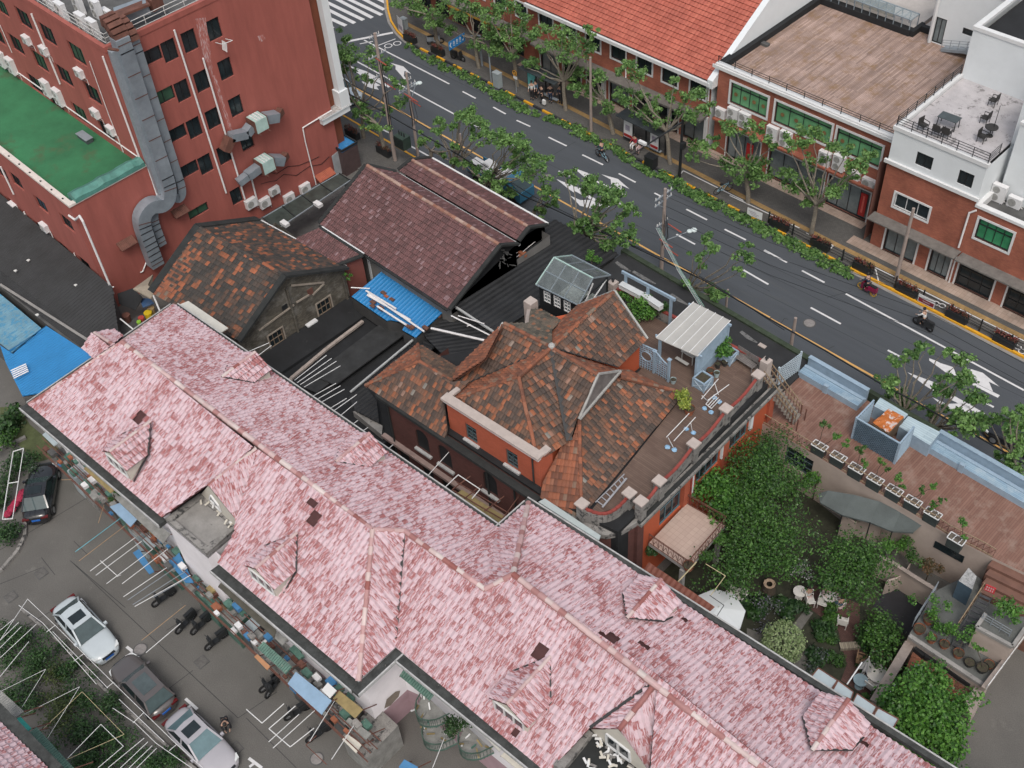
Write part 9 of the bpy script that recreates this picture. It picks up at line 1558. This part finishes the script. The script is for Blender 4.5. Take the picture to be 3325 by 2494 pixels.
def bike(label,p,ang,col,motor=False,name='bicycle',group=None,yel=False):
 t=thing(name,label,'bicycle' if not motor else 'scooter',(p.x,p.y,p.z),ang,group);R=.33 if not motor else.26
 for x in(-.52,.55):m=MB();m.ring((x,0,R),R-.03,.03 if not motor else.06,mat('yellow_wheel',(.42,.26,.06),.5,.2,4)if yel else tyre,'y',16);[m.tube((x,0,R),(x+cos(k*pi/4)*R*.9,0,R+sin(k*pi/4)*R*.9),.008,.008,rimg,3,False)for k in range(8)];m.build('wheel',t,local=True)
 m=MB()
 if motor:m.hex([(-.75,-.13),(-.1,-.16),(-.1,.16),(-.75,.13)],.38,[.8,.72,.72,.8],col);m.hex([(-.15,-.15),(.3,-.15),(.3,.15),(-.15,.15)],.26,.34,col);m.hex([(.28,-.2),(.45,-.16),(.45,.16),(.28,.2)],.3,[.98,.8,.8,.98],col)
 else:
  for a,b_ in(((-.52,0,R),(-.12,0,.78)),((-.52,0,R),(0,0,.3)),((0,0,.3),(-.15,0,.85)),((0,0,.3),(.42,0,.75)),((-.12,0,.72),(.4,0,.8)),((.42,0,.95),(.55,0,R))):m.tube(a,b_,.022,.022,col,5)
 m.build('frame',t,local=True);m=MB();m.box((-.3 if not motor else-.7,-.1,.84 if not motor else.8),(-.02 if not motor else-.05,.1,.92 if not motor else.87),bk_);m.build('saddle',t,local=True);m=MB();m.beam((.4,-.28,1.02),(.4,.28,1.02),.03,.03,bk_);m.tube((.42,0,.8),(.4,0,1.02),.02,.02,bk_,5);m.build('handlebar',t,local=True);return t
RP='people waiting at the bus shelters'
for x,y,tp,lg,l in((315,790,'white','black','person in a white shirt at the left of the group by the teal shelter panel'),(347,780,'teal','black','person in dark teal close behind the one in white'),(393,820,'black','black','person in black holding a pale bag by the bus shelter'),(462,815,'black','navy','person in black leaning at the left of the street tree trunk'),(542,820,'navy','black','person in navy right behind the street tree trunk')):person(l,T(2,0,x,y,.14),-1.2+uni(-.6,.6),'stand',tp,lg,RP)
p=T(2,0,410,835,.3);m=MB();m.box((p.x-.15,p.y-.1,.35),(p.x+.15,p.y+.1,.75),wt_);tag(m.build('carrier_bag'),'pale bag carried by the person in black by the bus shelter','bag')
person('person in a red top seated under the second bus shelter',T(2,0,1130,1180,.14),-1.5,'sit','red','white',RP);person('person in dark clothes seated right of the one in red',T(2,0,1180,1205,.14),-1.5,'sit','black','pink',RP)
w_=T(2,0,875,1270,.01);bike('pale blue bicycle ridden along the road ahead of the arrows',w_,pi-.15,mat('pale_blue_frame',(.25,.45,.55),.4,.1,3));person('cyclist in dark clothes on the pale blue bicycle',w_,pi-.15,'ride','navy','black')
w_=T(3,1,955,860,.01);bike('yellow wheeled motorbike with a red front ridden close to the yellow kerb',w_,pi-.1,mat('dark_red_fairing',(.22,.01,.05),.3,.1,3),True,'motorbike',yel=True);person('rider in dark clothes on the yellow wheeled motorbike',w_,pi-.1,'ride','navy','black')
w_=T(3,1,1400,1140,.01);bike('black scooter ridden beside the solid white line',w_,pi-.1,bk_,True,'scooter');person('rider in a white shirt on the black scooter',w_,pi-.1,'ride','white','black',hat='black')
bike('pale blue bicycle standing alone in the cycle bay',T(2,0,1835,1540,.14),1.2,mat('pale_blue_frame',(.25,.45,.55)));bike('black and white motorbike parked at the kerb below the blue street sign',T(1,0,1690,480,.14),.2,bk_,True,'scooter','scooters parked on the far pavement');bike('motorbike parked behind the street tree left of the blue sign',T(1,0,1510,350,.14),.9,greym,True,'scooter','scooters parked on the far pavement')
for c,r,x,y,l in((0,3,1320,320,'dark scooter furthest up in the yard row'),(0,3,1495,520,'dark scooter second in the yard row'),(0,3,1620,530,'dark scooter close to the white bay wall foot'),(0,3,1740,660,'scooter with a pale seat standing out into the yard'),(0,3,2180,1000,'bicycle like dark scooter by the orange board'),(1,3,420,1230,'dark scooter beside the looped white rail'),(1,3,590,1400,'scooter nearest the white corner wall'),(1,3,230,1020,'dark scooter against the lean to sheds')):bike(l,T(c,r,x,y,.02),uni(-1.9,-1.1),bk_,True,'scooter','scooters parked in the yard')
person('person in black bending over in the yard beside the silver car',T(0,3,1820,1330,.02),-.4,'bend','black','black')
for x,y,a,tp,l in((490,290,2.6,'white','woman like seated guest in white at the small round table'),(625,275,-.3,'pink','guest in pale pink seated left behind the garden table'),(700,280,3.3,'white','guest in white seated right behind the garden table'),(745,370,2.7,'teal','guest in teal seated in the right round backed chair')):person(l.replace('woman like ',''),T(3,3,x,y,.45)*1.0,a,'sit',tp,'pink','seated guests in the garden',z=.03)
polem=mat('concrete_pole',(.30,.245,.22),.85,.15,3);porc=mat('porcelain',(.6,.6,.6),.3,.1,4);orm=mat('orange_insulator',(.30,.06,.04),.6,.2,4)
def pole(label,base,z0,top,r=.14,arms=(),lamp=None,name='utility_pole',mt=None):
 b_=T(*base,z0);tp=TV(*top,b_.y);t=thing(name,label,'pole',(b_.x,b_.y,0));m=MB();m.tube((b_.x,b_.y,0),(b_.x+(tp.x-b_.x)*.0,b_.y,tp.z),r,r*.72,mt or polem,10);m.build('shaft',t)
 for dz_,w_ in arms:
  m=MB();z=tp.z-dz_;m.beam((b_.x-.12,b_.y-w_,z),(b_.x-.12,b_.y+w_,z),.08,.08,greym);m.beam((b_.x,b_.y-w_*.6,z),(b_.x,b_.y,z-.5),.04,.04,greym);o=m.build('crossarm',t)
  for f in(-.9,-.5,.5,.9):g=MB();g.tube((b_.x-.12,b_.y+w_*f,z+.04),(b_.x-.12,b_.y+w_*f,z+.22),.05,.03,porc,6);g.build('insulator',o)
 if lamp:q=TV(*lamp,b_.y+1.3);m=MB();m.tube((b_.x,b_.y,q.z-.8),q,.04,.03,greym);m.build('lamp_arm',t);m=MB();m.ball(q,.2,mat('lamp_head',(.55,.62,.62),.4,.1,3),8,6,.55);m.ball(q+Ve((.18,.25,.04)),.24,mat('lamp_head',(.55,.62,.62)),8,6,.5);m.build('lamp_head',t)
 return t,b_,tp
PA=pole('tall concrete utility pole with a transformer right of the red block',(1,0,1190,1290),0,(1,0,1065,285),.16,((.3,.5),(1.9,.9),(3.6,.7)));PB=pole('utility pole with a long street lamp beside the transformer pole',(1,0,1370,1240),0,(1,0,1285,585),.13,((.8,.5),(1.3,.9),(1.5,.9)),(1,0,1350,670));pole('short cut concrete pole among the near trees',(1,0,1735,1350),0,(1,0,1700,1065),.13)
bD=T(2,1,1345,700,.3);PD=pole('wire laden utility pole with a lamp standing behind the glasshouse',(2,1,1345,700),.3,(2,1,1355,20),.15,((.6,.9),(1.1,.9),(3.0,.6)),(2,1,1570,370));pole('short weathered post behind the mossy edge',(2,1,1862,980),.8,(2,1,1880,838),.1);pole('pale cut pole rising behind the mossy edge left of the terrace',(3,1,355,1270),1.2,(3,1,385,1060),.14);pole('plain concrete pole on the far pavement before the corner building',(3,1,1190,760),.14,(3,1,1335,190),.15);pole('grey street pole on the far pavement between two shelters',(2,0,785,1050),.14,(2,0,775,455),.13);pole('grey pole beside the pale cabinet near the blue sign',(1,0,1955,660),.14,(1,0,1950,430),.08,mt=greym)
t,b_,tp=pole('black camera pole with a long slanting arm over the road',(2,0,1490,1410),.14,(2,0,1530,960),.13,name='camera_pole',mt=bk_);m=MB();q0,q1=TV(2,0,1465,960,b_.y),T(2,0,1070,1260,4.6);m.tube((b_.x,b_.y,tp.z-.2),TV(2,0,1070,1260,b_.y-3.2),.09,.05,bk_);m.build('arm',t);m=MB();q=TV(2,0,1195,1140,b_.y-2.2);m.box((q.x-.35,q.y-.12,q.z-.1),(q.x+.35,q.y+.12,q.z+.12),wt_);m.build('camera',t);m=MB();m.box((b_.x+.1,b_.y-.3,3),(b_.x+.4,b_.y+.1,3.5),bk_);m.build('signal_box',t)
p=TV(1,0,1245,1120,PA[1].y);t=thing('transformer','dark green transformer hung on the tall utility pole','transformer',(p.x,p.y,p.z-.7));tg=mat('transformer_green',(.03,.05,.04),.5,.25,3);m=MB();m.box((p.x-.55,p.y-.4,p.z-.6),(p.x+.55,p.y+.4,p.z+.45),tg);m.build('tank',t);m=MB()
for i in range(7):m.box((p.x-.52+i*.17,p.y-.46,p.z-.5),(p.x-.48+i*.17,p.y-.4,p.z+.35),bk_)
m.build('cooling_fin',t);m=MB()
for i in range(3):m.tube((p.x-.3+i*.3,p.y,p.z+.45),(p.x-.3+i*.3,p.y,p.z+.8),.06,.04,bk_)
m.build('bushing',t)
for P_,zz in((PA,((1.95,-.3),(4.3,.2))),(PB,((1.6,-.5),(1.9,-.2),(2.4,0))),(PD,((4.1,-.4),(3.3,.5),(5.3,.3)))):
 t,b_,tp=P_;m=MB()
 for dz_,y_ in zz:m.tube((b_.x,b_.y+y_,tp.z-dz_),(b_.x+1.1,b_.y+y_+.1,tp.z-dz_-.25),.04,.05,orm)
 m.build('fuse_arm',t)
 m=MB()
 for k in range(5):y_=uni(-.25,.25);m.path([(b_.x+.15,b_.y+y_,tp.z-2-k*.2),(b_.x+.35,b_.y+y_*1.5,tp.z-4),(b_.x+.12,b_.y+y_,3)],.018,bk_,4)
 m.build('hanging_cable',t)
def wire(lab,P,r=.02,mt=None,sag=.0):m=MB();m.path(P,r,mt or bk_,4);return tag(m.build('overhead_cable'),lab,'cable','overhead cables along the near side of the road')
vy=45.9;wire('thick black cable from the red block over the purple roofs along the road',[TV(*q,vy)for q in((1,0,780,730),(1,0,1080,885),(1,0,1250,985),(1,0,1700,1240),(2,0,240,1560),(2,1,500,200),(2,1,900,390),(2,1,1330,590),(2,1,1700,770),(3,1,180,1070),(3,1,620,1320),(3,1,1090,1600),(3,2,1330,250),(3,2,1780,500),(3,2,2300,800))],.05)
wire('second black cable just above the thick one',[TV(*q,vy+.3)for q in((1,0,800,650),(1,0,1170,850),(1,0,1500,1060),(2,0,40,1390),(2,1,340,100),(2,1,1000,430),(2,1,1480,640),(2,1,1760,790),(3,1,300,1160))],.025)
for i,(y0,y1)in enumerate(((250,640),(330,720),(170,560),(90,460))):wire(('lowest','middle','upper','highest')[i]+' of the four thin wires crossing above the lane marks right of the lamp pole',[TV(2,1,1380,y0,46.5),TV(2,1,2212,y1,46.5),TV(3,1,1500,y1+480,46.5),TV(3,2,2300,y1-560,46.5)],.014)
gcab=mat('green_white_cable',(.30,.55,.45),.5,.3,8)
for i in range(4):wire(('first','second','third','fourth')[i]+' strand of the pale green cable bundle from the lamp pole to the pergola',[TV(2,1,1302+i*9,345,47),T(2,1,1480+i*8,690,7.5),T(2,1,1655+i*11,972,7.2)],.012,gcab if i%2 else wt_)
fl_=leafmat('red_flower',(.03,.05,.02),(.20,.03,.03));dv5=Ve((0,.5,0));a,b_=T(3,1,140,330,.14)+dv5,T(3,1,2110,1345,.14)+dv5;L=(b_-a);fx=[(x,y)for x,y in((225,370),(550,530),(890,715),(1240,895),(1640,1105),(2020,1300))];fo=['first','second','third','fourth','fifth','last']
t=thing('pavement_fence','low black bar fence along the far kerb between flower boxes','fence',tuple(a));m=MB();u0,u1=a,a+L*1.2
for z_ in(.25,.5,.75):m.beam(u0+zv(z_),u1+zv(z_),.03,.03,bk_)
m.build('bars',t)
for i in range(11):p=a+L*(i/9.2);m=MB();m.beam(p,p+zv(1.05),.09,.09,bk_);m.build('fence_post',t)
def fbox(lab,p):t=thing('flower_box',lab,'planter',tuple(p),0,'flower boxes on the pavement edge');m=MB();m.box((p.x-.75,p.y-.22,.14),(p.x+.75,p.y+.22,.75),bk_);m.build('trough',t);m=MB();[leaves(m,p+Ve((-.6+.3*k,0,.8)),.3,60,fl_,.12,.6,uni(-.1,.3),.1)for k in range(5)];m.build('flowers',t)
for(x,y),o_ in zip(fx,fo):fbox(o_+' flower box with red blooms counted from the left along the far fence',T(3,1,x,y,.14)+Ve((0,.5,0)))
for x,y,l in((1310,330,'dark flower box behind the white board at the street corner'),(1530,430,'dark flower box left of the blue street sign')):fbox(l,T(1,0,x,y,.14))
for x,y,l in((850,1090,'dark brown flower box nearest the blue kiosk on the near pavement'),(1100,1230,'dark brown flower box right of the near tree trunk')):fbox(l,T(1,0,x,y,.14))
def board(lab,c,r,q,z0,h,mt,name='banner',deco=None):
 a,b_=T(c,r,*q[0],z0),T(c,r,*q[1],z0);t=thing(name,lab,'sign',tuple(a));m=MB();d=(b_-a).normalized();s=Ve((d.y,-d.x,0))*.03;m.hex([tuple((a)[:2]),tuple((b_)[:2]),tuple((b_-s)[:2]),tuple((a-s)[:2])],z0,z0+h,mt);m.build('panel',t)
 if deco:m=MB();s=s*.3;[m.hex([tuple((a+(b_-a)*f0+s)[:2]),tuple((a+(b_-a)*f1+s)[:2]),tuple((a+(b_-a)*f1+s*.5)[:2]),tuple((a+(b_-a)*f0+s*.5)[:2])],z0+h*g0,z0+h*g1,dm)for f0,f1,g0,g1,dm in deco];m.build('print',t)
 return t
dk2=mat('print_maroon',(.20,.02,.03),.6,.15,4);gp=mat('print_grey',(.3,.28,.34),.6,.3,9)
board('white banner with faint lines hung on the far fence',3,1,((0,235),(118,285)),.25,.65,wt_,deco=[(.1,.6,.6,.68,gp),(.2,.8,.4,.47,gp),(.3,.7,.2,.27,gp)]);board('maroon and white banner hung on the far fence',3,1,((1360,925),(1490,990)),.25,.65,wt_,deco=[(.04,.96,.1,.6,dk2),(.3,.75,.3,.4,wt_)]);board('white advertising board at the street corner',1,0,((1215,240),(1255,280)),.2,1.5,wt_,'board',[(.1,.9,.2,.5,gp)])
teals=mat('teal_poster',(.12,.42,.42),.4,.3,3);shg=mat('shelter_roof',(.045,.055,.06),.3,.3,2)
for(c,r,q,pan,pm,l,x2)in((2,0,((205,545),(480,690)),((280,705),(348,735)),teals,'bus shelter with a glowing teal poster',None),(2,0,((980,925),(1330,1100)),((1040,1090),(1118,1125)),wt_,'bus shelter with red and white posters beside the camera pole',((1250,1180),(1325,1215)))):
 a,b_=T(c,r,*q[0],2.6),T(c,r,*q[1],2.6);t=thing('bus_shelter',l,'bus shelter',(a.x,a.y,.14));m=MB();m.hex([(a.x,a.y),(b_.x,a.y),(b_.x,a.y+1.3),(a.x,a.y+1.3)],2.6,2.68,shg);m.build('roof',t)
 for x in(a.x+.3,(a.x+b_.x)/2,b_.x-.3):m=MB();m.beam((x,a.y+1.1,.14),(x,a.y+1.1,2.6),.1,.1,bk_);m.build('post',t)
 for pq in(pan,x2):
  if not pq:continue
  e,f=T(c,r,*pq[0],.5),T(c,r,*pq[1],.5);m=MB();m.hex([(e.x,e.y),(f.x,f.y),(f.x,f.y+.12),(e.x,e.y+.12)],.4,2.3,bk_);o=m.build('poster_case',t);g=MB();dd=(f-e);g.face([e+dd*.06+Ve((0,-.012,.1)),e+dd*.94+Ve((0,-.012,.1)),e+dd*.94+Ve((0,-.012,1.7)),e+dd*.06+Ve((0,-.012,1.7))],pm);g.build('poster',o)
  if pm is wt_:g=MB();g.box((e.x+.1,e.y-.03,.7),(f.x-.1,e.y-.016,.95),sg);g.box((e.x+.25,e.y-.03,1.3),(f.x-.3,e.y-.016,1.8),gp);g.build('print',o)
 m=MB();m.box((a.x+.5,a.y+.7,.5),(b_.x-.5,a.y+1.0,.56),greym);m.build('seat',t)
p=T(1,0,2005,690,.14);
for(c,r,x,y,s,h,mt,l)in((2,0,42,690,.35,1.35,mat('cabinet_grey',(.30,.34,.36),.5,.1,2),'pale grey utility cabinet on the far pavement near the first bus stop'),(1,0,1265,225,.3,1.0,mat('cabinet_grey',(.30,.34,.36)),'small grey cabinet at the street corner'),(2,0,1262,1325,.45,.9,bk_,'dark low litter bin beside the kerb under the camera arm')):
 p=T(c,r,x,y,.14);t=thing('street_cabinet',l,'cabinet',tuple(p));m=MB();m.box((-s,-s*.7,0),(s,s*.7,h),mt);m.build('case',t,local=True);m=MB();m.box((-s-.03,-s*.7-.03,h),(s+.03,s*.7+.03,h+.06),mt);m.build('lid',t,local=True)
t,b_,tp=pole('round amber bus stop sign on a thin post',(2,0,190,740),.14,(2,0,180,600),.03,name='bus_stop_sign',mt=greym);m=MB();m.tube((b_.x,b_.y-.02,tp.z+.25),(b_.x,b_.y-.06,tp.z+.25),.3,.3,bk_,18);m.build('disc',t);m=MB();m.ring((b_.x,b_.y-.08,tp.z+.25),.24,.035,mat('amber',(.50,.25,.04),.5,.1,3),'y',18);m.box((b_.x-.1,b_.y-.1,tp.z+.15),(b_.x+.1,b_.y-.07,tp.z+.32),mat('amber',(.50,.25,.04)));m.build('symbol',t);m=MB();m.box((b_.x-.22,b_.y-.06,tp.z-.35),(b_.x+.22,b_.y-.02,tp.z-.1),wt_);m.build('plate',t)
bs=mat('street_sign_blue',(.02,.20,.50),.4,.05,2);A_,B_=TV(1,0,1616,390,60.2),TV(1,0,1744,320,60.2);A_=TV(1,0,1680,330,59.4);t=thing('street_name_sign','blue overhead street name sign with two white arrows and three characters','sign',tuple(A_));C_=TV(1,0,1680,332,59.4);hw_,hh_=1.0,.42;dv=(T(1,0,1744,290,C_.z)-T(1,0,1616,370,C_.z));dv.z=0;e=dv.normalized();n_=Ve((e.y,-e.x,0));wv_=dv.length/2;m=MB();Q=lambda x,z,o=0:C_+e*x*wv_+n_*o+zv(z*hh_);m.face([Q(-1,-1),Q(1,-1),Q(1,1),Q(-1,1)],bs);m.face([Q(-1,-1,-.05),Q(-1,1,-.05),Q(1,1,-.05),Q(1,-1,-.05)],greym);m.build('panel',t);m=MB()
for s in(-1,1):m.beam(Q(s*.88,0,.02),Q(s*.7,.55,.02),.02,.07,wt_);m.beam(Q(s*.88,0,.02),Q(s*.7,-.55,.02),.02,.07,wt_)
for x in(-.38,0,.38):
 for z in(-.05,.2,.45):m.beam(Q(x-.11,z,.02),Q(x+.11,z,.02),.02,.03,wt_)
 m.beam(Q(x,-.1,.021),Q(x,.6,.021),.02,.04,wt_);m.beam(Q(x-.1,-.4,.02),Q(x+.1,-.4,.02),.02,.03,wt_)
m.build('lettering',t);m=MB();q=TV(1,0,1860,282,60.6);m.tube(Q(1,0),q,.05,.06,greym);m.tube(q,(q.x,q.y,.14),.1,.12,greym);m.build('post',t)
def stree(lab,base,V_,cl):
 b_=T(*base[:4],base[4]);b_.y=V_ if V_ else b_.y;P=[TV(*c[:4],b_.y+uni(-1.1,1.1))for c in cl];P=[Ve((p.x,p.y,max(2.6,min(8.5,p.z))))for p in P];f=Ve((b_.x+sum(p.x-b_.x for p in P)/len(P)*.3,b_.y,2.9));R=[(c[4]if len(c)>4 else.62)for c in cl]
 tree('plane_tree',lab,(b_.x,b_.y,0),f,[(p,r*1.22,int(560*r))for p,r in zip(P,R)],lf_street,'tree','pollarded plane trees along the street',.15,.215)
ST=[('far street tree nearest the crossing',(1,0,1455,400,.14),60.6,'10 1230 40;1330 60 .8;1400 150;1450 120;1530 50 .8;1380 230 .5;1480 190'),('far street tree behind the blue street sign',(1,0,1790,580,.14),60.2,'10 1560 190;1640 240 .5;1710 110 .7;1800 60 .8;1880 110;1930 290 .7;1840 400 .6;1980 380 .5;1760 20'),('far street tree beside the pale grey cabinet',(1,0,2125,710,.14),60.3,'10 1950 150 .7;2060 250 .7;2010 400 .6;2130 430 .7;2160 260 .7;2110 70 .8;20 200 330 .6;20 30 420 .5;20 100 250 .7;20 250 140 .6;20 60 40 .8'),('broad far street tree by the first bus shelter',(2,0,520,920,.14),60.2,'20 350 270;430 230;560 110 .55;640 330 .7;740 170 .4;800 130 .35;560 350 .7;630 450 .8;430 380;330 480 .55;270 530 .4;660 600 .5;540 590 .4;400 640 .4;770 350 .6'),('thin far street tree beside the grey street pole',(2,0,900,1110,.14),60.2,'20 700 560 .5;830 600 .65;760 700 .6;680 800 .5;790 880 .5;910 900 .55;640 700 .5;720 410 .4'),('far street tree by the second bus shelter and camera pole',(2,0,1370,1340,.14),60.0,'20 1080 500 .6;1140 580 .7;1010 570 .4;1000 770 .6;1090 800 .6;1200 760 .5;1290 830 .6;1180 930 .7;1310 970 .7;1140 1020 .5;1240 1070 .5;1450 640 .35;1440 760 .5;1640 730 .6;1560 760 .5;1690 860 .6;1600 930 .6;1500 900 .6'),('far street tree in front of the left green window',(2,0,2010,1640,.14),59.9,'20 1850 990 .6;1950 1050 .6;1620 1260 .6;1710 1180 .55;1770 1110 .4;1860 1290 .6;2000 1320 .6;1950 1420 .6;2060 1400 .6;2130 1280 .6;2110 1500 .6;1600 1330 .4;30 60 1000 .5;30 130 1070 .5;30 200 1150 .4;30 60 1340 .5;30 90 1430 .6'),('far street tree in front of the right green window',(3,1,455,450,.14),59.8,'30 330 1130 .5;430 1010 .55;450 1130 .6;560 1060 .5;660 1170 .6;520 1300 .6;330 1380 .6;400 1480 .7;520 1500 .6;650 1540 .7;720 1500 .6;800 1200 .5;860 1320 .6;1000 1180 .45;930 1270 .5;820 1390 .4;560 1610 .5;31 500 180 .5;31 510 240 .35'),('near street tree by the white column',(1,0,900,1120,.14),46.4,'10 600 230 .5;760 260 .5;790 400 .7;820 480 .6;980 400 .8;950 620 .5;1080 480 .6;1200 560 .5;1210 810 .6;790 570 .5;730 320 .6'),('near street tree beside the tall utility pole',(1,0,1070,1260,.14),46.0,'10 900 860 .5;980 950 .5;1040 1000 .55;850 800 .35;960 900 .4;1100 880 .4;1030 1040 .3;870 900 .4'),('tall airy near street tree over the lane line',(1,0,1740,1420,.14),46.3,'10 1700 760 .55;1770 830 .6;1880 850 .6;1920 870 .5;1800 930 .5;1700 930 .35;1530 970 .5;1530 1030 .4;1640 1000 .4;1850 1050 .5;1900 1100 .5;1680 720 .3'),('small leafy near tree left of the short cut pole',(1,0,1590,1340,.14),46.3,'10 1390 1110 .35;1420 1190 .45;1520 1150 .3;1590 1240 .35;1650 1180 .35;1660 1290 .4'),('dense near street tree over the blue truck',(2,0,110,1500,.14),46.3,'10 1800 1330 .5;1900 1400 .6;2000 1480 .6;1700 1280 .5;1850 1500 .5;2050 1040 .5;2150 1100 .7;2160 1210 .5;2100 1340 .5;20 50 1080 .5;20 130 1120 .5;20 250 1170 .6;20 330 1260 .55;20 380 1340 .6;20 300 1400 .7;20 230 1300 .6;20 190 1060 .4;20 60 1560 .6;20 140 1530 .5'),('small near tree between the black roof and the yellow line',(2,1,480,290,.14),46.2,'21 430 60 .4;390 180 .35;490 90 .45;400 260 .4;20 420 1500 .35;21 460 140 .35'),('wide near street tree over the big white arrows',(2,1,860,420,.14),46.3,'20 570 1390 .35;640 1430 .5;760 1460 .6;820 1430 .5;730 1540 .4;890 1520 .6;960 1560 .6;1010 1550 .4;21 900 120 .5;21 1000 80 .5;21 1090 180 .5;21 1070 230 .45;21 850 200 .4;21 720 290 .5;21 800 330 .55;21 700 360 .5;21 830 260 .4;21 1000 290 .4;21 1100 380 .5;21 1040 420 .6;21 920 400 .6;21 960 470 .6;21 880 460 .5;21 620 320 .35'),('bare limbed near tree with few leaves behind the pergola',(2,1,1680,880,.14),46.6,'21 1700 450 .45;1740 490 .45;1600 570 .3;1660 640 .3;2000 490 .35;2010 580 .45;1970 680 .3;1730 820 .45;1800 870 .5;1760 910 .4;1560 790 .3'),('near street tree with a forked trunk over the right hand arrows',(3,2,1370,400,.14),46.5,'31 1200 1420 .4;1280 1370 .4;1350 1320 .35;1440 1270 .4;1590 1310 .35;1710 1400 .5;1740 1480 .5;1130 1570 .5;32 1150 90 .5;32 1200 180 .5;32 1260 250 .5;32 1150 210 .4'),('leafy near street tree beside the lattice booth',(3,2,1540,470,.14),46.6,'32 1600 120 .5;1700 100 .5;1800 220 .5;1860 240 .5;1560 180 .4;1450 320 .5;1540 340 .4;1700 340 .5;1760 400 .6;1820 430 .6;1720 460 .5;1650 400 .4;31 1720 1560 .4'),('near street tree beside the black car at the right edge',(3,2,2250,900,.14),46.6,'32 1950 400 .35;2030 370 .4;2110 340 .4;2170 390 .5;2120 480 .5;2160 530 .4;2190 330 .4;2000 700 .35;2080 720 .4;2160 660 .5;2180 750 .5;2100 770 .4')]
for lab,base,V_,s in ST:
 cl=[];cr_=None
 for q in s.split(';'):
  a=q.split()
  if len(a[0])==2 and len(a)>2:cr_=(int(a[0][0]),int(a[0][1]));a=a[1:]
  cl.append((*cr_,float(a[0]),float(a[1]),float(a[2])if len(a)>2 else.6))
 stree(lab,base,V_,cl)
m=MB();pr=[(1,0,1290,370,.5),(1,0,1450,470,.8),(1,0,1600,540,.9),(1,0,1750,610,.9),(1,0,1900,690,.9),(1,0,2050,770,1),(2,0,60,760,.9),(2,0,180,830,1),(2,0,270,880,.6),(2,0,480,950,.7),(2,0,600,1010,1),(2,0,720,1060,1),(2,0,830,1120,.9),(2,0,960,1170,.9),(2,0,1040,1240,.8),(2,0,1120,1290,.6),(2,0,1270,1370,.8),(2,0,1400,1420,1),(2,0,1520,1500,.8),(2,0,1640,1570,.9),(2,1,1640,80,.8),(2,1,1760,150,.9),(2,1,1880,210,.9),(2,1,2000,270,.9),(2,1,2120,330,.9),(3,1,60,320,.7),(3,1,170,380,.9),(3,1,290,440,.9),(3,1,400,490,.9),(3,1,500,545,.9),(3,1,600,600,.9),(3,1,700,655,.9),(3,1,780,700,.7)]
for i,(c,r,x,y,s)in enumerate(pr):
 p=T(c,r,x,y,.1);q=T(*pr[i+1][:4],.1)if i+1<len(pr)else p
 for f in(0,.33,.66):
  if f and((q-p).length>4 or i+1==len(pr)):continue
  k=p+(q-p)*f
  for _ in range(3):leaves(m,k+Ve((uni(-.5,.5),uni(-.5,.5)*s,.05)),.5*s,38,lf_street,.24,.35,uni(-.25,.15),0)
tag(m.build('cut_foliage'),'low heap of cut leafy branches lying along the far kerb','foliage',kind='stuff')
